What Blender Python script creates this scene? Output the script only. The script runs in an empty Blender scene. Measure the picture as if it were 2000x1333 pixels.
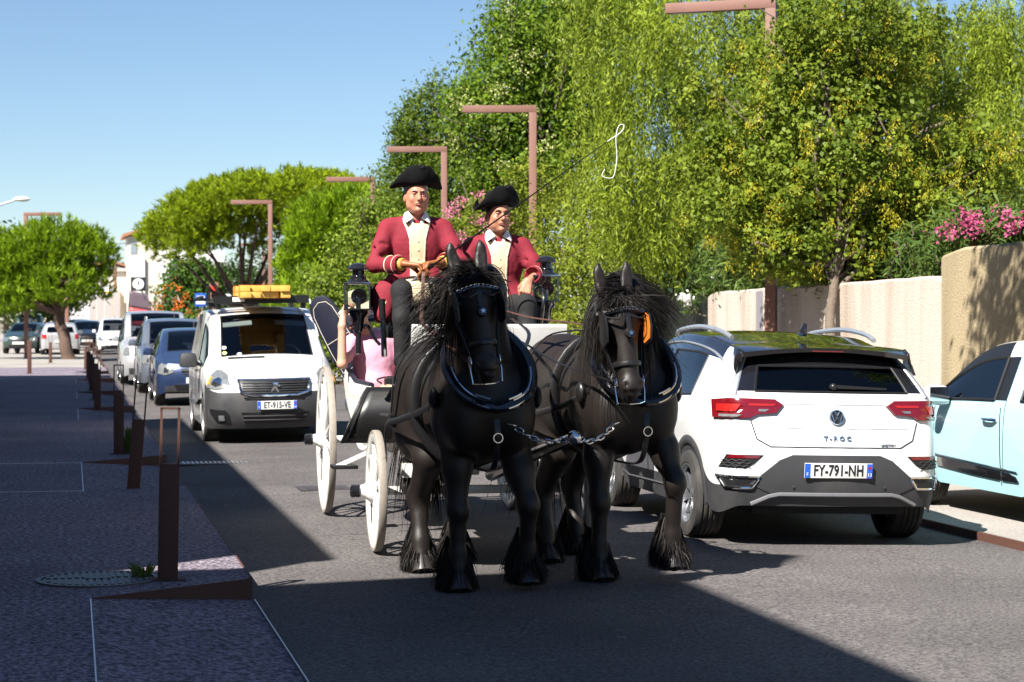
import bpy, bmesh, math, random
import numpy as np
from mathutils import Vector, Matrix, Quaternion
from mathutils.bvhtree import BVHTree

SC = bpy.context.scene
COL = SC.collection
R = math.radians
PI = math.pi

# ---------------------------------------------------------------- camera, sky, sun, exposure
cam_d = bpy.data.cameras.new('camera'); cam = bpy.data.objects.new('camera', cam_d); COL.objects.link(cam)
cam_d.sensor_width = 36; cam_d.lens = 70; cam_d.clip_end = 3000; cam_d.clip_start = 0.1
cam.location = (0, 0, 1.7)
cam.rotation_euler = (R(90 - 0.641), 0, R(-12.47))
cam_d.dof.use_dof = True; cam_d.dof.focus_distance = 13.6; cam_d.dof.aperture_fstop = 5.0
SC.camera = cam
SUN_DIR = Vector((0.72, 0.60, -1.0)).normalized()          # the way the light travels
SUN_EL = math.asin(-SUN_DIR.z)
W = bpy.data.worlds.new('World'); SC.world = W; W.use_nodes = True
wn = W.node_tree
for n in list(wn.nodes): wn.nodes.remove(n)
wo = wn.nodes.new('ShaderNodeOutputWorld'); wb = wn.nodes.new('ShaderNodeBackground'); ws = wn.nodes.new('ShaderNodeTexSky')
ws.sky_type = 'NISHITA'; ws.sun_disc = False; ws.sun_elevation = SUN_EL
ws.sun_rotation = math.atan2(-SUN_DIR.x, -SUN_DIR.y)
ws.air_density = 0.9; ws.dust_density = 0.0; ws.ozone_density = 4.5
wb.inputs['Strength'].default_value = 0.048
wn.links.new(ws.outputs[0], wb.inputs[0]); wn.links.new(wb.outputs[0], wo.inputs[0])
sun_d = bpy.data.lights.new('sun', 'SUN'); sun = bpy.data.objects.new('sun', sun_d); COL.objects.link(sun)
sun_d.energy = 5.0; sun_d.angle = R(0.53); sun_d.color = (1.0, 0.955, 0.88)
sun.rotation_euler = SUN_DIR.to_track_quat('-Z', 'Y').to_euler(); sun.location = (-20, -15, 40)
vs = SC.view_settings
vs.view_transform = 'Standard'; vs.look = 'None'; vs.gamma = 1.0; vs.exposure = 1.42; vs.use_curve_mapping = False
cy = SC.cycles
cy.use_denoising = True
cy.max_bounces = 7; cy.diffuse_bounces = 3; cy.glossy_bounces = 3; cy.transmission_bounces = 4; cy.transparent_max_bounces = 12
cy.caustics_reflective = False; cy.caustics_refractive = False
cy.sample_clamp_indirect = 4

# ---------------------------------------------------------------- materials
MATS = {}
def nodes_of(m):
    m.use_nodes = True
    nt = m.node_tree
    return nt, nt.nodes['Principled BSDF'], nt.nodes['Material Output']
def mat(name, col, rough=0.5, metal=0.0, var=0.12, scale=12.0, bump=0.0, bscale=60.0, coat=0.0, spec=0.5, emit=None, estr=0, sheen=0.0, dirt=None, alpha=1.0):
    if name in MATS: return MATS[name]
    m = bpy.data.materials.new(name); MATS[name] = m
    nt, b, o = nodes_of(m); N = nt.nodes; L = nt.links
    tc = N.new('ShaderNodeTexCoord')
    nz = N.new('ShaderNodeTexNoise'); nz.inputs['Scale'].default_value = scale; nz.inputs['Detail'].default_value = 5; nz.inputs['Roughness'].default_value = 0.65
    L.new(tc.outputs['Object'], nz.inputs['Vector'])
    mx = N.new('ShaderNodeMix'); mx.data_type = 'RGBA'
    c = Vector(col[:3])
    mx.inputs[6].default_value = (*[max(0, x*(1-var)) for x in c], 1); mx.inputs[7].default_value = (*[min(1, x*(1+var)) for x in c], 1)
    L.new(nz.outputs['Fac'], mx.inputs[0])
    out = mx.outputs[2]
    if dirt:
        n2 = N.new('ShaderNodeTexNoise'); n2.inputs['Scale'].default_value = dirt[1]; n2.inputs['Detail'].default_value = 8; L.new(tc.outputs['Object'], n2.inputs['Vector'])
        rp = N.new('ShaderNodeMapRange'); rp.inputs[1].default_value = 0.48; rp.inputs[2].default_value = 0.72; rp.inputs[4].default_value = dirt[2]; L.new(n2.outputs['Fac'], rp.inputs[0])
        m2 = N.new('ShaderNodeMix'); m2.data_type = 'RGBA'; L.new(rp.outputs[0], m2.inputs[0]); L.new(out, m2.inputs[6]); m2.inputs[7].default_value = (*dirt[0], 1); out = m2.outputs[2]
    L.new(out, b.inputs['Base Color'])
    rr = N.new('ShaderNodeMapRange'); rr.inputs[3].default_value = max(0.02, rough*0.85); rr.inputs[4].default_value = min(1, rough*1.15); L.new(nz.outputs['Fac'], rr.inputs[0]); L.new(rr.outputs[0], b.inputs['Roughness'])
    b.inputs['Metallic'].default_value = metal; b.inputs['Specular IOR Level'].default_value = spec
    b.inputs['Coat Weight'].default_value = coat; b.inputs['Coat Roughness'].default_value = 0.04
    if sheen: b.inputs['Sheen Weight'].default_value = sheen; b.inputs['Sheen Roughness'].default_value = 0.4
    if emit: b.inputs['Emission Color'].default_value = (*emit, 1); b.inputs['Emission Strength'].default_value = estr
    if bump:
        n3 = N.new('ShaderNodeTexNoise'); n3.inputs['Scale'].default_value = bscale; n3.inputs['Detail'].default_value = 4; L.new(tc.outputs['Object'], n3.inputs['Vector'])
        bp = N.new('ShaderNodeBump'); bp.inputs['Strength'].default_value = bump; bp.inputs['Distance'].default_value = 0.02; L.new(n3.outputs['Fac'], bp.inputs['Height']); L.new(bp.outputs[0], b.inputs['Normal'])
    return m
def glass(name, tint=(0.25, 0.3, 0.33), rough=0.0, refl=1.0):
    if name in MATS: return MATS[name]
    m = bpy.data.materials.new(name); MATS[name] = m
    nt, b, o = nodes_of(m); N = nt.nodes; L = nt.links
    N.remove(b)
    tr = N.new('ShaderNodeBsdfTransparent'); tr.inputs[0].default_value = (*tint, 1)
    gl = N.new('ShaderNodeBsdfGlossy'); gl.inputs['Roughness'].default_value = rough; gl.inputs[0].default_value = (refl, refl, refl, 1)
    fr = N.new('ShaderNodeFresnel'); fr.inputs[0].default_value = 1.55
    mx = N.new('ShaderNodeMixShader'); L.new(fr.outputs[0], mx.inputs[0]); L.new(tr.outputs[0], mx.inputs[1]); L.new(gl.outputs[0], mx.inputs[2]); L.new(mx.outputs[0], o.inputs[0])
    return m
def leafmat(name, c1, c2, c3=None, trans=0.4, rough=0.5):
    if name in MATS: return MATS[name]
    m = bpy.data.materials.new(name); MATS[name] = m
    nt, b, o = nodes_of(m); N = nt.nodes; L = nt.links
    at = N.new('ShaderNodeAttribute'); at.attribute_name = 'tone'
    rp = N.new('ShaderNodeValToRGB'); e = rp.color_ramp.elements
    e[0].color = (*c1, 1); e[1].color = (*c2, 1)
    if c3: e[1].position = 0.88; k = e.new(0.95); k.color = (*c3, 1); k2 = e.new(1.0); k2.color = (*c3, 1)
    L.new(at.outputs['Fac'], rp.inputs[0]); L.new(rp.outputs[0], b.inputs['Base Color'])
    b.inputs['Roughness'].default_value = rough; b.inputs['Specular IOR Level'].default_value = 0.18
    tl = N.new('ShaderNodeBsdfTranslucent'); L.new(rp.outputs[0], tl.inputs[0])
    mx = N.new('ShaderNodeMixShader'); mx.inputs[0].default_value = trans
    L.new(b.outputs[0], mx.inputs[1]); L.new(tl.outputs[0], mx.inputs[2]); L.new(mx.outputs[0], o.inputs[0])
    return m

# ---------------------------------------------------------------- mesh building
def link(name, me, parent=None):
    o = bpy.data.objects.new(name, me); COL.objects.link(o)
    if parent is not None: o.parent = parent
    return o
def tag(o, label, cat, group=None):
    o['label'] = label; o['category'] = cat
    if group: o['group'] = group
    return o
def struct(o, kind='structure'):
    o['kind'] = kind; return o
def thing(name, label, cat, loc=(0, 0, 0), rz=0, group=None, rx=0, ry=0):
    o = bpy.data.objects.new(name, None); COL.objects.link(o); o.empty_display_size = 0.2
    o.location = loc; o.rotation_euler = (rx, ry, rz)
    return tag(o, label, cat, group)
def copy_tree(o, parent=None):
    c = o.copy(); COL.objects.link(c); c.parent = parent
    for ch in list(o.children): copy_tree(ch, c)
    return c
def finish(me, mats, smooth=35):
    for m in (mats if isinstance(mats, (list, tuple)) else [mats]): me.materials.append(m)
    if smooth:
        me.polygons.foreach_set('use_smooth', [True]*len(me.polygons))
        if smooth < 180: me.set_sharp_from_angle(angle=R(smooth))
    me.update()
class MB:
    def __init__(s): s.v = []; s.f = []
    def add(s, vs, fs):
        k = len(s.v); s.v += [tuple(p) for p in vs]; s.f += [tuple(i+k for i in f) for f in fs]; return s
    def box(s, c, d, rot=None, taper=1.0):
        x, y, z = d[0]/2, d[1]/2, d[2]/2
        P = [(-x,-y,-z),(x,-y,-z),(x,y,-z),(-x,y,-z),(-x*taper,-y*taper,z),(x*taper,-y*taper,z),(x*taper,y*taper,z),(-x*taper,y*taper,z)]
        M = rot.to_matrix() if hasattr(rot, 'to_matrix') else rot
        P = [Vector(p) if M is None else M @ Vector(p) for p in P]
        return s.add([Vector(c)+p for p in P], [(0,3,2,1),(4,5,6,7),(0,1,5,4),(1,2,6,5),(2,3,7,6),(3,0,4,7)])
    def bar(s, a, b, w, h, up=(0,0,1), w2=None, h2=None):
        a = Vector(a); b = Vector(b); t = (b-a).normalized(); u = Vector(up)
        if abs(t.dot(u)) > 0.98: u = Vector((0,1,0))
        sx = t.cross(u).normalized(); sz = sx.cross(t).normalized(); w2 = w if w2 is None else w2; h2 = h if h2 is None else h2
        P = [a-sx*w/2-sz*h/2, a+sx*w/2-sz*h/2, a+sx*w/2+sz*h/2, a-sx*w/2+sz*h/2, b-sx*w2/2-sz*h2/2, b+sx*w2/2-sz*h2/2, b+sx*w2/2+sz*h2/2, b-sx*w2/2+sz*h2/2]
        return s.add(P, [(0,1,2,3),(7,6,5,4),(0,4,5,1),(1,5,6,2),(2,6,7,3),(3,7,4,0)])
    def tube(s, path, r, n=8, closed=False, caps=True, flat=1.0, up=(0,0,1)):
        P = [Vector(p) for p in path]; m = len(P); rr = r if isinstance(r, (list, tuple)) else [r]*m
        V = []; u = None
        for i in range(m):
            t = (P[(i+1) % m]-P[i-1]) if closed else (P[min(i+1, m-1)]-P[max(i-1, 0)])
            t = t.normalized() if t.length > 1e-9 else Vector((0,0,1))
            if u is None:
                u = Vector(up); 
                if abs(u.dot(t)) > 0.95: u = Vector((1,0,0)) if abs(t.x) < 0.9 else Vector((0,1,0))
            u = (u - t*u.dot(t))
            u = u.normalized() if u.length > 1e-6 else t.orthogonal().normalized()
            w = t.cross(u)
            for k in range(n):
                a = 2*PI*k/n; V.append(P[i] + u*(math.cos(a)*rr[i]*flat) + w*(math.sin(a)*rr[i]))
        F = []
        for i in range(m if closed else m-1):
            j = (i+1) % m
            for k in range(n): F.append((i*n+k, i*n+(k+1) % n, j*n+(k+1) % n, j*n+k))
        if caps and not closed: F.append(tuple(range(n))[::-1]); F.append(tuple((m-1)*n+k for k in range(n)))
        return s.add(V, F)
    def cyl(s, a, b, r, r2=None, n=16): return s.tube([a, b], [r, r if r2 is None else r2], n)
    def lathe(s, prof, c=(0,0,0), axis=(0,0,1), n=24, closed=False):
        ax = Vector(axis).normalized(); u = ax.orthogonal().normalized(); w = ax.cross(u); c = Vector(c); m = len(prof)
        V = [c + ax*h + (u*math.cos(2*PI*k/n) + w*math.sin(2*PI*k/n))*r for r, h in prof for k in range(n)]
        F = [(i*n+k, i*n+(k+1) % n, ((i+1) % m)*n+(k+1) % n, ((i+1) % m)*n+k) for i in range(m if closed else m-1) for k in range(n)]
        return s.add(V, F)
    def ball(s, c, r, n=12, m=8, M=None):
        r = r if isinstance(r, (list, tuple)) else (r, r, r); V = []
        for i in range(m+1):
            th = PI*i/m
            for k in range(n):
                p = Vector((r[0]*math.sin(th)*math.cos(2*PI*k/n), r[1]*math.sin(th)*math.sin(2*PI*k/n), r[2]*math.cos(th)))
                if M is not None: p = M @ p
                V.append(Vector(c)+p)
        return s.add(V, [(i*n+k, (i+1)*n+k, (i+1)*n+(k+1) % n, i*n+(k+1) % n) for i in range(m) for k in range(n)])
    def prism(s, poly, a, b):
        """poly: list of 3D points (planar); extruded from +a to +b (vectors)"""
        a = Vector(a); b = Vector(b); n = len(poly)
        V = [Vector(p)+a for p in poly]+[Vector(p)+b for p in poly]
        return s.add(V, [tuple(range(n))[::-1], tuple(range(n, 2*n))]+[(i, (i+1) % n, n+(i+1) % n, n+i) for i in range(n)])
    def grid(s, pts):
        """pts[i][j] -> quad sheet"""
        m = len(pts); n = len(pts[0])
        return s.add([p for r_ in pts for p in r_], [(i*n+j, i*n+j+1, (i+1)*n+j+1, (i+1)*n+j) for i in range(m-1) for j in range(n-1)])
    def build(s, name, m, parent=None, smooth=35, bevel=0, bseg=2, fix=True, solid=0, sub=0):
        me = bpy.data.meshes.new(name); me.from_pydata(s.v, [], s.f)
        if fix:
            bm = bmesh.new(); bm.from_mesh(me); bmesh.ops.remove_doubles(bm, verts=bm.verts, dist=1e-5); bmesh.ops.recalc_face_normals(bm, faces=bm.faces)
            if bevel: bmesh.ops.bevel(bm, geom=[e for e in bm.edges if len(e.link_faces) == 2 and e.calc_face_angle(0) > R(38)], offset=bevel, segments=bseg, affect='EDGES', profile=0.6)
            bm.to_mesh(me); bm.free()
        finish(me, m, smooth)
        o = link(name, me, parent)
        if solid: md = o.modifiers.new('solid', 'SOLIDIFY'); md.thickness = solid; md.offset = 0
        if sub: md = o.modifiers.new('sub', 'SUBSURF'); md.levels = md.render_levels = sub
        return o
def arr_mesh(name, V, F, m, parent=None, smooth=180, tone=None):
    """fast mesh from numpy arrays; F is (n,3) or (n,4)"""
    me = bpy.data.meshes.new(name); n, k = F.shape
    me.vertices.add(len(V)); me.vertices.foreach_set('co', np.ascontiguousarray(V, dtype=np.float32).ravel())
    me.loops.add(n*k); me.loops.foreach_set('vertex_index', np.ascontiguousarray(F, dtype=np.int32).ravel())
    me.polygons.add(n); me.polygons.foreach_set('loop_start', np.arange(0, n*k, k, dtype=np.int32))
    if tone is not None:
        a = me.attributes.new('tone', 'FLOAT', 'POINT'); a.data.foreach_set('value', np.ascontiguousarray(tone, dtype=np.float32))
    me.update(calc_edges=True); me.validate()
    finish(me, m, smooth)
    return link(name, me, parent)
def baked(o):
    """apply modifiers"""
    dg = bpy.context.evaluated_depsgraph_get()
    me = bpy.data.meshes.new_from_object(o.evaluated_get(dg)); o.modifiers.clear(); old = o.data; o.data = me
    bpy.data.meshes.remove(old); return o
def text_obj(name, s, size, m, parent, loc, rot=(PI/2, 0, 0), depth=0.002, align='CENTER', sx=1.0, bold=0.0, space=1.0):
    cu = bpy.data.curves.new(name, 'FONT'); cu.body = s; cu.size = size; cu.extrude = depth; cu.align_x = align; cu.align_y = 'CENTER'; cu.offset = bold; cu.space_character = space; cu.resolution_u = 3
    t = bpy.data.objects.new(name, cu); COL.objects.link(t)
    dg = bpy.context.evaluated_depsgraph_get(); dg.update()
    me = bpy.data.meshes.new_from_object(t.evaluated_get(dg)); bpy.data.objects.remove(t); bpy.data.curves.remove(cu)
    me.materials.clear(); me.materials.append(m)
    o = link(name, me, parent); o.location = loc; o.rotation_euler = rot; o.scale = (sx, 1, 1); return o
def bez(p0, p1, p2, p3, n=12):
    p0, p1, p2, p3 = map(Vector, (p0, p1, p2, p3))
    return [p0*(1-t)**3 + p1*3*t*(1-t)**2 + p2*3*t*t*(1-t) + p3*t**3 for t in [i/n for i in range(n+1)]]
def smoothpath(P, n=6):
    P = [Vector(p) for p in P]; out = []
    for i in range(len(P)-1):
        a = P[max(i-1, 0)]; b = P[i]; c = P[i+1]; d = P[min(i+2, len(P)-1)]
        for k in range(n):
            t = k/n; out.append(0.5*((2*b)+(c-a)*t+(2*a-5*b+4*c-d)*t*t+(3*b-a-3*c+d)*t**3))
    out.append(P[-1]); return out
def unit(a): return a/np.maximum(np.linalg.norm(a, axis=-1, keepdims=True), 1e-9)
def lerp(a, b, t): return a+(b-a)*t
def interp(x, xs, ys): return float(np.interp(x, xs, ys))
# ================================================================ the setting
def speckle(name, c_lo, c_hi, scale, rough=0.85, big=(0.18, 1.2), bump=0.35, cracks=False, spots=None, lim=(0.35, 0.68)):
    m = bpy.data.materials.new(name); nt, b, o = nodes_of(m); N = nt.nodes; L = nt.links
    tc = N.new('ShaderNodeTexCoord')
    n1 = N.new('ShaderNodeTexNoise'); n1.inputs['Scale'].default_value = scale; n1.inputs['Detail'].default_value = 3; n1.inputs['Roughness'].default_value = 0.8
    n2 = N.new('ShaderNodeTexNoise'); n2.inputs['Scale'].default_value = big[1]; n2.inputs['Detail'].default_value = 6
    L.new(tc.outputs['Object'], n1.inputs['Vector']); L.new(tc.outputs['Object'], n2.inputs['Vector'])
    mr = N.new('ShaderNodeMapRange'); mr.inputs[1].default_value = lim[0]; mr.inputs[2].default_value = lim[1]; L.new(n1.outputs['Fac'], mr.inputs[0])
    mx = N.new('ShaderNodeMix'); mx.data_type = 'RGBA'; mx.inputs[6].default_value = (*c_lo, 1); mx.inputs[7].default_value = (*c_hi, 1); L.new(mr.outputs[0], mx.inputs[0])
    m2 = N.new('ShaderNodeMix'); m2.data_type = 'RGBA'; m2.blend_type = 'MULTIPLY'; m2.inputs[0].default_value = 1
    r2 = N.new('ShaderNodeMapRange'); r2.inputs[1].default_value = 0.3; r2.inputs[2].default_value = 0.7; r2.inputs[3].default_value = 1-big[0]; r2.inputs[4].default_value = 1+big[0]; L.new(n2.outputs['Fac'], r2.inputs[0])
    L.new(mx.outputs[2], m2.inputs[6]); L.new(r2.outputs[0], m2.inputs[7])
    out = m2.outputs[2]
    if cracks:
        vo = N.new('ShaderNodeTexVoronoi'); vo.feature = 'DISTANCE_TO_EDGE'; vo.inputs['Scale'].default_value = 0.33
        nw = N.new('ShaderNodeTexNoise'); nw.inputs['Scale'].default_value = 2.5; nw.inputs['Detail'].default_value = 6; L.new(tc.outputs['Object'], nw.inputs['Vector'])
        va = N.new('ShaderNodeMixRGB'); va.blend_type = 'ADD'; va.inputs[0].default_value = 0.6; L.new(tc.outputs['Object'], va.inputs[1]); L.new(nw.outputs['Color'], va.inputs[2]); L.new(va.outputs[0], vo.inputs['Vector'])
        cr = N.new('ShaderNodeMapRange'); cr.inputs[1].default_value = 0.001; cr.inputs[2].default_value = 0.0025; cr.inputs[3].default_value = 0.78; cr.inputs[4].default_value = 1.0; L.new(vo.outputs['Distance'], cr.inputs[0])
        m3 = N.new('ShaderNodeMix'); m3.data_type = 'RGBA'; m3.blend_type = 'MULTIPLY'; m3.inputs[0].default_value = 1; L.new(out, m3.inputs[6]); L.new(cr.outputs[0], m3.inputs[7]); out = m3.outputs[2]
    if spots:
        n5 = N.new('ShaderNodeTexNoise'); n5.inputs['Scale'].default_value = spots[1]; n5.inputs['Detail'].default_value = 2; L.new(tc.outputs['Object'], n5.inputs['Vector'])
        r5 = N.new('ShaderNodeMapRange'); r5.inputs[1].default_value = spots[2]; r5.inputs[2].default_value = spots[2]+0.02; r5.inputs[4].default_value = 0.55; L.new(n5.outputs['Fac'], r5.inputs[0])
        m5 = N.new('ShaderNodeMix'); m5.data_type = 'RGBA'; L.new(r5.outputs[0], m5.inputs[0]); L.new(out, m5.inputs[6]); m5.inputs[7].default_value = (*spots[0], 1); out = m5.outputs[2]
    L.new(out, b.inputs['Base Color']); b.inputs['Roughness'].default_value = rough; b.inputs['Specular IOR Level'].default_value = 0.25
    bp = N.new('ShaderNodeBump'); bp.inputs['Strength'].default_value = bump; bp.inputs['Distance'].default_value = 0.006; L.new(n1.outputs['Fac'], bp.inputs['Height']); L.new(bp.outputs[0], b.inputs['Normal'])
    MATS[name] = m; return m
M_asphalt = speckle('asphalt', (0.042, 0.037, 0.038), (0.150, 0.138, 0.134), 44, big=(0.24, 0.6), lim=(0.38, 0.64), cracks=True, spots=((0.22, 0.21, 0.20), 9.0, 0.735))
M_pave = speckle('exposed_aggregate', (0.030, 0.025, 0.032), (0.33, 0.28, 0.335), 30, big=(0.18, 0.7), bump=0.9, lim=(0.40, 0.62))
M_pave2 = speckle('pale_paving', (0.20, 0.185, 0.17), (0.36, 0.33, 0.30), 40, big=(0.2, 0.5))
M_soil = speckle('dry_ground', (0.14, 0.12, 0.09), (0.24, 0.21, 0.16), 20, big=(0.3, 0.15))
M_corten = mat('corten_steel', (0.085, 0.036, 0.024), rough=0.75, var=0.35, scale=30, bump=0.15, bscale=150)
M_corten_l = mat('rust_brown_paint', (0.20, 0.095, 0.070), rough=0.6, var=0.10, scale=6, dirt=((0.15, 0.07, 0.05), 2.5, 0.5))
M_steel = mat('brushed_steel', (0.5, 0.5, 0.52), rough=0.35, metal=0.9)

def sheet(name, x0, x1, y0, y1, z, m, nx=2, ny=2, zf=None, parent=None):
    g = [[(lerp(x0, x1, j/(nx-1)), lerp(y0, y1, i/(ny-1)), (zf(lerp(x0, x1, j/(nx-1))) if zf else z)) for j in range(nx)] for i in range(ny)]
    return MB().grid(g).build(name, m, parent, smooth=180, fix=False)
def roadz(x): return 0.055*max(0, 1-((x-3.9)/2.85)**2)
struct(sheet('ground', -900, 900, -300, 2200, -0.06, M_soil))
struct(sheet('road', 1.0, 6.82, -30, 420, 0, M_asphalt, 13, 60, roadz))
# left pavement with ramps cut down to the road
PZ = 0.13
b = MB()
b.grid([[(-3.0, -20, PZ), (0.1, -20, PZ)], [(-3.0, 66, PZ), (0.1, 66, PZ)]])
ramps = [(5.2, 5.8, 11.4, 12.0), (18.5, 19.0, 22.2, 23.1), (31.5, 32.0, 35.6, 36.4), (40.0, 40.5, 43.6, 44.3), (49.5, 50, 52.6, 53.3), (57.2, 57.7, 60.3, 61)]
ys = [(-20, -20)]
for a0, a1, b0, b1 in ramps: ys += [(a0, a1), (b0, b1)]
ys.append((66, 66))
for k in range(0, len(ys), 2):
    (s0, k0), (s1, k1) = ys[k], ys[k+1]
    c = 0.10
    top = [(0.1, s0), (1.05-c, k0), (1.05, k0+c), (1.05, k1-c), (1.05-c, k1-0.02), (0.1, s1)]
    b.add([(x, y, PZ) for x, y in top]+[(x, y, -0.03) for x, y in top], [tuple(range(6))]+[(i, i+6, (i+1) % 6+6, (i+1) % 6) for i in range(6)])
for a0, a1, b0, b1 in ramps:
    b.grid([[(0.1, a0, PZ), (1.06, a1, 0.012)], [(0.1, b0, PZ), (1.06, b1, 0.012)]])
struct(b.build('pavement', M_pave, smooth=20))
edge = struct(MB().box((1.056, -18, 0.05), (0.012, 2, 0.16)).build('steel_edging', M_steel))
for k in range(0, len(ys), 2):
    (s0, k0), (s1, k1) = ys[k], ys[k+1]
    MB().box((1.056, (k0+k1)/2, 0.053), (0.012, k1-k0-0.2, 0.16)).build('edge_strip', M_corten, edge)
for a0, a1, b0, b1 in ramps:
    MB().bar((0.1, a0, PZ-0.01), (0.1, b0, PZ-0.01), 0.007, 0.03).build('edge_strip', M_steel, edge)
    MB().prism([(0.1, b0-0.008, PZ-0.002), (1.0, b1-0.03, 0.0), (1.06, b1+0.07, 0.0), (1.06, b1+0.07, PZ+0.012), (1.0, b1-0.03, PZ+0.010), (0.1, b0-0.008, PZ+0.006)], (0, -0.012, 0), (0, 0, 0)).build('wedge_plate', M_corten, edge)
MB().bar((1.062, 6, 0.018), (1.062, 11.9, 0.018), 0.006, 0.02).build('edge_strip', M_steel, edge)
MB().bar((-3, 18.55, PZ+0.001), (0.1, 18.55, PZ+0.001), 0.01, 0.006).build('edge_strip', M_steel, edge)
MB().bar((-3, 22.2, PZ+0.001), (0.1, 22.2, PZ+0.001), 0.01, 0.006).build('edge_strip', M_steel, edge)
# far pavement strip in the sun, tree bed
struct(sheet('pavement_far', -9, 1.05, 66, 230, 0.10, M_pave2, 2, 2))
MB().box((1.06, 148, 0.03), (0.1, 164, 0.14)).build('edge_strip', M_corten, edge)
struct(sheet('pavement_right', 6.82, 9.8, -20, 300, 0.055, M_pave2, 2, 2))
er = struct(MB().box((6.8, 4, 0.015), (0.03, 48, 0.10)).build('steel_edging_right', M_corten))
for y in np.arange(28.2, 120, 3.02): MB().box((6.8, y+1.5, 0.015), (0.03, 3.0, 0.10)).build('edge_strip', M_corten, er)
# manhole cover
mh = thing('manhole_cover', 'round cast iron manhole cover with ribs beside a steel bollard on the pavement', 'manhole', (0.15, 12.22, PZ))
M_iron = mat('cast_iron', (0.10, 0.085, 0.08), rough=0.5, metal=0.6, var=0.3)
MB().lathe([(0.0, 0.004), (0.325, 0.004), (0.325, -0.03)], n=40).build('disc', M_iron, mh)
MB().lathe([(0.335, -0.03), (0.335, 0.010), (0.365, 0.010), (0.365, -0.03)], n=40).build('frame', M_iron, mh)
for i in range(15):
    x = -0.29+i*0.0415; h = math.sqrt(0.318**2-x*x)
    for s_ in (-1, 1): MB().box((x, s_*(h/2+0.015), 0.007), (0.024, h-0.05, 0.010)).build('rib', M_iron, mh)
MB().box((0, 0, 0.008), (0.16, 0.05, 0.012)).build('handle_recess', M_iron, mh)
gr = thing('drain_grate', 'long slotted iron drain grate set in the road by the kerb', 'drain', (1.62, 23.3, roadz(1.6)+0.004))
MB().box((0, 0, 0), (0.82, 0.36, 0.01)).build('frame', M_iron, gr)
for i in range(15): MB().box((-0.36+i*0.0515, 0, 0.008), (0.026, 0.3, 0.012)).build('bar', M_steel, gr)
g2 = thing('drain_cover', 'small square iron cover in the road behind the carriage wheel', 'drain', (2.4, 19.4, roadz(2.4)+0.003))
MB().box((0, 0, 0), (0.5, 0.5, 0.008)).build('plate', M_iron, g2); MB().box((0, 0, 0.006), (0.36, 0.36, 0.008)).build('lid', M_iron, g2)

# ---- bollards: folded steel post carrying a thin bar loop
def bollard(x, y, z, label, lean=0, group='steel bollards along the kerb', tall=0.70, rz=0.0):
    t = thing('steel_bollard', label, 'bollard', (x, y, z), rz, group, ry=lean)
    MB().box((0, 0, tall/2), (0.118, 0.07, tall)).build('post', M_corten, t, bevel=0.006)
    f = MB()
    for s_ in (-1, 1): f.box((s_*0.052, 0.0, tall+0.165), (0.013, 0.05, 0.335))
    f.box((0, 0, tall+0.332), (0.117, 0.05, 0.013)); f.build('loop', M_corten, t)
    MB().box((0, 0, 0.006), (0.21, 0.13, 0.010)).build('base_plate', M_corten, t)
    return t
bl = ['rust brown steel bollard with open loop beside the ribbed manhole cover', 'rust brown steel bollard leaning over on the dropped pavement', 'rust brown steel bollard with weeds just behind the leaning bollard']
bollard(0.56, 12.12, PZ, bl[0], R(1.0)); bollard(0.55, 18.75, PZ-0.06, bl[1], R(4.5)); bollard(0.53, 23.5, PZ, bl[2])
far_b = ['rust brown steel bollard on the fourth stretch of kerb, at its ramp edge', 'rust brown steel bollard beside the blue car', 'rust brown steel bollard beside the grey estate car', 'rust brown steel bollard beside the silver van', 'rust brown steel bollard in sun just past the shaded pavement', 'rust brown steel bollard in sun before the pine tree bed', 'rust brown steel bollard closest to the leaning pine trunk']
for k, y in enumerate((34.9, 39.6, 44.4, 49.4, 53.6, 58.5, 63.0)): bollard(0.43+0.02*(k % 2), y, PZ, far_b[k])
bollard(-1.18, 58.5, PZ, 'taller rust brown steel post standing alone in the middle of the pavement', tall=0.95)
bollard(-0.75, 74, 0.1, 'short rust brown steel bollard in sun beside the silver hatchback', tall=0.75)
bollard(9.35, 22.6, 0.1, 'rust brown steel bollard between the pale blue car and the rough garden wall', rz=R(25), tall=0.85)
M_weed = leafmat('weed_leaf', (0.05, 0.10, 0.02), (0.14, 0.2, 0.04))
def weed(x, y, z, n, h, label, seed):
    rg = np.random.default_rng(seed); V = []; F = []; T = []
    for i in range(n):
        a = rg.uniform(0, 2*PI); r = rg.uniform(0.01, 0.08); hh = h*rg.uniform(0.4, 1); lx = rg.normal(0, 0.04); ly = rg.normal(0, 0.04); w = 0.012
        k = len(V); bx, by = r*math.cos(a), r*math.sin(a)
        V += [(bx-w, by, 0), (bx+w, by, 0), (bx+lx*0.5+w, by+ly*0.5, hh*0.6), (bx+lx*0.5-w, by+ly*0.5, hh*0.6), (bx+lx, by+ly, hh), (bx+lx+0.002, by+ly, hh)]
        F += [(k, k+1, k+2, k+3), (k+3, k+2, k+5, k+4)]; T += [rg.uniform()]*6
    o = arr_mesh('weed', np.array(V), np.array(F), M_weed, tone=np.array(T)); o.location = (x, y, z); tag(o, label, 'weed')
weed(0.66, 23.6, PZ, 90, 0.34, 'tuft of green weeds growing at the foot of a bollard by the kerb', 1)
weed(0.42, 12.3, PZ, 14, 0.10, 'tiny green weed sprouting between bollard and manhole cover', 2)

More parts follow.
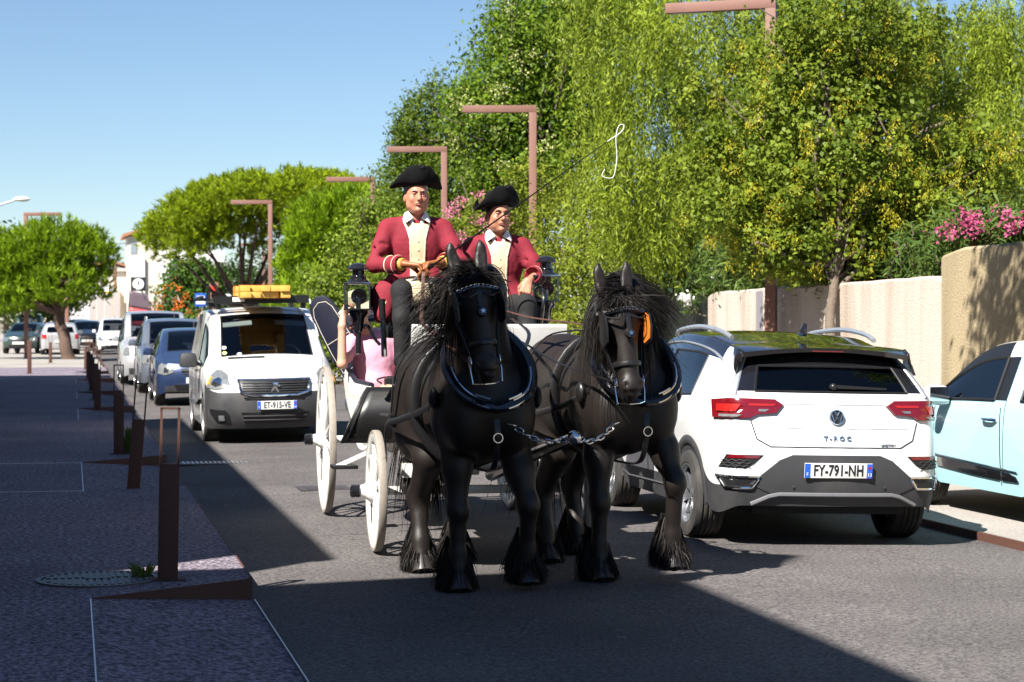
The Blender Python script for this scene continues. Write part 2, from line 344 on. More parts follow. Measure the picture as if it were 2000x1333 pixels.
# ---- buildings along the left that shade the street
M_plaster = mat('pale_plaster', (0.52, 0.46, 0.38), rough=0.9, var=0.08, scale=2, bump=0.15, bscale=40, dirt=((0.36, 0.31, 0.25), 0.6, 0.5))
M_plaster2 = mat('ochre_plaster', (0.48, 0.38, 0.26), rough=0.9, var=0.08, scale=2, bump=0.15, bscale=40, dirt=((0.33, 0.27, 0.2), 0.6, 0.5))
M_shutter = mat('grey_blue_shutter', (0.22, 0.27, 0.30), rough=0.6)
M_rooft = mat('terracotta_roof', (0.36, 0.16, 0.09), rough=0.85, var=0.3, scale=8)
M_winglass = glass('window_glass', (0.05, 0.06, 0.07))
M_dark = mat('dark_interior', (0.012, 0.012, 0.014), rough=0.9)
def townhouse(x0, x1, y0, y1, h, label, m, storeys, roof=True):
    t = thing('town_house', label, 'building', ((x0+x1)/2, (y0+y1)/2, 0)); ox, oy = (x0+x1)/2, (y0+y1)/2
    b = MB(); d = y1-y0; n = max(2, int(d/3.2)); sh = h/storeys
    b.box(((x0+x1)/2-ox-0.1, 0, h/2), (x1-x0-0.2, d, h)).build('wall', m, t)
    if roof: MB().box((-0.1, 0, h+0.06), (x1-x0+0.02, d+0.0, 0.12)).build('roof', M_rooft, t)
    for st in range(storeys):
        for k in range(n):
            yc = -d/2+(k+0.5)*d/n; zc = st*sh+sh*0.55
            X = x1-ox-0.2
            w = MB(); hh = 1.5 if st else 2.0; zc = zc if st else 1.05+0.02
            fr = MB()
            for a_, b_ in (((yc-0.5, zc-hh/2), (yc-0.5, zc+hh/2)), ((yc+0.5, zc-hh/2), (yc+0.5, zc+hh/2)), ((yc-0.5, zc+hh/2), (yc+0.5, zc+hh/2)), ((yc-0.5, zc-hh/2), (yc+0.5, zc-hh/2)), ((yc, zc-hh/2), (yc, zc+hh/2))):
                fr.bar((X+0.03, *a_), (X+0.03, *b_), 0.07, 0.06, up=(1, 0, 0))
            f_ = fr.build('window', M_plaster, t)
            MB().box((X+0.018, yc, zc), (0.01, 0.96, hh-0.04)).build('pane', M_winglass, f_)
            for s_ in (-1, 1): MB().box((X+0.04, yc+s_*0.80, zc), (0.04, 0.5, hh)).build('shutter', M_shutter, f_)
    return t
townhouse(-13, -2.9, -34, 6.9, 9.6, 'tall plastered town house with grey shutters along the shaded pavement', M_plaster, 3, False)
townhouse(-13, -2.9, 9.8, 30, 6.55, 'two storey ochre town house beside a narrow alley along the pavement', M_plaster2, 2)
townhouse(-13, -3.1, 30.05, 53, 5.9, 'low pale town house at the end of the row, beyond the ochre house', M_plaster, 2)

# ---- garden walls on the right
def roughwall(name, c, c2, streak):
    m = bpy.data.materials.new(name); nt, b, o = nodes_of(m); N = nt.nodes; L = nt.links
    tc = N.new('ShaderNodeTexCoord'); mp = N.new('ShaderNodeMapping'); mp.inputs['Scale'].default_value = (1, 1, 0.13); L.new(tc.outputs['Object'], mp.inputs[0])
    n1 = N.new('ShaderNodeTexNoise'); n1.inputs['Scale'].default_value = 2.4; n1.inputs['Detail'].default_value = 8; L.new(mp.outputs[0], n1.inputs['Vector'])
    n2 = N.new('ShaderNodeTexNoise'); n2.inputs['Scale'].default_value = 38; n2.inputs['Detail'].default_value = 4; L.new(tc.outputs['Object'], n2.inputs['Vector'])
    mr = N.new('ShaderNodeMapRange'); mr.inputs[1].default_value = 0.46; mr.inputs[2].default_value = 0.72; mr.inputs[4].default_value = streak; L.new(n1.outputs['Fac'], mr.inputs[0])
    mx = N.new('ShaderNodeMix'); mx.data_type = 'RGBA'; mx.inputs[6].default_value = (*c, 1); mx.inputs[7].default_value = (*c2, 1); L.new(mr.outputs[0], mx.inputs[0])
    m2 = N.new('ShaderNodeMix'); m2.data_type = 'RGBA'; m2.blend_type = 'MULTIPLY'; m2.inputs[0].default_value = 0.6; L.new(mx.outputs[2], m2.inputs[6]); 
    r2 = N.new('ShaderNodeMapRange'); r2.inputs[1].default_value = 0.3; r2.inputs[2].default_value = 0.6; r2.inputs[3].default_value = 0.62; r2.inputs[4].default_value = 1.06; L.new(n2.outputs['Fac'], r2.inputs[0]); L.new(r2.outputs[0], m2.inputs[7])
    L.new(m2.outputs[2], b.inputs['Base Color']); b.inputs['Roughness'].default_value = 0.95; b.inputs['Specular IOR Level'].default_value = 0.1
    bp = N.new('ShaderNodeBump'); bp.inputs['Strength'].default_value = 0.5; bp.inputs['Distance'].default_value = 0.02; L.new(n2.outputs['Fac'], bp.inputs['Height']); L.new(bp.outputs[0], b.inputs['Normal'])
    return m
M_wall1 = roughwall('roughcast_render', (0.50, 0.43, 0.37), (0.27, 0.20, 0.15), 0.6)
M_wall2 = roughwall('ochre_render', (0.36, 0.29, 0.18), (0.2, 0.16, 0.1), 0.6)
def wall_run(y0, y1, h0, h1, m, label, x=9.8, th=0.25, n=24, seed=0, pier=True):
    t = thing('garden_wall', label, 'wall', (x, (y0+y1)/2, 0)); rg = np.random.default_rng(seed); yc = (y0+y1)/2
    V = []; 
    for i in range(n+1):
        y = lerp(y0, y1, i/n)-yc; h = lerp(h0, h1, i/n)+rg.normal(0, 0.007)
        rnd = 0.06 if i in (0, n) else 0.0
        V.append([(0, y, 0), (rg.normal(0, .002), y, h*0.5), (0, y, h-0.03-rnd), (0.03, y, h-rnd), (th-0.03, y, h-rnd), (th, y, h-0.03-rnd), (th, y, 0)])
    b = MB().grid(V); k = len(b.v); b.f += [tuple(range(7)), tuple(k-7+i for i in range(7))[::-1]]
    b.build('render_coat', m, t, smooth=40)
    return t
w1 = wall_run(21.3, 30.0, 2.20, 2.12, M_wall1, 'long pale roughcast garden wall behind the white hatchback', seed=1)
MB().box((-0.012, 1.9, 1.05), (0.03, 0.22, 2.1)).build('pilaster', mat('strip_grey', (0.2, 0.19, 0.21), rough=0.9), w1)  # plain grey upright strip laid on the wall face
w2 = wall_run(8, 21.28, 2.62, 2.50, M_wall2, 'taller ochre garden wall with rounded top corner behind the pale blue car', x=9.76, th=0.4, seed=2)
struct(sheet('planting_bed', 8.1, 10.4, 33.4, 130, 0.115, M_soil))
MB().box((8.1, 81.7, 0.06), (0.05, 96.6, 0.14)).build('edge_strip', M_corten, er)
gt = thing('garden_gate', 'dark slatted metal garden gate between the two pale garden walls', 'gate', (9.9, 31.6, 0.1))
M_gate = mat('black_metal', (0.014, 0.014, 0.015), rough=0.5)
for i in range(20): MB().box((0, -1.46+i*0.153, 1.0), (0.03, 0.135, 1.9)).build('slat', M_gate, gt)
for z in (0.3, 1.8): MB().box((0.03, 0, z), (0.04, 3.05, 0.08)).build('rail', M_gate, gt)
sheet_g = struct(sheet('garden_ground', 10.0, 60, 5, 300, 0.05, M_soil))

# ---- street lamps: square post with a flat horizontal arm
def street_lamp(x, y, label, rz=0.0, h=5.95, arm=1.5, z=0.05):
    t = thing('street_lamp', label, 'street lamp', (x, y, z), rz, 'angular brown street lamps')
    MB().box((0, 0, h/2-0.05), (0.15, 0.15, h-0.1)).build('post', M_corten_l, t, bevel=0.004)
    MB().box((-arm/2+0.075, 0, h-0.07+0.003), (arm, 0.155, 0.14)).build('arm', M_corten_l, t, bevel=0.004)
    MB().box((-arm+0.42, 0, h-0.143), (0.5, 0.09, 0.012)).build('light_strip', mat('lamp_lens', (0.6, 0.6, 0.58), rough=0.3), t)
    MB().box((0, 0, 0.02), (0.3, 0.3, 0.03)).build('base_plate', M_corten_l, t)
    return t
street_lamp(9.62, 26.6, 'brown angular street lamp rising through the leafy tree by the roughcast wall', R(-32), h=6.15, arm=1.6)
street_lamp(9.1, 39.2, 'brown angular street lamp against the weeping tree, beside the yellow flowered tree', R(-14))
street_lamp(9.1, 49.0, 'brown angular street lamp directly behind the coachman with the whip', R(-14))
street_lamp(8.95, 60.0, 'brown angular street lamp with its post buried in shrubs beside the umbrella pine', R(-12))
street_lamp(7.05, 72.5, 'brown angular street lamp in front of the big umbrella pine crown', R(-12))
street_lamp(10.7, 114, 'distant brown street lamp seen under the umbrella pine branches', R(-12))
street_lamp(8.0, 150, 'distant brown street lamp beside the orange flowering creeper', R(-12))
street_lamp(-1.8, 83, 'brown street lamp with its arm in the leaning pine crown', R(180-12))
street_lamp(-0.2, 92, 'brown lamp post close behind the leaning pine trunk', R(180-12), h=4.6)
ol = thing('old_street_lamp', 'grey curved street lamp with white oval head above the small pine', 'street lamp', (-4.6, 84, 0))
MB().tube(smoothpath([(0, 0, 0), (0, 0, 4.5), (0.3, 0, 5.7), (1.2, 0, 6.15), (2.35, 0, 6.55)], 8), 0.045, 8).build('post', M_steel, ol)
MB().ball((2.62, 0, 6.6), (0.34, 0.14, 0.11)).build('lamp_head', mat('lamp_white', (0.75, 0.75, 0.72), rough=0.4), ol)

# ---- traffic light, signs
M_blackm = mat('black_plastic', (0.02, 0.02, 0.022), rough=0.5)
tl = thing('traffic_light', 'brown post traffic light showing red, in front of the dark shrubs', 'traffic light', (7.0, 101, 0.1))
MB().box((0, 0.1, 1.45), (0.36, 0.14, 2.9)).build('post', M_corten_l, tl)
MB().box((0, 0, 2.75), (0.46, 0.2, 1.35)).build('housing', mat('traffic_housing', (0.23, 0.12, 0.085), rough=0.6), tl, bevel=0.03)
for k, (nm, c_, e_) in enumerate((('red_lens', (0.9, 0.03, 0.015), 3.0), ('amber_lens', (0.05, 0.035, 0.01), 0), ('green_lens', (0.01, 0.04, 0.03), 0))):
    MB().lathe([(0, -0.05), (0.10, -0.04), (0.15, 0)], (0, -0.1, 3.15-k*0.40), (0, 1, 0), 20).build(nm, mat('signal_'+nm, c_, rough=0.3, emit=c_ if e_ else None, estr=e_), tl)
    MB().lathe([(0.17, -0.2), (0.17, 0.0), (0.155, 0.0), (0.155, -0.2)], (0, -0.1, 3.15-k*0.40), (0, 1, 0), 20, closed=True).build('visor', M_blackm, tl)
MB().cyl((0, 0.1, 3.4), (0, 0.1, 3.62), 0.03).build('finial', M_blackm, tl)
bs = thing('direction_sign', 'small blue road sign with white symbol beside the red traffic light', 'sign', (6.45, 101.5, 0.1))
MB().cyl((0, 0, 0), (0, 0, 2.9), 0.035).build('pole', M_steel, bs)
MB().box((-0.1, -0.05, 2.55), (0.56, 0.03, 0.66)).build('panel', mat('sign_blue', (0.02, 0.10, 0.5), rough=0.4), bs, bevel=0.01)
M_white = mat('white_paint', (0.8, 0.8, 0.79), rough=0.45, var=0.04)
MB().box((-0.1, -0.07, 2.7), (0.40, 0.006, 0.10)).build('white_bar', M_white, bs); MB().box((-0.1, -0.07, 2.42), (0.46, 0.006, 0.16)).build('white_bar', M_white, bs)
sh_ = thing('bus_shelter', 'small white roofed bus shelter behind the van roof rack', 'bus shelter', (8.6, 103, 0.1))
MB().box((0, 0, 2.35), (2.6, 1.2, 0.14)).build('roof', M_blackm, sh_); MB().box((-0.5, -0.62, 2.65), (1.3, 0.06, 0.42)).build('sign_panel', M_white, sh_)
for x_ in (-1.2, 1.2): MB().box((x_, 0, 1.15), (0.08, 0.08, 2.3)).build('post', M_blackm, sh_)
MB().box((0, 0.55, 1.2), (2.3, 0.02, 1.8)).build('pane', glass('shelter_glass', (0.7, 0.75, 0.75)), sh_)

# ---- far shops and houses at the end of the street
M_cream = mat('cream_render', (0.60, 0.54, 0.46), rough=0.9, var=0.06, scale=0.6, dirt=((0.42, 0.37, 0.31), 0.3, 0.4))
M_whiter = mat('white_render', (0.74, 0.72, 0.69), rough=0.9, var=0.05, scale=0.6, dirt=((0.55, 0.52, 0.48), 0.3, 0.4))
M_greyr = mat('grey_render', (0.42, 0.38, 0.36), rough=0.9, var=0.06, scale=0.6)
fs = thing('shop_building', 'cream flat roofed shop building with big white billboard', 'building', (2.4, 176, 0))
MB().box((0, 4, 2.9), (9.6, 8, 5.8)).build('wall', M_cream, fs); MB().box((0, 3.9, 5.95), (10.0, 8.4, 0.28)).build('parapet', M_greyr, fs)
MB().box((-5.6, 4.1, 1.9), (2.2, 7, 3.8)).build('annex', M_cream, fs)
bb = thing('billboard', 'white billboard with yellow panel on the cream shop front', 'billboard', (1.6, 175.4, 0))
MB().box((0, 0.2, 3.0), (4.4, 0.3, 3.0)).build('panel', M_white, bb); MB().box((-0.0, 0.12, 1.35), (4.2, 0.2, 0.5)).build('lower_frame', M_greyr, bb)
MB().box((-2.25, 0.0, 3.0), (0.14, 0.5, 3.1)).build('side_frame', M_greyr, bb)
yl = mat('sign_yellow', (0.75, 0.55, 0.03), rough=0.5)
MB().box((1.55, 0.02, 3.4), (0.6, 0.06, 1.3)).build('yellow_panel', yl, bb); MB().box((2.25, 0.02, 3.3), (0.5, 0.06, 1.4)).build('yellow_panel', yl, bb); MB().box((1.6, 0.02, 2.4), (0.7, 0.06, 0.8)).build('yellow_panel', mat('sign_orange', (0.75, 0.33, 0.03)), bb)
for k, (x_, h_) in enumerate(((1.45, 5.6), (3.35, 5.2))):
    p_ = thing('signal_mast' if k == 0 else 'utility_pole', ('thin grey mast in front of the white billboard', 'weathered wooden pole beside the yellow billboard panels')[k], 'pole', (x_ + (0.0 if k else 0.2), 160, 0))
    MB().cyl((0, 0, 0), (0, 0, h_+1.0), 0.09 if k == 0 else 0.16, 0.06 if k == 0 else 0.13).build('shaft', M_steel if k == 0 else mat('old_wood', (0.28, 0.17, 0.1), rough=0.9), p_)
    MB().box((0, 0, h_+1.0), (0.3, 0.12, 0.2)).build('cap', M_steel, p_)
pf = thing('site_fence', 'grey sheet hoarding standing below the billboard', 'fence', (2.5, 158, 0))
for i in range(4): MB().box((-0.9+i*0.6, 0.02*(i % 2), 1.9), (0.58, 0.05, 3.8-0.25*(3-i))).build('panel', M_greyr, pf)
fl = thing('advertising_flag', 'curved red and black advertising flag outside the white shop', 'flag', (4.7, 157, 0.0))
MB().tube(smoothpath([(-0.3, 0, 0), (-0.4, 0, 2.5), (-0.1, 0, 3.9), (0.5, 0, 4.0), (0.9, 0, 3.2)], 6), 0.03, 6).build('pole', M_blackm, fl)
for nm, z0, z1, m_ in (('upper_cloth', 2.6, 3.9, mat('flag_dark', (0.10, 0.07, 0.09))), ('lower_cloth', 1.2, 2.6, mat('flag_red', (0.55, 0.05, 0.05)))):
    MB().grid([[(lerp(-0.35, 1.0+(4-z)*0.3, j/6), 0.05*math.sin(j+z), z-0.3*(j/6)) for j in range(7)] for z in np.linspace(z0, z1, 6)]).build(nm, m_, fl, solid=0.01)
h1_ = thing('tall_house', 'cream house with terracotta gable roof beside the white shop', 'house', (6.6, 170, 0))
MB().box((0, 4, 4.3), (3.9, 8, 8.6)).build('wall', M_cream, h1_)
MB().box((-1.15, -0.1, 3.4), (1.1, 0.3, 6.8)).build('pilaster', M_whiter, h1_)
MB().prism([(-2.4, -0.4, 8.55), (2.2, -0.4, 9.9), (2.2, -0.4, 10.1), (-2.4, -0.4, 8.8)], (0, 0, 0), (0, 8.8, 0)).build('roof', M_rooft, h1_)
MB().box((-1.5, -0.02, 7.6), (0.5, 0.06, 0.9)).build('window', M_shutter, h1_)
h3_ = thing('low_house', 'low house with red tiled gable behind the cream shop', 'house', (3.6, 196, 0))
MB().box((0, 3, 3.0), (6.5, 6, 6.0)).build('wall', M_greyr, h3_)
MB().prism([(-3.8, 0, 6.0), (0, 0, 7.5), (3.8, 0, 6.0), (0, 0, 7.2)], (0, -0.3, 0), (0, 6.4, 0)).build('roof', M_rooft, h3_)
ws_ = thing('white_shop', 'white shop building with blue lettering next to the orange creeper', 'building', (9.0, 150, 0))
MB().box((0, 5, 3.4), (4.3, 10, 6.8)).build('wall', M_whiter, ws_)
MB().box((-2.165, 3.2, 5.0), (0.05, 5.2, 1.3)).build('sign_panel', M_whiter, ws_)
text_obj('lettering', 'FL', 1.15, mat('letter_blue', (0.05, 0.10, 0.42)), ws_, (-1.2, -0.03, 5.2), sx=1.0, bold=0.02)
text_obj('lettering', 'ETS', 0.55, mat('letter_blue', (0.05, 0.10, 0.42)), ws_, (-1.2, -0.03, 4.2), sx=1.2, bold=0.02)
MB().box((-1.55, -0.03, 1.3), (0.7, 0.06, 2.6)).build('door', M_greyr, ws_); MB().box((-0.4, -0.03, 1.3), (0.6, 0.06, 2.6)).build('door', M_greyr, ws_)
cs = thing('clock_sign', 'square black sign box with white round clock face on the house pilaster', 'sign', (5.35, 166.5, 0))
MB().box((0, 0.1, 4.55), (1.2, 0.3, 1.15)).build('box', M_blackm, cs); MB().lathe([(0, -0.06), (0.46, -0.06), (0.46, 0)], (0, -0.06, 4.55), (0, 1, 0), 24).build('dial', M_white, cs)
MB().box((0.0, -0.15, 4.66), (0.09, 0.02, 0.3)).build('hand', M_blackm, cs)
MB().bar((0.0, 3.3, 4.55), (0.0, 0.2, 4.55), 0.1, 0.1).build('bracket', M_blackm, cs)
cl = MB().tube([(-40, 215, 9.2), (-15, 212, 8.3), (6.0, 178, 8.4)], 0.03, 5).build('overhead_cable', M_blackm); tag(cl, 'thin overhead cable crossing the sky to the cream house', 'cable')

M_joint = mat('tar_joint', (0.035, 0.033, 0.034), rough=0.9)
jt = None
for k, (y, a_, x0, x1) in enumerate(((13.75, 0.05, 2.6, 6.7), (15.3, 0.055, 1.1, 4.6), (17.3, 0.05, 1.1, 6.6), (18.9, 0.045, 1.1, 6.6), (20.1, 0.05, 1.1, 4.8), (22.2, 0.05, 1.1, 6.6), (25.0, 0.05, 1.1, 6.6))):
    rgj = np.random.default_rng(80+k); xs = np.linspace(x0, x1, 24); wob = rgj.normal(0, 0.01, 24)
    o = MB().grid([[(x, y+a_*(x-3)+wob[i]+d, roadz(x)+0.004) for d in (-0.006, 0.006)] for i, x in enumerate(xs)]).build('road_joint', M_joint, jt, fix=False)
    if jt is None: jt = struct(o)
# ================================================================ trees and shrubs
CAM_R = np.array([0.9764, -0.2159, 0.0])
def leaf_quads(C, A, B, L, Wd, fold=0.0):
    """diamond leaves: centre C, long axis A, width axis B"""
    n = len(C); L = np.broadcast_to(np.asarray(L, float).reshape(-1, 1), (n, 1)); Wd = np.broadcast_to(np.asarray(Wd, float).reshape(-1, 1), (n, 1))
    Nn = np.cross(A, B)
    p0 = C-A*L*0.5; p2 = C+A*L*0.5-Nn*L*fold; p1 = C+B*Wd*0.5+Nn*Wd*fold*1.5-A*L*0.05; p3 = C-B*Wd*0.5+Nn*Wd*fold*1.5-A*L*0.05
    V = np.stack([p0, p1, p2, p3], 1).reshape(-1, 3); F = np.arange(4*n).reshape(-1, 4)
    return V, F
def sample_lobes(rg, lobes, n, shell=0.55, jitter=0.0):
    """points spread through ellipsoids, denser to the outside; returns points and outward directions"""
    vol = np.array([max(l[1][0]*l[1][1]*l[1][2], 1e-6)**0.75 for l in lobes]); pick = rg.choice(len(lobes), n, p=vol/vol.sum())
    D = unit(rg.normal(size=(n, 3))); r = rg.uniform(shell**3, 1, n)**(1/3)
    C = np.array([l[0] for l in lobes])[pick]; Rr = np.array([l[1] for l in lobes])[pick]
    return C + D*Rr*r[:, None]*(1+rg.normal(0, jitter, (n, 1))), unit(D/Rr)
def crown_leaves(rg, lobes, clumps, per, csize, L, Wd, shell=0.5, up=0.3, rnd=0.8, fold=0.12, jitter=0.06, droop=0.0):
    P, O = sample_lobes(rg, lobes, clumps, shell, jitter)
    C = np.repeat(P, per, 0)+rg.normal(size=(clumps*per, 3))*csize
    nr = unit(np.repeat(O, per, 0)+rg.normal(size=(clumps*per, 3))*rnd+np.array([0, 0, up]))
    A = unit(np.cross(nr, rg.normal(size=nr.shape))-np.array([0, 0, droop])); A = unit(A-nr*(A*nr).sum(1, keepdims=True)); B = np.cross(nr, A)
    s = rg.uniform(0.65, 1.25, len(C))
    V, F = leaf_quads(C, A, B, L*s, Wd*s, fold)
    tone = np.clip(np.repeat(rg.uniform(0.1, 0.75, clumps), per)+rg.normal(0, 0.13, len(C)), 0, 0.87)
    return V, F, np.repeat(tone, 4), P
def needle_tufts(rg, lobes, tufts, per, L, Wd, shell=0.7, up=0.9, spread=0.45, jitter=0.05):
    P, O = sample_lobes(rg, lobes, tufts, shell, jitter)
    ax = unit(O*0.7+np.array([0, 0, up])+rg.normal(size=P.shape)*0.25)
    A = unit(np.repeat(ax, per, 0)+rg.normal(size=(tufts*per, 3))*spread)
    s = rg.uniform(0.6, 1.2, len(A)); C = np.repeat(P, per, 0)+A*(L*s*0.5)[:, None]+np.repeat(ax, per, 0)*rg.uniform(0, L*0.9, (len(A), 1))
    B = unit(np.cross(A, rg.normal(size=A.shape)))
    V, F = leaf_quads(C, A, B, L*s, Wd*s)
    tone = np.clip(np.repeat(rg.uniform(0.05, 0.8, tufts), per)+rg.normal(0, 0.12, len(A)), 0, 0.87)
    return V, F, np.repeat(tone, 4), P
def hanging(rg, P, n, seg, length, L, Wd, sway=0.12):
    """weeping strands of narrow leaflets hanging from points P"""
    S = (P if len(P) == n else P[rg.choice(len(P), n)]+rg.normal(size=(n, 3))*0.18)
    ln = rg.uniform(0.35, 1.0, n)*length; d0 = rg.normal(size=(n, 3))*np.array([0.35, 0.35, 0.12])
    t = np.tile(np.linspace(0.02, 1, seg), (n, 1))
    C = S[:, None, :]+d0[:, None, :]*np.sqrt(t)[..., None]*sway*4+np.array([0, 0, -1.0])*(t*ln[:, None])[..., None]
    C = C.reshape(-1, 3)+rg.normal(size=(n*seg, 3))*0.02
    A = unit(np.array([0, 0, -0.75])+rg.normal(size=C.shape)*np.array([0.55, 0.55, 0.3])); B = unit(np.cross(A, rg.normal(size=C.shape)))
    s = rg.uniform(0.7, 1.2, len(C)); V, F = leaf_quads(C+A*(L*0.4), A, B, L*s, Wd*s)
    tone = np.clip(np.repeat(rg.uniform(0.05, 0.8, n), seg)+rg.normal(0, 0.1, n*seg), 0, 0.87)
    return V, F, np.repeat(tone, 4)
def merge(parts):
    V = []; F = []; T = []; k = 0
    for v, f, t in parts: V.append(v); F.append(f+k); T.append(t); k += len(v)
    return np.concatenate(V), np.concatenate(F), np.concatenate(T)
M_bark = mat('grey_brown_bark', (0.13, 0.10, 0.075), rough=0.95, var=0.45, scale=14, bump=0.7, bscale=22)
M_barkp = mat('pine_bark', (0.09, 0.055, 0.04), rough=0.95, var=0.5, scale=9, bump=0.9, bscale=12)
def limbs(rg, base, top, r0, ends, r1=0.02, wig=0.12, n=7):
    """trunk from base to top, then limbs from the upper trunk to the ends, each forking to smaller twigs"""
    b = MB(); base = Vector(base); top = Vector(top)
    tp = [base+(top-base)*t+Vector((rg.normal(0, wig*0.3), rg.normal(0, wig*0.3), 0))*(0 if t in (0, 1) else 1) for t in np.linspace(0, 1, 6)]
    tp = smoothpath(tp, 3); b.tube(tp, [r0*(1.25 if i == 0 else 1.0)*(1-0.38*i/(len(tp)-1)) for i in range(len(tp))], 12)
    for e in ends:
        e = Vector(e); st = tp[int(rg.integers(int(len(tp)*0.72), len(tp)))]
        m1 = st.lerp(e, 0.35)+Vector((rg.normal(0, wig), rg.normal(0, wig), rg.uniform(0, wig*1.5))); m2 = st.lerp(e, 0.7)+Vector((rg.normal(0, wig), rg.normal(0, wig), rg.uniform(0, wig*1.5)))
        p = smoothpath([st, m1, m2, e], 4); ra = r0*rg.uniform(0.28, 0.5)
        b.tube(p, [lerp(ra, r1*0.6, i/(len(p)-1)) for i in range(len(p))], 7)
        for q in range(2):
            s0 = p[int(rg.integers(3, len(p)-2))]; e2 = e+Vector(rg.normal(size=3))*(e-st).length*0.12
            p2 = smoothpath([s0, s0.lerp(e2, 0.5)+Vector(rg.normal(size=3))*wig*0.5, e2], 4); b.tube(p2, [lerp(ra*0.4, r1*0.4, i/(len(p2)-1)) for i in range(len(p2))], 5)
    return b
def tree(name, label, cat, base, top, r0, parts, m, P, nlimb, seed, bark=None, extra=None, wig=0.15, group=None):
    rg = np.random.default_rng(seed+999); t = thing(name, label, cat, (0, 0, 0), 0, group)
    t.location = base; off = Vector(base)
    V, F, T = merge(parts)
    arr_mesh('crown', V-np.array(base), F, m, t, tone=T)
    if nlimb is not None:
        ends = [Vector(P[i])-off for i in rg.choice(len(P), min(nlimb, len(P)), replace=False)]
        limbs(rg, (0, 0, 0), Vector(top)-off, r0, ends, wig=wig).build('trunk', bark or M_bark, t, smooth=60, fix=False)
    for nm, (V2, F2, T2), m2 in (extra or []): arr_mesh(nm, V2-np.array(base), F2, m2, t, tone=T2)
    return t
def at_(px, d, z): # street position d metres down the view axis; used once here to lay the planting out in metres
    l = (px-1000)/3889*d; return (d*0.21593+l*0.97641, d*0.97641-l*0.21593, z)
def lob(px, d, z, r): return (np.array(at_(px, d, z)), np.array(r, float))
def flowers(rg, P, n, per, size, spread):
    S = P[rg.choice(len(P), n)]; C = np.repeat(S, per, 0)+rg.normal(size=(n*per, 3))*spread
    nr = unit(rg.normal(size=C.shape)+np.array([-0.7, -0.9, 0.6])); A = unit(np.cross(nr, rg.normal(size=C.shape))); B = np.cross(nr, A)
    s = rg.uniform(0.7, 1.2, len(C)); V, F = leaf_quads(C, A, B, size*s, size*s*0.9); return V, F, np.repeat(rg.uniform(0, 0.87, len(C)), 4)

# -- leafy street tree with hanging yellow seed bunches, in front of the roughcast wall
rg = np.random.default_rng(11)
L0 = [lob(1625, 24.7, 3.75, (1.25, 1.25, 1.45)), lob(1500, 24.7, 2.95, (0.75, 0.8, 0.62)), lob(1790, 24.9, 3.2, (0.95, 0.9, 0.72)), lob(1690, 24.6, 4.95, (0.8, 0.8, 0.62)), lob(1470, 24.6, 3.75, (0.55, 0.6, 0.6)), lob(1905, 24.9, 3.45, (0.5, 0.6, 0.45)), lob(1590, 24.5, 4.7, (0.7, 0.7, 0.7)), lob(1610, 24.3, 2.6, (0.8, 0.7, 0.42)), lob(1530, 24.2, 2.55, (0.7, 0.6, 0.36)), lob(1720, 24.3, 2.7, (0.75, 0.6, 0.4)), lob(1560, 24.2, 3.3, (0.7, 0.6, 0.5)), lob(1690, 24.2, 3.4, (0.7, 0.6, 0.5))]+[lob(1640+280*math.cos(a)*q, 24.6+0.8*math.sin(3*a), 3.75+1.75*math.sin(a)*q, (0.36, 0.4, 0.30)) for a, q in zip(np.linspace(0.1, 6.2, 15), (1.0, 0.9, 1.05, 0.95, 0.9, 1.0, 1.1, 0.9, 1.0, 0.75, 0.7, 0.65, 0.7, 0.8, 0.95))]
L0 = [(np.array([c_[0]*1.093, c_[1]*1.093, 1.7+(c_[2]-1.7)*1.093]), r_*1.09) for c_, r_ in L0]     # the crown leans back over the wall
v, f, t_, P = crown_leaves(rg, L0, 1750, 30, 0.095, 0.080, 0.056, shell=0.55, rnd=0.75, up=0.35, droop=0.4, jitter=0.13)
v2, f2, t2 = hanging(rg, np.repeat(sample_lobes(rg, L0, 430, 0.95, 0.06)[0], 9, 0)+rg.normal(size=(3870, 3))*0.035-np.array([0.05, 0.07, 0]), 3870, 5, 0.17, 0.055, 0.017, sway=0.03)
tree('maple_tree', 'leafy street tree with hanging yellow seed bunches before the roughcast wall', 'tree', (9.42, 23.75, 0.05), (9.75, 24.7, 2.75), 0.085, [(v, f, t_)], leafmat('maple_leaf', (0.075, 0.125, 0.012), (0.27, 0.33, 0.035)), P, 24, 1, extra=[('seed_bunches', (v2, f2, t2), leafmat('seed_yellow', (0.34, 0.32, 0.02), (0.55, 0.48, 0.05)))])

# -- weeping pepper tree over the garden wall
rg = np.random.default_rng(12)
L1 = [lob(1300, 35, 5.6, (1.55, 1.6, 2.3)), lob(1230, 34, 4.0, (0.85, 1.2, 1.1)), lob(1460, 37, 6.6, (2.1, 2, 2.2)), lob(1400, 35, 4.4, (1.1, 1.2, 1.3)), lob(1640, 38, 7.2, (1.9, 2, 1.5)), lob(1850, 39, 7.1, (1.3, 1.6, 1.0)), lob(2010, 38, 6.6, (1.5, 1.5, 1.7)), lob(1960, 35, 4.6, (1.3, 1.3, 1.3)), lob(1600, 38, 4.4, (2.0, 1.5, 1.6)), lob(1190, 36, 7.2, (1.0, 1.3, 1.0))]
Pw, _ = sample_lobes(rg, L1, 1500, 0.55, 0.03)
parts = [hanging(rg, Pw, 7600, 24, 1.5, 0.125, 0.028, sway=0.18)]
tree('pepper_tree', 'weeping pepper tree with fine hanging foliage above the garden wall', 'tree', (12.6, 35.4, 0.05), (12.9, 35.0, 4.2), 0.22, parts, leafmat('pepper_leaf', (0.085, 0.13, 0.012), (0.32, 0.39, 0.035), (0.42, 0.23, 0.06)), Pw, 12, 2, wig=0.3)

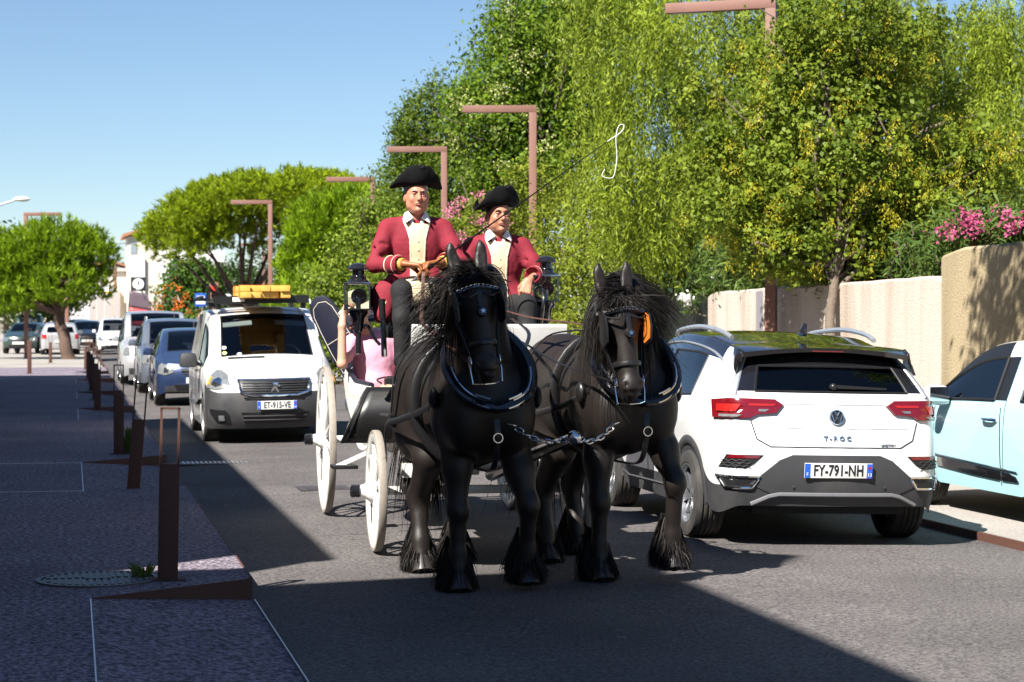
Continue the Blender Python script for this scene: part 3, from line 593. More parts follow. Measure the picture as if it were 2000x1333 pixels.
# -- tall tree with pale yellow blossom
rg = np.random.default_rng(13)
L2 = [lob(1090, 52, 9.2, (1.9, 2, 1.5)), lob(1000, 52, 7.9, (1.5, 1.7, 1.3)), lob(1130, 52, 7.0, (1.5, 1.6, 1.2)), lob(960, 51, 6.6, (1.1, 1.3, 0.9)), lob(1030, 51, 5.4, (1.6, 1.5, 0.9)), lob(1180, 53, 10.2, (1.8, 1.8, 1.0)), lob(1000, 52, 9.3, (0.8, 0.9, 0.7)), lob(900, 51, 7.1, (0.7, 0.8, 0.5))]
v, f, t_, P = crown_leaves(rg, L2, 1700, 28, 0.21, 0.15, 0.065, shell=0.35, rnd=0.9, droop=0.3, jitter=0.09)
fx = flowers(rg, sample_lobes(rg, L2, 150, 0.92, 0.05)[0], 110, 34, 0.06, 0.13)
tree('pagoda_tree', 'tall airy tree with pale yellow blossom behind the coachmen', 'tree', (11.3, 50.8, 0.05), (11.3, 50.6, 5.5), 0.24, [(v, f, t_)], leafmat('pagoda_leaf', (0.055, 0.115, 0.010), (0.22, 0.31, 0.022)), P, 30, 3, wig=0.3, extra=[('blossom', fx, leafmat('pale_blossom', (0.42, 0.44, 0.14), (0.62, 0.62, 0.28)))])
# -- dark oval evergreen
rg = np.random.default_rng(14)
L3 = [lob(850, 58, 7.2, (1.15, 1.3, 1.35)), lob(800, 58, 5.5, (1.0, 1.1, 1.0)), lob(890, 57, 5.5, (1.3, 1.2, 1.2)), lob(760, 57, 4.9, (0.45, 0.6, 0.4)), lob(790, 58, 6.8, (0.4, 0.5, 0.8)), lob(835, 57, 3.9, (1.3, 1.2, 1.2))]
v, f, t_, P = crown_leaves(rg, L3, 1250, 26, 0.17, 0.12, 0.06, shell=0.5, rnd=0.8, jitter=0.12)
tree('laurel_tree', 'dark oval evergreen tree with upright twigs behind the driver hat', 'tree', (8.6+2.2, 57.9, 0.05), (10.6, 57.6, 4.2), 0.2, [(v, f, t_)], leafmat('laurel_leaf', (0.035, 0.075, 0.008), (0.17, 0.23, 0.02)), P, 24, 4, wig=0.25)

# -- big umbrella pine
rg = np.random.default_rng(15)
L4 = []
for k in range(130):
    a_ = rg.uniform(0, 2*PI); q_ = rg.uniform(0.05, 1)**0.5; u = q_*math.cos(a_); w = q_*math.sin(a_)
    dome = math.sqrt(max(0, 1-u*u*0.95-w*w*0.6))
    L4.append(lob(528+u*228, 90+w*4.6, 4.9+2.9*dome+(0.45*u), (1.05, 1.05, 0.60)))
for k in range(70):
    a_ = rg.uniform(0, 2*PI); q_ = rg.uniform(0.12, 1)**0.5; u = q_*math.cos(a_); w = q_*math.sin(a_)
    if -0.45 < u < 0.25 and w < 0.3: continue
    L4.append(lob(528+u*220, 90+w*4.4, 4.75+1.5*math.sqrt(max(0, 1-q_*q_))+0.35*u, (1.0, 1.0, 0.5)))
v, f, t_, P = needle_tufts(rg, L4, 8500, 18, 0.26, 0.045, shell=0.6, up=0.8, spread=0.55)
pt = tree('umbrella_pine', 'large umbrella pine with wide flat dome crown and forked trunk', 'tree', (8.0, 89.6, 0.05), at_(478, 90, 3.3), 0.34, [(v, f, t_)], leafmat('pine_needle', (0.10, 0.15, 0.006), (0.34, 0.43, 0.012), trans=0.3), P, 0, 5, bark=M_barkp)
b = MB(); o_ = Vector((8.0, 89.6, 0.05)); fork = Vector(at_(476, 90, 2.3))-o_
for (px, z, r_) in ((340, 4.9, 0.17), (400, 5.2, 0.13), (455, 6.0, 0.12), (520, 5.8, 0.15), (600, 6.0, 0.15), (680, 5.6, 0.12)):
    for dd in (-1.6, 1.8):
        e = Vector(at_(px+rg.uniform(-15, 15), 90+dd*rg.uniform(0.7, 1.3), z+rg.uniform(-0.2, 0.5)))-o_
        p = smoothpath([fork-Vector((0, 0, 0.15)), fork.lerp(e, 0.35)+Vector((0, 0, 0.25*rg.normal()-0.05)), fork.lerp(e, 0.7)+Vector((rg.normal(0, .1), 0, 0.12*rg.normal())), e], 5)
        b.tube(p, [lerp(r_*0.9, 0.03, i/(len(p)-1)) for i in range(len(p))], 8)
b.build('branch', M_barkp, pt, smooth=60, fix=False)

# -- leaning small pine at the left kerb
rg = np.random.default_rng(16)
L5 = [lob(112, 79, 4.3, (1.75, 1.7, 1.25)), lob(170, 79, 4.0, (1.15, 1.2, 1.1)), lob(60, 79, 3.9, (1.3, 1.4, 1.2)), lob(125, 78, 2.9, (1.3, 1.3, 0.75)), lob(60, 79, 2.7, (1.3, 1.3, 0.75)), lob(0, 79, 3.7, (1.3, 1.3, 1.3)), lob(-40, 79, 3.3, (1.4, 1.4, 1.4)), lob(185, 79, 2.95, (0.65, 0.8, 0.7)), lob(10, 78, 2.3, (1.1, 1.1, 0.5))]
v, f, t_, P = needle_tufts(rg, L5, 3000, 20, 0.30, 0.040, shell=0.55, up=1.2, spread=0.42)
tree('small_pine', 'small round pine with thick leaning trunk at the edge of the pavement', 'tree', (-0.1, 80.6, 0.05), at_(112, 79, 2.6), 0.27, [(v, f, t_)], leafmat('pine_needle2', (0.08, 0.145, 0.006), (0.28, 0.41, 0.014), trans=0.3), P, 16, 6, bark=M_barkp, wig=0.2)
# -- young bright pine and shrubs along the garden wall
rg = np.random.default_rng(17)
L6 = [lob(640, 66, 4.5, (1.3, 1.3, 1.15)), lob(690, 66, 4.9, (1.0, 1.1, 1.0)), lob(600, 66, 3.4, (1.0, 1.0, 0.9)), lob(720, 66, 3.6, (1.2, 1.2, 1.1)), lob(560, 65, 2.1, (0.75, 0.8, 0.6)), lob(640, 65, 2.4, (1.2, 1, 0.9))]
v, f, t_, P = needle_tufts(rg, L6, 2200, 18, 0.30, 0.040, shell=0.55, up=1.0, spread=0.4)
tree('young_pine', 'bright green young pine with upright shoots right of the umbrella pine', 'tree', (9.9+1, 66.5, 0.05), (10.9, 66.3, 3.6), 0.16, [(v, f, t_)], leafmat('pine_needle3', (0.09, 0.17, 0.006), (0.31, 0.44, 0.014), trans=0.3), P, 12, 7, bark=M_barkp)
def shrub(name, label, lobes, n, per, cs, L, Wd, m, seed, extra=None, shell=0.5, up=0.35, rnd=0.85, group=None, base=None, droop=0.0):
    rg = np.random.default_rng(seed); v, f, t_, P = crown_leaves(rg, lobes, n, per, cs, L, Wd, shell=shell, up=up, rnd=rnd, jitter=0.1, droop=droop)
    c = np.mean([l[0] for l in lobes], 0); base = base or (c[0], c[1], 0.05)
    ex = [(nm, flowers(rg, sample_lobes(rg, lobes if fl is None else fl, 300, 0.95, 0.04)[0], nf, pf, sz, sp), mm) for nm, nf, pf, sz, sp, mm, fl in (extra or [])]
    return tree(name, label, 'shrub', base, (base[0], base[1], max(0.5, c[2]*0.6)), 0.06, [(v, f, t_)], m, P, 12, seed, extra=ex, group=group)
M_sh1 = leafmat('shrub_leaf', (0.075, 0.115, 0.012), (0.29, 0.33, 0.03), (0.36, 0.18, 0.06)); M_sh2 = leafmat('privet_leaf', (0.07, 0.125, 0.012), (0.29, 0.36, 0.04)); M_pink = leafmat('pink_petal', (0.42, 0.10, 0.18), (0.62, 0.26, 0.34), trans=0.3); M_deep = leafmat('deep_pink_petal', (0.33, 0.04, 0.12), (0.55, 0.14, 0.26), trans=0.3)
M_whitep = leafmat('white_petal', (0.7, 0.7, 0.66), (0.8, 0.8, 0.76), trans=0.3)
shrub('crape_myrtle', 'tall olive green shrub with pink flowers between the two coachmen', [lob(980, 43, 3.6, (1.0, 1, 0.8)), lob(930, 43, 3.4, (0.7, 0.9, 0.9)), lob(1040, 42, 4.3, (0.8, 0.8, 0.7)), lob(1000, 43, 2.2, (1.5, 1, 1.1)), lob(1000, 43, 0.9, (1.6, 1, 0.9))], 640, 28, 0.15, 0.085, 0.05, M_sh1, 21, [('blossom', 24, 34, 0.05, 0.07, M_pink, [lob(930, 41.5, 3.75, (0.6, 0.4, 0.55)), lob(985, 41.5, 4.0, (0.45, 0.4, 0.3))])])
shrub('garden_shrub', 'dense olive shrub with reddish tips behind the right horse lantern', [lob(1130, 39, 3.5, (1.05, 1, 0.9)), lob(1190, 38, 2.7, (0.9, 1, 0.9)), lob(1090, 38, 2.3, (1.0, 0.9, 0.9)), lob(1160, 39, 4.2, (0.6, 0.8, 0.5)), lob(1225, 36, 1.7, (0.8, 0.8, 0.9)), lob(1130, 37, 1.0, (1.4, 0.9, 1.0))], 900, 28, 0.14, 0.075, 0.045, M_sh1, 22)
shrub('privet_shrub', 'light green leafy shrub behind the passenger hat', [lob(700, 52, 3.3, (0.9, 1, 1.0)), lob(740, 52, 4.4, (0.7, 0.8, 0.7)), lob(660, 52, 2.5, (1.0, 1, 0.9)), lob(770, 51, 3.0, (0.9, 0.9, 1.2)), lob(610, 54, 1.7, (1.0, 1, 0.8)), lob(690, 52, 1.0, (1.8, 0.9, 1.0))], 860, 24, 0.15, 0.10, 0.065, M_sh2, 23)
shrub('privet_shrub', 'pale green shrub behind the carriage driver seat', [lob(840, 46, 3.0, (1.1, 1, 1.1)), lob(780, 45, 2.0, (1.2, 1, 1.1)), lob(880, 45, 2.2, (1.1, 0.9, 1.2)), lob(830, 45, 0.9, (1.6, 0.9, 0.9))], 700, 24, 0.15, 0.095, 0.06, M_sh2, 24)
shrub('creeper', 'orange flowered trumpet creeper covering a wall by the traffic light', [lob(345, 112, 2.9, (1.2, 1, 1.4)), lob(370, 112, 4.3, (1.4, 1, 0.9)), lob(330, 112, 1.4, (0.9, 1, 1.1)), lob(400, 112, 3.6, (1.2, 1, 1.3)), lob(372, 110, 1.2, (1.1, 0.8, 1.0))], 620, 18, 0.2, 0.2, 0.13, leafmat('creeper_leaf', (0.035, 0.10, 0.015), (0.13, 0.21, 0.03)), 25, [('blossom', 70, 12, 0.11, 0.14, leafmat('orange_petal', (0.62, 0.13, 0.02), (0.75, 0.25, 0.04)), [lob(335, 111, 2.4, (0.9, 1, 1.3)), lob(372, 109.4, 1.3, (0.9, 0.8, 0.9)), lob(372, 109.4, 1.3, (0.9, 0.8, 0.9))])])
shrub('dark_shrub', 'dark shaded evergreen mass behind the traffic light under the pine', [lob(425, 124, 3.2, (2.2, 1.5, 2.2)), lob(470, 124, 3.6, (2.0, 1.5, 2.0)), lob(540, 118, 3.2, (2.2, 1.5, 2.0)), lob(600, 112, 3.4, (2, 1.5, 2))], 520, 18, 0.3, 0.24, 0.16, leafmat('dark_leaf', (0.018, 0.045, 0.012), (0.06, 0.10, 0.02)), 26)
shrub('garden_shrub', 'low green bush at the foot of the umbrella pine trunk', [lob(440, 93, 1.2, (0.9, 0.8, 0.8)), lob(560, 84, 1.4, (1.2, 0.8, 0.9))], 200, 18, 0.15, 0.14, 0.09, M_sh2, 27)
# oleanders behind the wall
M_ole = leafmat('oleander_leaf', (0.05, 0.10, 0.02), (0.17, 0.24, 0.05))
def oleander(label, lobes, n, seed, extra): return shrub('oleander', label, lobes, n, 20, 0.10, 0.19, 0.030, M_ole, seed, extra, shell=0.4, up=0.5, rnd=0.9, group='oleanders behind the garden wall')
oleander('oleander with deep pink flowers spilling over the taller ochre wall', [lob(1930, 23.6, 2.75, (0.5, 0.5, 0.35)), lob(1850, 24.2, 2.55, (0.55, 0.5, 0.4)), lob(2020, 23.5, 2.7, (0.5, 0.5, 0.4))], 200, 31, [('blossom', 30, 36, 0.040, 0.048, M_deep, [lob(1945, 23.2, 2.86, (0.42, 0.25, 0.14)), lob(1890, 23.5, 2.7, (0.3, 0.25, 0.14)), lob(2005, 23.0, 2.85, (0.3, 0.25, 0.15))])])
oleander('oleander with a few red pink flowers above the middle of the roughcast wall', [lob(1720, 26.8, 2.35, (0.75, 0.4, 0.32)), lob(1650, 27.6, 2.4, (0.6, 0.4, 0.4)), lob(1800, 26.0, 2.45, (0.5, 0.4, 0.4)), lob(1740, 27.3, 3.2, (0.9, 0.5, 0.5))], 300, 32, [('blossom', 34, 22, 0.042, 0.045, M_deep, None)])
oleander('oleander with long bright leaves and white flowers over the gate end of the wall', [lob(1460, 31.0, 2.35, (0.55, 0.5, 0.4)), lob(1410, 31.6, 2.55, (0.4, 0.5, 0.5)), lob(1530, 30.0, 2.3, (0.6, 0.45, 0.35)), lob(1345, 32.0, 1.98, (0.2, 0.3, 0.13))], 260, 33, [('blossom', 6, 26, 0.05, 0.04, M_whitep, [lob(1335, 31.6, 2.0, (0.1, 0.1, 0.06)), lob(1385, 31.4, 2.35, (0.12, 0.1, 0.08))])])
# far trees
def far_tree(label, px, d, z, r, m, seed, n=260, cs=0.35, L=0.35, name='roadside_tree'):
    rg = np.random.default_rng(seed); lobes = [lob(px+rg.normal(0, 1)*r*12, d+rg.normal(0, r*0.4), z+rg.normal(0, r*0.45), (r*0.75, r*0.75, r*0.6)) for _ in range(6)]
    v, f, t_, P = crown_leaves(rg, lobes, n, 16, cs, L, L*0.6, shell=0.4); bx = at_(px, d, 0.05)
    tree(name, label, 'tree', bx, (bx[0], bx[1], max(z-r*0.5, 1.5)), 0.2, [(v, f, t_)], m, P, 8, seed)
M_ft = leafmat('far_leaf', (0.035, 0.075, 0.018), (0.14, 0.19, 0.04)); M_fd = leafmat('far_dark_leaf', (0.02, 0.05, 0.022), (0.07, 0.11, 0.035))
far_tree('roadside tree shading the far end of the left pavement', 12, 118, 4.4, 2.4, M_ft, 41)
far_tree('second roadside tree in the row beyond the small pine', -20, 145, 4.6, 3.0, M_ft, 42)
far_tree('roadside tree between parked cars and the cream shop', 105, 150, 3.4, 1.9, M_ft, 43)
far_tree('dark conifer rising behind the flat roofed cream shop', 205, 205, 5.4, 2.0, M_fd, 44, name='conifer')
far_tree('garden tree behind the weeping pepper tree, top right of the street', 1900, 46, 6.0, 3.2, M_ft, 45, n=420, cs=0.28, L=0.2, name='garden_tree')
far_tree('garden tree hidden behind the leafy street tree', 1600, 48, 5.0, 3.0, M_ft, 46, n=420, cs=0.28, L=0.2, name='garden_tree')
far_tree('garden tree filling the gap behind the coachmen', 1000, 62, 4.6, 2.8, M_ft, 47, n=420, cs=0.28, L=0.2, name='garden_tree')
far_tree('garden tree beyond the dark garden gate', 1330, 44, 3.2, 2.4, M_fd, 48, n=420, cs=0.28, L=0.2, name='garden_tree')
far_tree('garden tree behind the young pine', 700, 78, 4.2, 2.6, M_ft, 49, n=360, cs=0.3, L=0.22, name='garden_tree')

# -- street tree standing just out of view on the right; its shade dapples the ochre wall
rg = np.random.default_rng(18)
L9 = [(np.array(c_), np.array(r_)) for c_, r_ in (((6.9, 16.9, 6.6), (1.2, 0.9, 0.9)), ((8.1, 16.0, 6.7), (1.4, 1.4, 1.1)), ((9.0, 14.9, 6.6), (1.5, 1.5, 1.2)))]
v, f, t_, P = crown_leaves(rg, L9, 700, 24, 0.13, 0.10, 0.07, shell=0.4)
tree('plane_tree', 'leaning street tree beside the pale turquoise car, reaching over the road', 'tree', (9.3, 14.2, 0.05), (8.8, 15.2, 5.2), 0.14, [(v, f, t_)], MATS['maple_leaf'], P, 18, 18)
# ================================================================ vehicles
def paint(name, col, rough=0.25, coat=1.0, metal=0.0, flake=0.0):
    if name in MATS: return MATS[name]
    m = mat(name, col, rough=rough, coat=coat, var=0.03, scale=2.0, metal=metal, dirt=(tuple(c*0.72+0.02 for c in col), 1.7, 0.18))
    nt = m.node_tree; N = nt.nodes; L = nt.links; b = N['Principled BSDF']; o = N['Material Output']
    g = N.new('ShaderNodeNewGeometry'); d = N.new('ShaderNodeBsdfDiffuse'); d.inputs[0].default_value = (0.02, 0.02, 0.022, 1)
    mx = N.new('ShaderNodeMixShader'); L.new(g.outputs['Backfacing'], mx.inputs[0]); L.new(b.outputs[0], mx.inputs[1]); L.new(d.outputs[0], mx.inputs[2]); L.new(mx.outputs[0], o.inputs[0])
    return m
M_cwhite = paint('white_car_paint', (0.66, 0.66, 0.655)); M_cblack = paint('black_car_paint', (0.008, 0.008, 0.010), rough=0.12)
M_plastic = mat('grey_bumper_plastic', (0.035, 0.035, 0.038), rough=0.55, var=0.15, bump=0.08, bscale=200, dirt=((0.09, 0.085, 0.08), 3, 0.35)); M_trim = mat('black_trim', (0.010, 0.010, 0.011), rough=0.4)
M_rubber = mat('tyre_rubber', (0.028, 0.026, 0.025), rough=0.85, var=0.2, dirt=((0.11, 0.095, 0.08), 6, 0.6)); M_alloy = mat('alloy', (0.40, 0.41, 0.43), rough=0.25, metal=0.85); M_chrome = mat('chrome', (0.75, 0.76, 0.78), rough=0.08, metal=1.0)
M_glass_d = glass('tinted_glass', (0.26, 0.28, 0.32)); M_glass_w = glass('windscreen_glass', (0.50, 0.55, 0.55)); M_glass_r = glass('rear_screen_glass', (0.42, 0.44, 0.50)); M_glass_t = glass('blue_tinted_glass', (0.30, 0.42, 0.46))
M_seat = mat('seat_cloth', (0.018, 0.018, 0.020), rough=0.9); M_red = mat('tail_red', (0.13, 0.004, 0.008), rough=0.12, coat=1.0, var=0.3, scale=30); M_redl = mat('tail_red_bright', (0.32, 0.012, 0.010), rough=0.15, coat=1.0); M_lens = mat('headlamp_lens', (0.20, 0.21, 0.215), rough=0.15, coat=1.0, var=0.6, scale=16, metal=0.3)
M_plate = mat('plate_white', (0.72, 0.72, 0.68), rough=0.35, var=0.03); M_eu = mat('plate_blue', (0.02, 0.10, 0.50), rough=0.35); M_ink = mat('plate_ink', (0.012, 0.012, 0.014), rough=0.5)
FR = [-1, -0.87, -0.45, 0, 0.45, 0.87, 1]
class Car:
    def __init__(s, spec, root):
        s.sp = spec; s.root = root; s.parts = {}
        s.shell()
    def shell(s):
        sp = s.sp; ys = sp['ys']; n = len(ys); H = sp['L']/2
        C = lambda k, y: interp(y, [p[0] for p in sp[k]], [p[1] for p in sp[k]])
        rz = [p[0] for p in sp['rear']]; ry = [p[1] for p in sp['rear']]; fz = [p[0] for p in sp['front']]; fy = [p[1] for p in sp['front']]
        V = []; idx = {}
        def yw(y, z):
            t = min(1, max(0, (sp.get('ry0', -0.6)-y)/(sp.get('ry0', -0.6)+H))); u = min(1, max(0, (y-sp.get('fy0', 0.9))/(H-sp.get('fy0', 0.9))))
            return y+(interp(z, rz, ry)+H)*t**1.3+(interp(z, fz, fy)-H)*u**1.3
        def put(key, p): idx[key] = len(V); V.append(p)
        rowz = []
        for i, y in enumerate(ys):
            zt = C('top', y); zb = min(C('belt', y), zt-0.045); g = zt-zb; wb = C('wb', y); wt = min(C('wt', y), wb*0.97)
            z0 = sp['sill']+ (sp.get('tail', 0.06) if i in (0, n-1) else 0)
            for yc in (sp['yr'], sp['yf']):
                d = abs(y-yc); ra = sp['ra']
                if d < ra-1e-4: z0 = max(z0, sp['r']+math.sqrt(max(0, ra*ra-d*d))*0.985)
            z3 = zb-0.10; z1 = z0+(z3-z0)*0.25; z2 = z0+(z3-z0)*0.62
            w4 = wb*sp.get('shoulder', 0.965); z5 = zt-min(0.075, g*0.45); w5 = lerp(wt, w4, (zt-z5)/g)+0.008*min(1, g*4)
            rows = [(z0, wb*0.975), (z1, wb*0.997), (z2, wb), (z3, wb*0.992), (zb, w4), (z5, w5), (zt, wt)]
            rowz.append(rows)
            for sd in (-1, 1):
                for j, (z, w) in enumerate(rows): put(('s', sd, i, j), (sd*w, yw(y, z), z))
            cr = sp.get('crown', 0.035)
            for c in range(1, 6): x = FR[c]; put(('t', i, c), (x*wt, yw(y, zt), zt+cr*(1-x*x)))
        for end, i in (('r', 0), ('f', n-1)):
            bl = sp['bulge_r'] if end == 'r' else -sp['bulge_f']
            for j in range(6):
                z, w = rowz[i][j]
                for c in range(1, 6): x = FR[c]; put((end, j, c), (x*w, yw(ys[i], z)-bl*(1-x*x), z))
            for c in range(1, 6):
                k = idx[('t', i, c)]; p = V[k]; V[k] = (p[0], p[1]-bl*(1-FR[c]**2)*0.6, p[2])
        def T(i, c): return idx[('s', -1, i, 6)] if c == 0 else idx[('s', 1, i, 6)] if c == 6 else idx[('t', i, c)]
        def K(end, j, c):
            i = 0 if end == 'r' else n-1
            if j == 6: return T(i, c)
            return idx[('s', -1, i, j)] if c == 0 else idx[('s', 1, i, j)] if c == 6 else idx[(end, j, c)]
        F = []; tags = []; names = []
        def add(f, nm):
            if nm not in names: names.append(nm)
            F.append(f); tags.append(names.index(nm))
        tg = sp['tag']
        for sd in (-1, 1):
            for i in range(n-1):
                for j in range(6):
                    q = [idx[('s', sd, i, j)], idx[('s', sd, i+1, j)], idx[('s', sd, i+1, j+1)], idx[('s', sd, i, j+1)]]
                    add(q if sd == 1 else q[::-1], tg('side', (ys[i]+ys[i+1])/2, j, sd))
        for i in range(n-1):
            for c in range(6): add([T(i, c), T(i, c+1), T(i+1, c+1), T(i+1, c)], tg('top', (ys[i]+ys[i+1])/2, c, 0))
        for end in 'rf':
            for j in range(6):
                for c in range(6):
                    q = [K(end, j, c), K(end, j, c+1), K(end, j+1, c+1), K(end, j+1, c)]
                    add(q if end == 'r' else q[::-1], tg('rear' if end == 'r' else 'front', j, c, 0))
        me = bpy.data.meshes.new('shell'); me.from_pydata(V, [], F); me.polygons.foreach_set('material_index', tags)
        for _ in names: me.materials.append(None)
        cr = me.attributes.new('crease_edge', 'FLOAT', 'EDGE'); vals = [0.0]*len(me.edges)
        rev = {v: k for k, v in idx.items()}
        for e in me.edges:
            a, b = rev[e.vertices[0]], rev[e.vertices[1]]
            if a[0] == 's' and b[0] == 's' and a[3] == b[3] and a[3] in (4,): vals[e.index] = sp.get('crease', 0.45)
            if a[0] == 's' and b[0] == 's' and a[3] == b[3] == 0: vals[e.index] = 0.6
        cr.data.foreach_set('value', vals)
        o = link('shell', me); md = o.modifiers.new('s', 'SUBSURF'); md.levels = md.render_levels = sp.get('sub', 2); md.use_creases = True
        dg = bpy.context.evaluated_depsgraph_get(); ev = bpy.data.meshes.new_from_object(o.evaluated_get(dg)); bpy.data.objects.remove(o)
        bm = bmesh.new(); bm.from_mesh(ev); bmesh.ops.recalc_face_normals(bm, faces=bm.faces)
        s.bvh = BVHTree.FromBMesh(bm); 
        co = [v.co.copy() for v in bm.verts]
        for k, nm in enumerate(names):
            fs = [[v.index for v in f.verts] for f in bm.faces if f.material_index == k]
            if not fs or nm == 'none': continue
            glassy = nm in sp['glass']
            # separate connected islands so each window or door is its own part
            par = {}
            def find(a):
                while par[a] != a: par[a] = par[par[a]]; a = par[a]
                return a
            for f in fs:
                for v in f: par.setdefault(v, v)
            for f in fs:
                r0 = find(f[0])
                for v in f[1:]: par[find(v)] = r0
            groups = {}
            for f in fs: groups.setdefault(find(f[0]), []).append(f)
            for gf in groups.values():
                used = sorted({v for f in gf for v in f}); mp = {v: q for q, v in enumerate(used)}
                m2 = bpy.data.meshes.new(nm); m2.from_pydata([co[v] for v in used], [], [[mp[v] for v in f] for f in gf])
                finish(m2, sp['mats'][nm], 50 if not glassy else 180); ob = link(nm, m2, s.root); s.parts.setdefault(nm, []).append(ob)
        seal = MB(); gap = MB()
        for e in bm.edges:
            if len(e.link_faces) == 2:
                a, b = names[e.link_faces[0].material_index], names[e.link_faces[1].material_index]
                if a != b and 'none' not in (a, b):
                    ga, gb = a in sp['glass'], b in sp['glass']
                    if ga or gb: seal.tube([e.verts[0].co, e.verts[1].co], sp.get('seal', 0.010), 5, caps=False)
                    elif (a, b) not in sp.get('nogap', ()) and (b, a) not in sp.get('nogap', ()): gap.tube([e.verts[0].co, e.verts[1].co], 0.0035, 4, caps=False)
        if seal.f: struct(seal.build('window_seal', M_trim, s.root, fix=False), 'stuff')
        if gap.f: struct(gap.build('panel_gap', M_trim, s.root, fix=False), 'stuff')
        bm.free(); s.names = names
    def cast(s, view, u, v):
        o, d = {'rear': (Vector((u, -9, v)), Vector((0, 1, 0))), 'front': (Vector((u, 9, v)), Vector((0, -1, 0))), 'left': (Vector((-9, u, v)), Vector((1, 0, 0))), 'right': (Vector((9, u, v)), Vector((-1, 0, 0))), 'top': (Vector((u, v, 9)), Vector((0, 0, -1)))}[view] if isinstance(view, str) else (Vector((u, v, 0)), view)
        if not isinstance(view, str): # oblique view: u along the horizontal axis across view, v is height
            d = view.normalized(); w = Vector((-d.y, d.x, 0)).normalized(); o = -d*9+w*(-u)+Vector((0, 0, v))
        h = s.bvh.ray_cast(o, d)
        if h[0] is None:
            h = s.bvh.find_nearest(o+d*8); 
        n = h[1]
        if n.dot(d) > 0: n = -n
        return h[0], n
    def patch(s, poly, view, name, m, off=0.012, rings=(1.0, 0.95, 0.55, 0.2), parent=None, dens=4, sink=0.006, smooth=40):
        n0 = len(poly); pts = []
        for k in range(n0):
            a, b = poly[k], poly[(k+1) % n0]
            for q in range(dens): pts.append((lerp(a[0], b[0], q/dens), lerp(a[1], b[1], q/dens)))
        cx = sum(p[0] for p in pts)/len(pts); cz = sum(p[1] for p in pts)/len(pts); n = len(pts); V = []
        for k, r_ in enumerate(rings):
            for p in pts:
                h, nn = s.cast(view, cx+(p[0]-cx)*r_, cz+(p[1]-cz)*r_); V.append(h+nn*(off if k else -sink))
        h, nn = s.cast(view, cx, cz); V.append(h+nn*off)
        F = [(k*n+i, k*n+(i+1) % n, (k+1)*n+(i+1) % n, (k+1)*n+i) for k in range(len(rings)-1) for i in range(n)]+[((len(rings)-1)*n+i, (len(rings)-1)*n+(i+1) % n, len(V)-1) for i in range(n)]
        return MB().add(V, F).build(name, m, parent or s.root, smooth=smooth)
    def strip(s, pts, view, name, m, r=0.008, off=0.004, n=6, parent=None, flat=1.0):
        P = []
        for k in range(len(pts)-1):
            for q in range(5): P.append((lerp(pts[k][0], pts[k+1][0], q/5), lerp(pts[k][1], pts[k+1][1], q/5)))
        P.append(pts[-1]); V = [(lambda h: h[0]+h[1]*off)(s.cast(view, *p)) for p in P]
        return MB().tube(V, r, n, flat=flat).build(name, m, parent or s.root, fix=False)
def wheel(root, pos, r, w, side, style='alloy', steer=0.0):
    """side: -1 left, +1 right; the face looks outward"""
    hub = MB().lathe([(0, 0.0), (0.035, -0.003), (0.045, -0.012), (0.065, -0.03), (0.065, -w*0.5)], (0, 0, 0), (1, 0, 0), 20).build('wheel', M_alloy, root)
    hub.location = pos; hub.rotation_euler = (0, 0, (PI if side < 0 else 0)+steer); hw = w/2; ri = r*0.69
    off = hw*0.62
    hub.location.x += side*off
    x = lambda a: a-off
    prof = [(ri, x(-hw*0.9)), (ri*1.03, x(-hw)), (r*0.86, x(-hw*1.03)), (r*0.955, x(-hw*0.93)), (r*0.99, x(-hw*0.75))]
    for g_ in (-0.5, -0.17, 0.17, 0.5): prof += [(r, x(hw*(g_-0.09))), (r*0.975, x(hw*(g_-0.07))), (r*0.975, x(hw*(g_+0.07))), (r, x(hw*(g_+0.09)))]
    prof += [(r*0.99, x(hw*0.75)), (r*0.955, x(hw*0.93)), (r*0.86, x(hw*1.03)), (ri*1.03, x(hw)), (ri, x(hw*0.9))]
    MB().lathe(prof, (0, 0, 0), (1, 0, 0), 48).build('tyre', M_rubber, hub, smooth=30)
    rim = MB().lathe([(ri*0.99, x(hw*0.92)), (ri*1.0, x(hw*0.99)), (ri*0.95, x(hw*0.97)), (ri*0.90, x(hw*0.7)), (ri*0.88, x(-hw*0.7))], (0, 0, 0), (1, 0, 0), 40)
    MB().lathe([(ri*0.88, x(-hw*0.3)), (0.0, x(-hw*0.3))], (0, 0, 0), (1, 0, 0), 24).build('shade_disc', M_dark, hub)  # dark disc stands in for the shade behind the spokes
    k = 5 if style == 'alloy' else 8
    for i in range(k):
        a = 2*PI*i/k
        for da in ((-0.17, 0.17) if style == 'alloy' else (0,)):
            p0 = Vector((0.0-0.02, math.cos(a+da*0.5)*0.045, math.sin(a+da*0.5)*0.045)); p1 = Vector((0.012-0.02, math.cos(a+da*1.6)*ri*0.93, math.sin(a+da*1.6)*ri*0.93))
            rim.bar(p0, p1, 0.03 if style == 'alloy' else 0.05, 0.03, up=(1, 0, 0), w2=0.022 if style == 'alloy' else 0.075)
    rim.build('rim', M_alloy if style == 'alloy' else mat('steel_wheel_cover', (0.35, 0.35, 0.36), rough=0.4, metal=0.5), hub, smooth=35)
    return hub
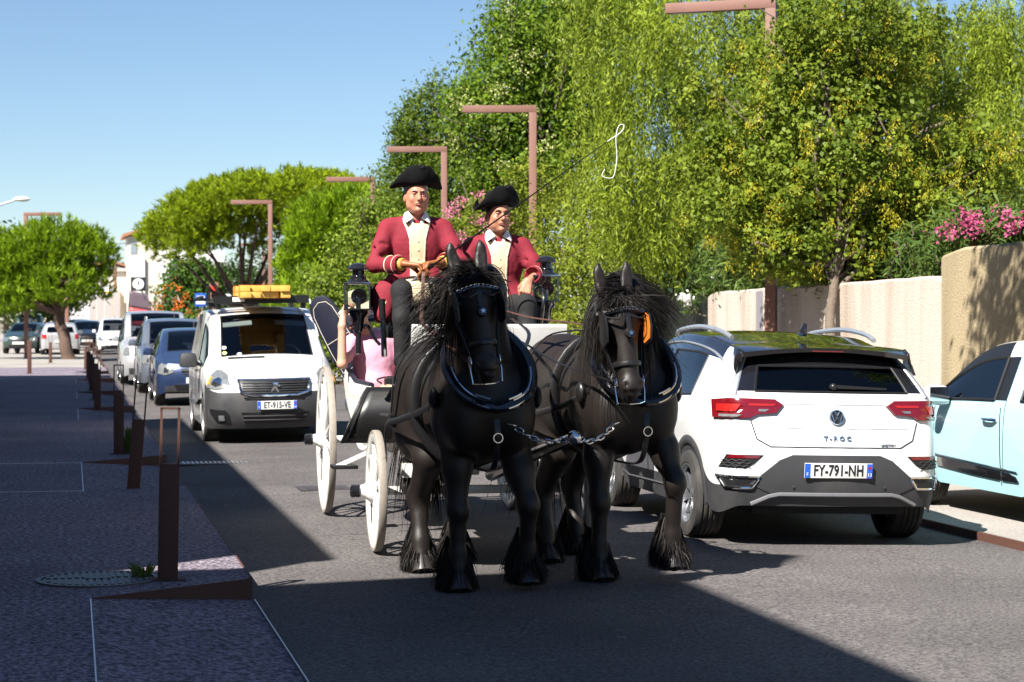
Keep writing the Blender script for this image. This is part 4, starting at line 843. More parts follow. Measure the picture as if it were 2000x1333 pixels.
def interior(c, y_front, y_rear, z0, zs, w, rhd=False):
    b = c.root
    for sx in (-1, 1):
        s_ = MB().box((sx*w*0.47, y_front, z0+0.1), (w*0.62, 0.5, 0.2)).box((sx*w*0.47, y_front-0.30, z0+0.42), (w*0.6, 0.14, 0.62), rot=Matrix.Rotation(R(-12), 3, 'X')).build('seat', M_seat, b, bevel=0.04)
        MB().box((sx*w*0.47, y_front-0.40, zs), (0.26, 0.10, 0.19)).build('headrest', M_seat, s_, bevel=0.04)
    if y_rear is not None:
        s_ = MB().box((0, y_rear, z0+0.1), (w*1.7, 0.45, 0.2)).box((0, y_rear-0.28, z0+0.36), (w*1.7, 0.14, 0.5), rot=Matrix.Rotation(R(-14), 3, 'X')).build('rear_seat', M_seat, b, bevel=0.04)
        for sx in (-1, 1): MB().box((sx*w*0.5, y_rear-0.36, zs-0.05), (0.26, 0.09, 0.14)).build('headrest', M_seat, s_, bevel=0.03)
    MB().box((0, y_front+0.78, zs-0.36), (w*1.75, 0.35, 0.22)).build('dashboard', M_seat, b, bevel=0.05)
    MB().tube([(-w*0.47+0.18*math.cos(a), y_front+0.52-0.08*math.sin(a), zs-0.25+0.17*math.sin(a)) for a in np.linspace(0, 2*PI, 20)[:-1]], 0.014, 6, closed=True).build('steering_wheel', M_trim, b)
def underbody(c, sp):
    H = sp['L']/2
    MB().box((0, 0, 0.42), (1.15, sp['L']-0.35, 0.36)).build('underbody', M_dark, c.root)
    w = sp['wb'][len(sp['wb'])//2][1]
    for yc in (sp['yr'], sp['yf']):
        for sd in (-1, 1):
            g = [[(sd*x, yc+(sp['ra']+0.006)*math.cos(a), sp['r']+(sp['ra']+0.006)*math.sin(a)) for a in np.linspace(-0.15, PI+0.15, 15)] for x in (0.56, w-0.035)]
            MB().grid(g).build('wheel_housing', M_dark, c.root)
def plate(root, loc, txt, rz, eu=True, dept='13', w=0.52, h=0.11, tilt=0):
    p = MB().box((0, 0, 0), (w, 0.008, h)).build('number_plate', M_plate, root, bevel=0.003); p.location = loc; p.rotation_euler = (tilt, 0, rz)
    for s_ in (-1, 1): MB().box((s_*(w/2-0.022), -0.0052, 0), (0.042, 0.004, h-0.006)).build('blue_band', M_eu, p)
    text_obj('characters', txt, 0.112, M_ink, p, (0.0, -0.0062, -0.001), sx=0.70, bold=0.0028, depth=0.001, space=1.05)
    text_obj('country_letter', 'F', 0.036, M_plate, p, (-(w/2-0.022), -0.0085, -0.028), depth=0.001)
    text_obj('department_number', dept, 0.036, M_plate, p, (w/2-0.022, -0.0085, -0.03), depth=0.001)
    MB().lathe([(0, 0), (0.012, 0)], (w/2-0.022, -0.0085, 0.022), (0, 1, 0), 10).build('region_badge', M_redl, p, fix=False)
    return p
def mirror(c, side, y, z, m, w, big=1.0, arm=0.1, front=1):
    M = MB().box((side*(w+arm+0.06*big), y, z+0.02), (0.17*big, 0.11*big, 0.13*big), taper=0.8).build('wing_mirror', m, c.root, bevel=0.035*big)
    MB().bar((side*(w-0.04), y+0.02, z-0.06), (side*(w+arm), y+0.01, z-0.02), 0.05, 0.05).build('mirror_arm', M_trim, M)
    MB().box((side*(w+arm+0.06*big), y-front*0.058*big, z+0.03), (0.13*big, 0.006, 0.09*big)).build('mirror_glass', M_chrome, M)
    return M
# ---------------------------------------------------------------- white crossover seen from behind
def tag_troc(kind, a, b, sd):
    if kind == 'side':
        if b == 0: return 'cladding'
        if b == 4 and -1.32 < a < -0.22: return 'side_window'
        if b == 4 and -0.10 < a < 0.95: return 'side_window'
        if b == 4 and -0.22 < a < -0.10: return 'pillar'
        if b == 5 and -1.7 < a < 1.1: return 'roof'
        if b in (1, 2, 3) and -0.92 < a < -0.16: return 'rear_door'
        if b in (1, 2, 3) and -0.16 < a < 0.92: return 'front_door'
        return 'body'
    if kind == 'top':
        if 0.25 < a < 1.12: return 'windscreen' if 1 <= b <= 4 else 'pillar'
        return 'bonnet' if a > 1.12 else 'roof'
    if kind == 'rear':
        if a == 0: return 'rear_bumper'
        if a == 1: return 'body'
        if a in (2, 3): return 'tailgate' if 1 <= b <= 4 else 'body'
        if a == 4: return 'rear_window' if 1 <= b <= 4 else 'pillar'
        return 'roof'
    return 'cladding' if a == 0 else 'body'
SP_T = dict(L=4.23, ys=[-2.115, -2.02, -1.85, -1.68, -1.60, -1.30, -1.0, -0.92, -0.80, -0.50, -0.22, -0.10, 0.25, 0.5, 0.80, 0.91, 0.99, 1.12, 1.29, 1.59, 1.67, 1.95, 2.05, 2.115], yr=-1.30, yf=1.29, r=0.335, ra=0.385, sill=0.24,
    top=[(-2.115, 1.43), (-1.6, 1.49), (-1.0, 1.545), (-0.2, 1.565), (0.25, 1.535), (0.5, 1.44), (1.12, 1.06), (1.6, 1.0), (2.115, 0.86)], belt=[(-2.115, 1.125), (-1.3, 1.085), (0, 1.03), (1.0, 0.985), (2.115, 0.8)],
    wb=[(-2.115, 0.76), (-2.02, 0.83), (-1.85, 0.88), (-1.3, 0.91), (0, 0.90), (1.3, 0.91), (1.95, 0.86), (2.115, 0.74)], wt=[(-2.115, 0.58), (-1.6, 0.615), (-0.5, 0.655), (0.25, 0.64), (1.12, 0.72), (2.115, 0.66)],
    rear=[(0.25, -2.03), (0.45, -2.10), (0.62, -2.115), (0.78, -2.08), (0.95, -2.055), (1.10, -2.01), (1.15, -1.99), (1.43, -1.70), (1.5, -1.62)], front=[(0.25, 2.0), (0.5, 2.1), (0.8, 2.1), (1.0, 1.9), (1.5, 1.8)], ry0=-0.5, bulge_r=0.075, bulge_f=0.12, tail=0.07,
    tag=tag_troc, glass=('side_window', 'windscreen', 'rear_window'), nogap=[('body', 'tailgate'), ('body', 'cladding'), ('cladding', 'rear_door'), ('cladding', 'front_door'), ('body', 'rear_bumper'), ('roof', 'body'), ('pillar', 'roof'), ('pillar', 'body'), ('pillar', 'front_door'), ('pillar', 'rear_door'), ('cladding', 'rear_bumper'), ('roof', 'windscreen')], sub=2,
    mats=dict(body=M_cwhite, cladding=M_plastic, rear_bumper=M_plastic, side_window=M_glass_d, pillar=M_cblack, roof=M_cblack, rear_door=M_cwhite, front_door=M_cwhite, windscreen=M_glass_w, bonnet=M_cwhite, tailgate=M_cwhite, rear_window=M_glass_r))
tr = thing('crossover_car', 'white crossover car with black roof driving away past the horses', 'car', (5.47, 15.66, 0.033), R(-2.2), ry=R(1.3)); tr.scale = (0.985, 0.985, 0.985)
c = Car(SP_T, tr)
underbody(c, SP_T); interior(c, 0.25, -0.75, 0.42, 1.20, 0.72)
for nm, x_, y_ in (('wl', -1, -1.30), ('wr', 1, -1.30), ('fl', -1, 1.29), ('fr', 1, 1.29)): wheel(tr, (x_*0.795, y_, 0.335), 0.335, 0.235, x_)
for sd, vw in ((-1, 'left'), (1, 'right')):
    for yc in (-1.30, 1.29):
        rr = 0.385; g = []
        for q in range(5):
            ring = []
            for a in np.linspace(-0.12, PI+0.12, 27):
                r_ = rr-0.012+0.075*q/4; h, nn = c.cast(vw, yc+r_*math.cos(a), max(0.27, 0.335+r_*math.sin(a))); 
                ring.append(h+nn*(0.002 if q in (0, 4) else 0.014))
            g.append(ring)
        MB().grid(g).build('arch_trim', M_plastic, tr)
    c.strip([(-1.0, 0.36), (0.95, 0.33)], vw, 'sill_chrome', M_chrome, 0.010, 0.002)
    hd = c.patch([(-0.80, 0.935), (-0.60, 0.945), (-0.60, 0.915), (-0.80, 0.905)], vw, 'door_handle', M_cwhite, 0.03)
    c.patch([(0.10, 0.92), (0.30, 0.925), (0.30, 0.895), (0.10, 0.89)], vw, 'door_handle', M_cwhite, 0.03)
    rail = smoothpath([(sd*0.565, 0.35, 1.545), (sd*0.585, 0.15, 1.585), (sd*0.60, -0.5, 1.615), (sd*0.59, -1.05, 1.585), (sd*0.575, -1.32, 1.535)], 6)
    MB().tube(rail, 0.017, 8, flat=1.2).build('roof_rail', mat('satin_silver', (0.55, 0.57, 0.60), rough=0.3, metal=0.7), tr)
    mirror(c, sd, 0.78, 1.05, M_cwhite, 0.86)
M_sat = MATS['satin_silver']
for sd, vw in ((-1, 'left'), (1, 'right')):
    pth = []
    for y, z in ((0.5, 1.395), (0.2, 1.465), (-0.3, 1.49), (-0.8, 1.47), (-1.2, 1.425), (-1.5, 1.36)):
        h, nn = c.cast(vw, y, z); pth.append(h+nn*0.004)
    MB().tube(smoothpath(pth, 5), 0.014, 6, flat=0.6).build('window_trim', M_sat, tr)
    # black fin framing the rear window, with its bright edge
    e0 = [(sd*0.60, -1.70, 1.455), (sd*0.665, -1.80, 1.36), (sd*0.725, -1.92, 1.24), (sd*0.765, -2.0, 1.135)]
    pth = []
    for p in e0:
        h = c.bvh.find_nearest(Vector(p)); n_ = h[1] if h[1].dot(Vector((sd, -1, 0.3))) > 0 else -h[1]; pth.append(h[0]+n_*0.006)
    MB().tube(smoothpath(pth, 6), 0.024, 8, flat=0.45).build('pillar_trim', M_sat, tr)
# roof spoiler
sp_ = MB(); pr = []
for x in np.linspace(-1, 1, 13):
    w = 0.66; zz = 1.478+0.025*(1-x*x); yb = -1.86-0.04*(1-x*x)
    pr.append([(x*w*0.97, -1.50, zz+0.006), (x*w, -1.70, zz-0.006), (x*w*1.0, yb, zz-0.030-0.02*x*x), (x*w, yb+0.012, zz-0.06-0.03*x*x), (x*w*0.97, -1.64, zz-0.075)])
sp_.grid(pr).build('roof_spoiler', M_cblack, tr, smooth=50)
for sd in (-1, 1): MB().add([(sd*0.645, -1.86, 1.44), (sd*0.665, -1.72, 1.475), (sd*0.675, -1.70, 1.36), (sd*0.70, -1.86, 1.28), (sd*0.655, -1.855, 1.40)], [(0, 1, 2, 3, 4)]).build('spoiler_fin', M_cblack, tr, solid=0.02)
MB().box((0, -1.885, 1.452), (0.24, 0.012, 0.016)).build('brake_light', M_red, tr)
fin = MB().prism([(0, -1.36, 1.555), (0, -1.19, 1.565), (0, -1.33, 1.655), (0, -1.355, 1.66), (0, -1.365, 1.60)], (-0.014, 0, 0), (0.014, 0, 0)).build('roof_antenna', M_cblack, tr, bevel=0.008)
# tail lamps
for sd in (-1, 1):
    pl = [(-0.91, 1.075), (-0.80, 1.09), (-0.45, 1.085), (-0.385, 1.05), (-0.44, 0.985), (-0.585, 0.975), (-0.64, 0.945), (-0.895, 0.940)]
    V3 = Vector((0.42, 1, 0)) if sd < 0 else Vector((-0.42, 1, 0))
    pl = [(sd*-1*p[0], p[1]) for p in pl]
    # project along an oblique direction so the lamp wraps the corner
    d = V3.normalized(); w_ = Vector((-d.y, d.x, 0))
    def obl(x, z, yy):
        p = Vector((x, yy, 0)); return -(p.dot(w_)), z
    quad = [obl(x, z, -2.06+0.42*max(0, abs(x)-0.62)**1.2*1.6) for x, z in pl]
    lamp = c.patch(quad, V3, 'tail_lamp', M_red, 0.022, parent=tr)
    for nm, a0, a1, z0, z1, m_ in (('brake_strip', 0.44, 0.66, 1.035, 1.050, M_redl), ('inner_lamp', 0.70, 0.86, 0.99, 1.045, M_redl), ('reversing_lamp', 0.50, 0.585, 0.995, 1.012, M_lens), ('indicator', 0.69, 0.84, 0.952, 0.972, M_lens)):
        q = [obl(sd*x, z, -2.06+0.42*max(0, abs(x)-0.62)**1.2*1.6) for x, z in ((a0, z1), (a1, z1), (a1, z0), (a0+0.03, z0))]
        c.patch(q, V3, nm, m_, 0.026, parent=lamp)
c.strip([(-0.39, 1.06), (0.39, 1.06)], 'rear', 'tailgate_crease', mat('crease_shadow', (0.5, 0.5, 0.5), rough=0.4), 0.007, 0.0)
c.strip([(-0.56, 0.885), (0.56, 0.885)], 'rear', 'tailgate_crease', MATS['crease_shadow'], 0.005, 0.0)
c.strip([(-0.64, 0.93), (-0.60, 0.80), (-0.50, 0.745), (0.50, 0.745), (0.60, 0.80), (0.64, 0.93)], 'rear', 'tailgate_gap', M_trim, 0.0045, 0.001)
# emblem: ring with V over W
h, nn = c.cast('rear', 0, 0.965); em = MB().lathe([(0, -0.006), (0.050, -0.006), (0.056, 0.004)], (0, 0, 0), (0, 1, 0), 32).build('emblem', M_ink, tr); em.location = h+nn*0.008; em.rotation_euler = (R(-6), 0, 0)
MB().tube([(0.052*math.cos(a), -0.009, 0.052*math.sin(a)) for a in np.linspace(0, 2*PI, 33)[:-1]], 0.0045, 6, closed=True).build('ring', M_chrome, em)
for pts in (((-0.021, 0.046), (0, 0.006), (0.021, 0.046)), ((-0.043, 0.026), (-0.021, -0.042), (0.0, 0.0), (0.021, -0.042), (0.043, 0.026))):
    MB().tube([(x, -0.010, z) for x, z in pts], 0.0045, 6).build('letter', M_chrome, em)
h, nn = c.cast('rear', 0, 0.812); text_obj('model_lettering', 'T-ROC', 0.045, M_chrome, tr, h+nn*0.006, rot=(R(84), 0, 0), sx=1.15, bold=0.0006, depth=0.004, space=1.5)
h, nn = c.cast('rear', 0.40, 0.765); text_obj('drive_badge', '4MOTION', 0.022, M_chrome, tr, h+nn*0.004, rot=(R(82), 0, R(8)), sx=1.2, depth=0.003)
# bumper
c.patch([(-0.66, 0.47), (-0.44, 0.65), (-0.34, 0.69), (0.34, 0.69), (0.44, 0.65), (0.66, 0.47), (0.5, 0.40), (-0.5, 0.40)], 'rear', 'bumper_insert', M_plastic, 0.006, rings=(1.0, 0.98, 0.8, 0.5, 0.2))
h, nn = c.cast('rear', 0, 0.578); plate(tr, h+nn*0.02, 'FY-791-NH', 0, dept='13', tilt=R(4))
for sd in (-1, 1):
    V3 = Vector((-sd*0.25, 1, 0)); d = V3.normalized(); w_ = Vector((-d.y, d.x, 0))
    def ob2(x, z): return -(Vector((x, -2.05+0.3*max(0, abs(x)-0.6), 0)).dot(w_)), z
    vent = c.patch([ob2(sd*x, z) for x, z in ((0.855, 0.585), (0.80, 0.685), (0.53, 0.685), (0.60, 0.62), (0.66, 0.585))], V3, 'bumper_vent', M_trim, 0.006, parent=tr)
    c.patch([ob2(sd*x, z) for x, z in ((0.79, 0.655), (0.785, 0.680), (0.55, 0.680), (0.57, 0.658))], V3, 'reflector', M_red, 0.011, parent=vent)
    for q in range(3):
        P = [(lambda h_: h_[0]+h_[1]*0.012)(c.cast(V3, *ob2(sd*(0.63+0.20*u), 0.635-0.02*q+0.012*((k+q) % 2)))) for k, u in enumerate(np.linspace(0, 1, 9))]
        MB().tube(P, 0.003, 5).build('honeycomb_bar', M_plastic, vent, fix=False)
    ex = [ob2(sd*x, z) for x, z in ((0.86, 0.525), (0.56, 0.525), (0.62, 0.445), (0.80, 0.440))]
    P = [(lambda h_: h_[0]+h_[1]*0.010)(c.cast(V3, *p)) for k in range(4) for p in [(lerp(ex[k][0], ex[(k+1) % 4][0], t), lerp(ex[k][1], ex[(k+1) % 4][1], t)) for t in (0, 0.25, 0.5, 0.75)]]
    MB().tube(P, 0.010, 6, closed=True).build('exhaust_trim', M_chrome, tr)
    c.patch([(p[0]*0.97+ex[3][0]*0.03, p[1]) for p in ex], V3, 'exhaust_recess', M_trim, 0.004, parent=tr)
c.strip([(-0.63, 0.325), (-0.5, 0.385), (-0.43, 0.40), (0.43, 0.40), (0.5, 0.385), (0.63, 0.325)], 'rear', 'diffuser_trim', mat('satin_grey', (0.20, 0.20, 0.21), rough=0.4, metal=0.4), 0.016, 0.012)
for x in (-0.33, 0.37): MB().lathe([(0, -0.002), (0.010, 0)], c.cast('rear', x, 0.455)[0]+Vector((0, -0.012, 0)), (0, 1, 0), 12).build('parking_sensor', M_plastic, tr, fix=False)
# wiper and headrest glimpses
h, nn = c.cast('rear', 0.0, 1.175); wp = MB().bar(h+nn*0.025+Vector((-0.03, 0, 0.0)), c.cast('rear', 0.42, 1.165)[0]+nn*0.02, 0.014, 0.03, w2=0.010, h2=0.012).build('rear_wiper', M_trim, tr); MB().ball(h+nn*0.02, 0.028).build('wiper_pivot', M_trim, wp)

# ---------------------------------------------------------------- white delivery van facing the camera
def tag_van(kind, a, b, sd):
    if kind == 'side':
        if b == 0 and a > 1.55: return 'front_bumper'
        if b == 4 and 0.28 < a < 1.30: return 'side_window'
        if b in (1, 2, 3) and 0.22 < a < 0.92: return 'front_door'
        if b in (1, 2, 3, 4) and -0.88 < a < 0.22: return 'sliding_door'
        if b in (1, 2) and a > 1.65: return 'front_bumper'
        return 'body'
    if kind == 'top':
        if 0.72 < a < 1.42: return 'windscreen' if 1 <= b <= 4 else 'body'
        return 'bonnet' if a > 1.42 else 'body'
    if kind == 'front':
        return 'front_bumper' if a < 3 else ('bonnet' if a > 3 else 'body')
    return 'body'
SP_V = dict(L=4.38, ys=[-2.19, -2.10, -1.95, -1.79, -1.70, -1.40, -1.10, -1.0, -0.5, 0.2, 0.3, 0.72, 0.87, 0.96, 1.1, 1.25, 1.42, 1.54, 1.64, 1.95, 2.10, 2.19], yr=-1.40, yf=1.25, r=0.32, ra=0.375, sill=0.22,
    top=[(-2.19, 1.72), (-1.9, 1.79), (0, 1.82), (0.55, 1.78), (0.72, 1.70), (1.42, 1.13), (1.7, 1.06), (2.0, 0.97), (2.19, 0.86)], belt=[(-2.19, 1.1), (0.3, 1.06), (1.3, 1.03), (2.19, 0.82)],
    wb=[(-2.19, 0.82), (-1.95, 0.89), (0, 0.905), (1.3, 0.905), (1.95, 0.87), (2.10, 0.82), (2.19, 0.74)], wt=[(-2.19, 0.70), (0, 0.745), (0.72, 0.70), (1.42, 0.76), (2.19, 0.66)],
    rear=[(0.2, -2.12), (0.5, -2.19), (1.0, -2.17), (1.8, -2.08)], front=[(0.2, 2.06), (0.32, 2.16), (0.55, 2.19), (0.72, 2.17), (0.85, 2.10), (0.95, 2.04), (1.2, 2.0)], bulge_r=0.05, bulge_f=0.20, tail=0.0, fy0=1.1, crown=0.045,
    tag=tag_van, glass=('side_window', 'windscreen'), nogap=[('body', 'front_bumper'), ('bonnet', 'windscreen')], sub=2, crease=0.3,
    mats=dict(body=M_cwhite, front_bumper=M_plastic, side_window=M_glass_d, front_door=M_cwhite, sliding_door=M_cwhite, windscreen=M_glass_w, bonnet=M_cwhite))
va = thing('delivery_van', 'white delivery van with roof rack and timber driving behind the carriage', 'van', (2.64, 28.75, 0.03), R(180), ry=R(1.0))
c = Car(SP_V, va); underbody(c, SP_V); interior(c, 0.35, None, 0.5, 1.38, 0.72)
MB().box((0, -0.35, 1.1), (1.6, 0.04, 1.3)).build('bulkhead', M_seat, va)
for x_, y_ in ((-1, -1.40), (1, -1.40), (-1, 1.25), (1, 1.25)): wheel(va, (x_*0.785, y_, 0.32), 0.32, 0.205, x_, 'steel')
for sd in (-1, 1):
    V3 = Vector((-sd*0.5, -1, 0)).normalized(); w_ = Vector((-V3.y, V3.x, 0))
    def obv(x, z): return -(Vector((sd*x, 2.06-0.75*max(0, x-0.5)**1.5, 0)).dot(w_)), z
    hl = c.patch([obv(*p) for p in ((0.50, 0.755), (0.515, 0.82), (0.60, 0.92), (0.72, 0.985), (0.80, 0.99), (0.845, 0.93), (0.855, 0.76), (0.70, 0.735))], V3, 'headlight', M_lens, 0.018, parent=va)
    c.patch([obv(*p) for p in ((0.62, 0.79), (0.64, 0.86), (0.70, 0.89), (0.76, 0.86), (0.77, 0.80), (0.70, 0.77))], V3, 'reflector', M_chrome, 0.024, parent=hl)
    c.patch([obv(*p) for p in ((0.80, 0.80), (0.80, 0.90), (0.835, 0.90), (0.835, 0.80))], V3, 'indicator', mat('amber', (0.6, 0.28, 0.05), rough=0.2), 0.024, parent=hl)
    fg = c.patch([obv(*p) for p in ((0.50, 0.29), (0.50, 0.40), (0.56, 0.47), (0.80, 0.49), (0.80, 0.44), (0.70, 0.30))], V3, 'fog_lamp_recess', M_trim, 0.006, parent=va)
    c.patch([obv(*p) for p in ((0.58, 0.33), (0.58, 0.40), (0.66, 0.40), (0.66, 0.33))], V3, 'fog_lamp', M_lens, 0.014, parent=fg)
    mirror(c, sd, 0.98, 1.10, M_plastic, 0.90, 1.55, 0.06, front=1)
    vw = 'right' if sd > 0 else 'left'
    c.strip([(-0.8, 0.52), (1.1, 0.50)], vw, 'side_rub_strip', M_plastic, 0.05, 0.0, flat=0.25) 
    c.patch([(0.30, 0.975), (0.50, 0.98), (0.50, 0.945), (0.30, 0.94)], vw, 'door_handle', M_plastic, 0.03)
    c.strip([(-1.9, 0.99), (-0.9, 0.99)], vw, 'door_rail', M_trim, 0.01, 0.002)
gf = c.patch([(-0.47, 0.85), (0.47, 0.85), (0.43, 0.70), (0.30, 0.665), (-0.30, 0.665), (-0.43, 0.70)], 'front', 'grille', M_trim, 0.012, rings=(1, 0.97, 0.7, 0.3))
pts = [(-0.48, 0.855), (0.48, 0.855), (0.44, 0.70), (0.30, 0.66), (-0.30, 0.66), (-0.44, 0.70)]
P = [(lambda h_: h_[0]+h_[1]*0.014)(c.cast('front', lerp(pts[k][0], pts[(k+1) % 6][0], t), lerp(pts[k][1], pts[(k+1) % 6][1], t))) for k in range(6) for t in (0, 0.25, 0.5, 0.75)]
MB().tube(P, 0.017, 8, closed=True).build('grille_frame', M_chrome, gf)
for z in (0.69, 0.72, 0.75, 0.78, 0.81): c.strip([(-0.42, z), (0.42, z)], 'front', 'grille_slat', M_plastic, 0.006, 0.020, parent=gf)
lg = c.patch([(-0.42, 0.64), (0.42, 0.64), (0.40, 0.60), (-0.40, 0.60)], 'front', 'lower_grille', M_trim, 0.008)
li = c.patch([(-0.46, 0.44), (0.46, 0.44), (0.40, 0.29), (-0.40, 0.29)], 'front', 'air_intake', M_trim, 0.006)
for z in (0.34, 0.39): c.strip([(-0.42, z), (0.42, z)], 'front', 'intake_slat', M_plastic, 0.008, 0.012, parent=li)
h, nn = c.cast('front', -0.02, 0.53); plate(va, h+nn*0.025, 'ET-915-VE', PI, dept='34')
h, nn = c.cast('front', 0, 0.765); lion = [(-0.05, 0.055), (-0.01, 0.065), (0.03, 0.06), (0.045, 0.03), (0.03, 0.01), (0.06, -0.03), (0.05, -0.065), (0.02, -0.04), (0.0, -0.015), (-0.03, -0.065), (-0.055, -0.06), (-0.03, -0.01), (-0.045, 0.01), (-0.07, 0.0), (-0.065, 0.03), (-0.03, 0.04)]
MB().prism([h+Vector((x, 0.02, z)) for x, z in lion], (0, 0, 0), (0, 0.018, 0)).build('lion_emblem', M_chrome, va, bevel=0.002)
# roof rack with timber
rk = MB()
for x in (-0.62, 0.62): rk.box((x, -0.35, 1.945), (0.05, 1.9, 0.05))
RK = rk.build('roof_rack', M_trim, va)
for k, y in enumerate(np.linspace(-1.2, 0.5, 6)): MB().box((0, y, 1.95), (1.24, 0.05, 0.03)).build('crossbar', M_trim, RK)
MB().box((0, 0.64, 1.94), (1.34, 0.06, 0.11)).build('wind_deflector', M_trim, RK); MB().box((0.32, 0.672, 1.945), (0.17, 0.006, 0.06)).build('badge', M_white, RK, bevel=0.002)
for x in (-0.6, 0.6):
    for y in (-1.1, 0.5): MB().box((x, y, 1.87), (0.06, 0.09, 0.12)).build('foot', M_trim, RK)
MB().box((0.83, 0.25, 1.98), (0.05, 0.9, 0.04)).box((0.83, 0.66, 1.95), (0.22, 0.04, 0.04)).box((0.73, 0.69, 2.0), (0.03, 0.03, 0.13)).build('ladder_arm', M_trim, RK)
MB().cyl((0.05, 0.50, 1.84), (0.06, 0.43, 2.03), 0.006).build('aerial', M_trim, va)
M_ply = mat('yellow_timber', (0.62, 0.36, 0.07), rough=0.7, var=0.25, scale=14)
tb = thing('timber_stack', 'stack of yellow timber boards strapped on the van roof rack', 'timber', (2.60, 28.30, 1.985))
rg = np.random.default_rng(5)
for k in range(2):
    for q in range(5): MB().box((-0.25+q*0.136+rg.normal(0, 0.006), rg.normal(0, 0.05), 0.045+k*0.088), (0.128, 1.5+rg.normal(0, 0.05), 0.08), rot=Matrix.Rotation(rg.normal(0, 0.012), 3, 'Z')).build('board', M_ply, tb, bevel=0.004)
for y in (-0.5, 0.4): MB().box((0.02, y, 0.09), (0.71, 0.03, 0.185)).build('strap', mat('orange_strap', (0.6, 0.16, 0.03)), tb)
wpz = [c.cast('top', x, y)[0]+Vector((0, 0, 0.02)) for x, y in ((0.55, 1.46), (0.05, 1.50))]; MB().bar(wpz[0], wpz[1], 0.02, 0.02).build('wiper', M_trim, va)
for x, y, m_ in ((0.58, 1.32, 'sticker_green'), (0.58, 1.24, 'sticker_white'), (0.38, 1.36, 'sticker_white')):
    h, nn = c.cast('top', x, y); MB().lathe([(0, 0.0), (0.035, 0)], h+nn*0.004, nn, 14).build('sticker', mat(m_, (0.55, 0.62, 0.2) if 'green' in m_ else (0.6, 0.66, 0.66)), va, fix=False)
MB().ball((-0.36, 0.2, 1.18), (0.22, 0.14, 0.30)).ball((-0.36, 0.22, 1.52), (0.085, 0.10, 0.12)).build('driver_figure', mat('dim_figure', (0.10, 0.06, 0.05), rough=0.9), va)
for x in (-0.42, 0.42):
    P_ = [c.cast('top', x+dx, y)[0]-Vector((0, 0, 0.03)) for dx, y in ((-0.26, 0.80), (0.26, 0.80), (0.26, 0.87), (-0.26, 0.87))]
    MB().prism(P_, (0, 0, 0), (0, 0, 0.012)).build('sun_visor', mat('visor', (0.5, 0.5, 0.47)), va)
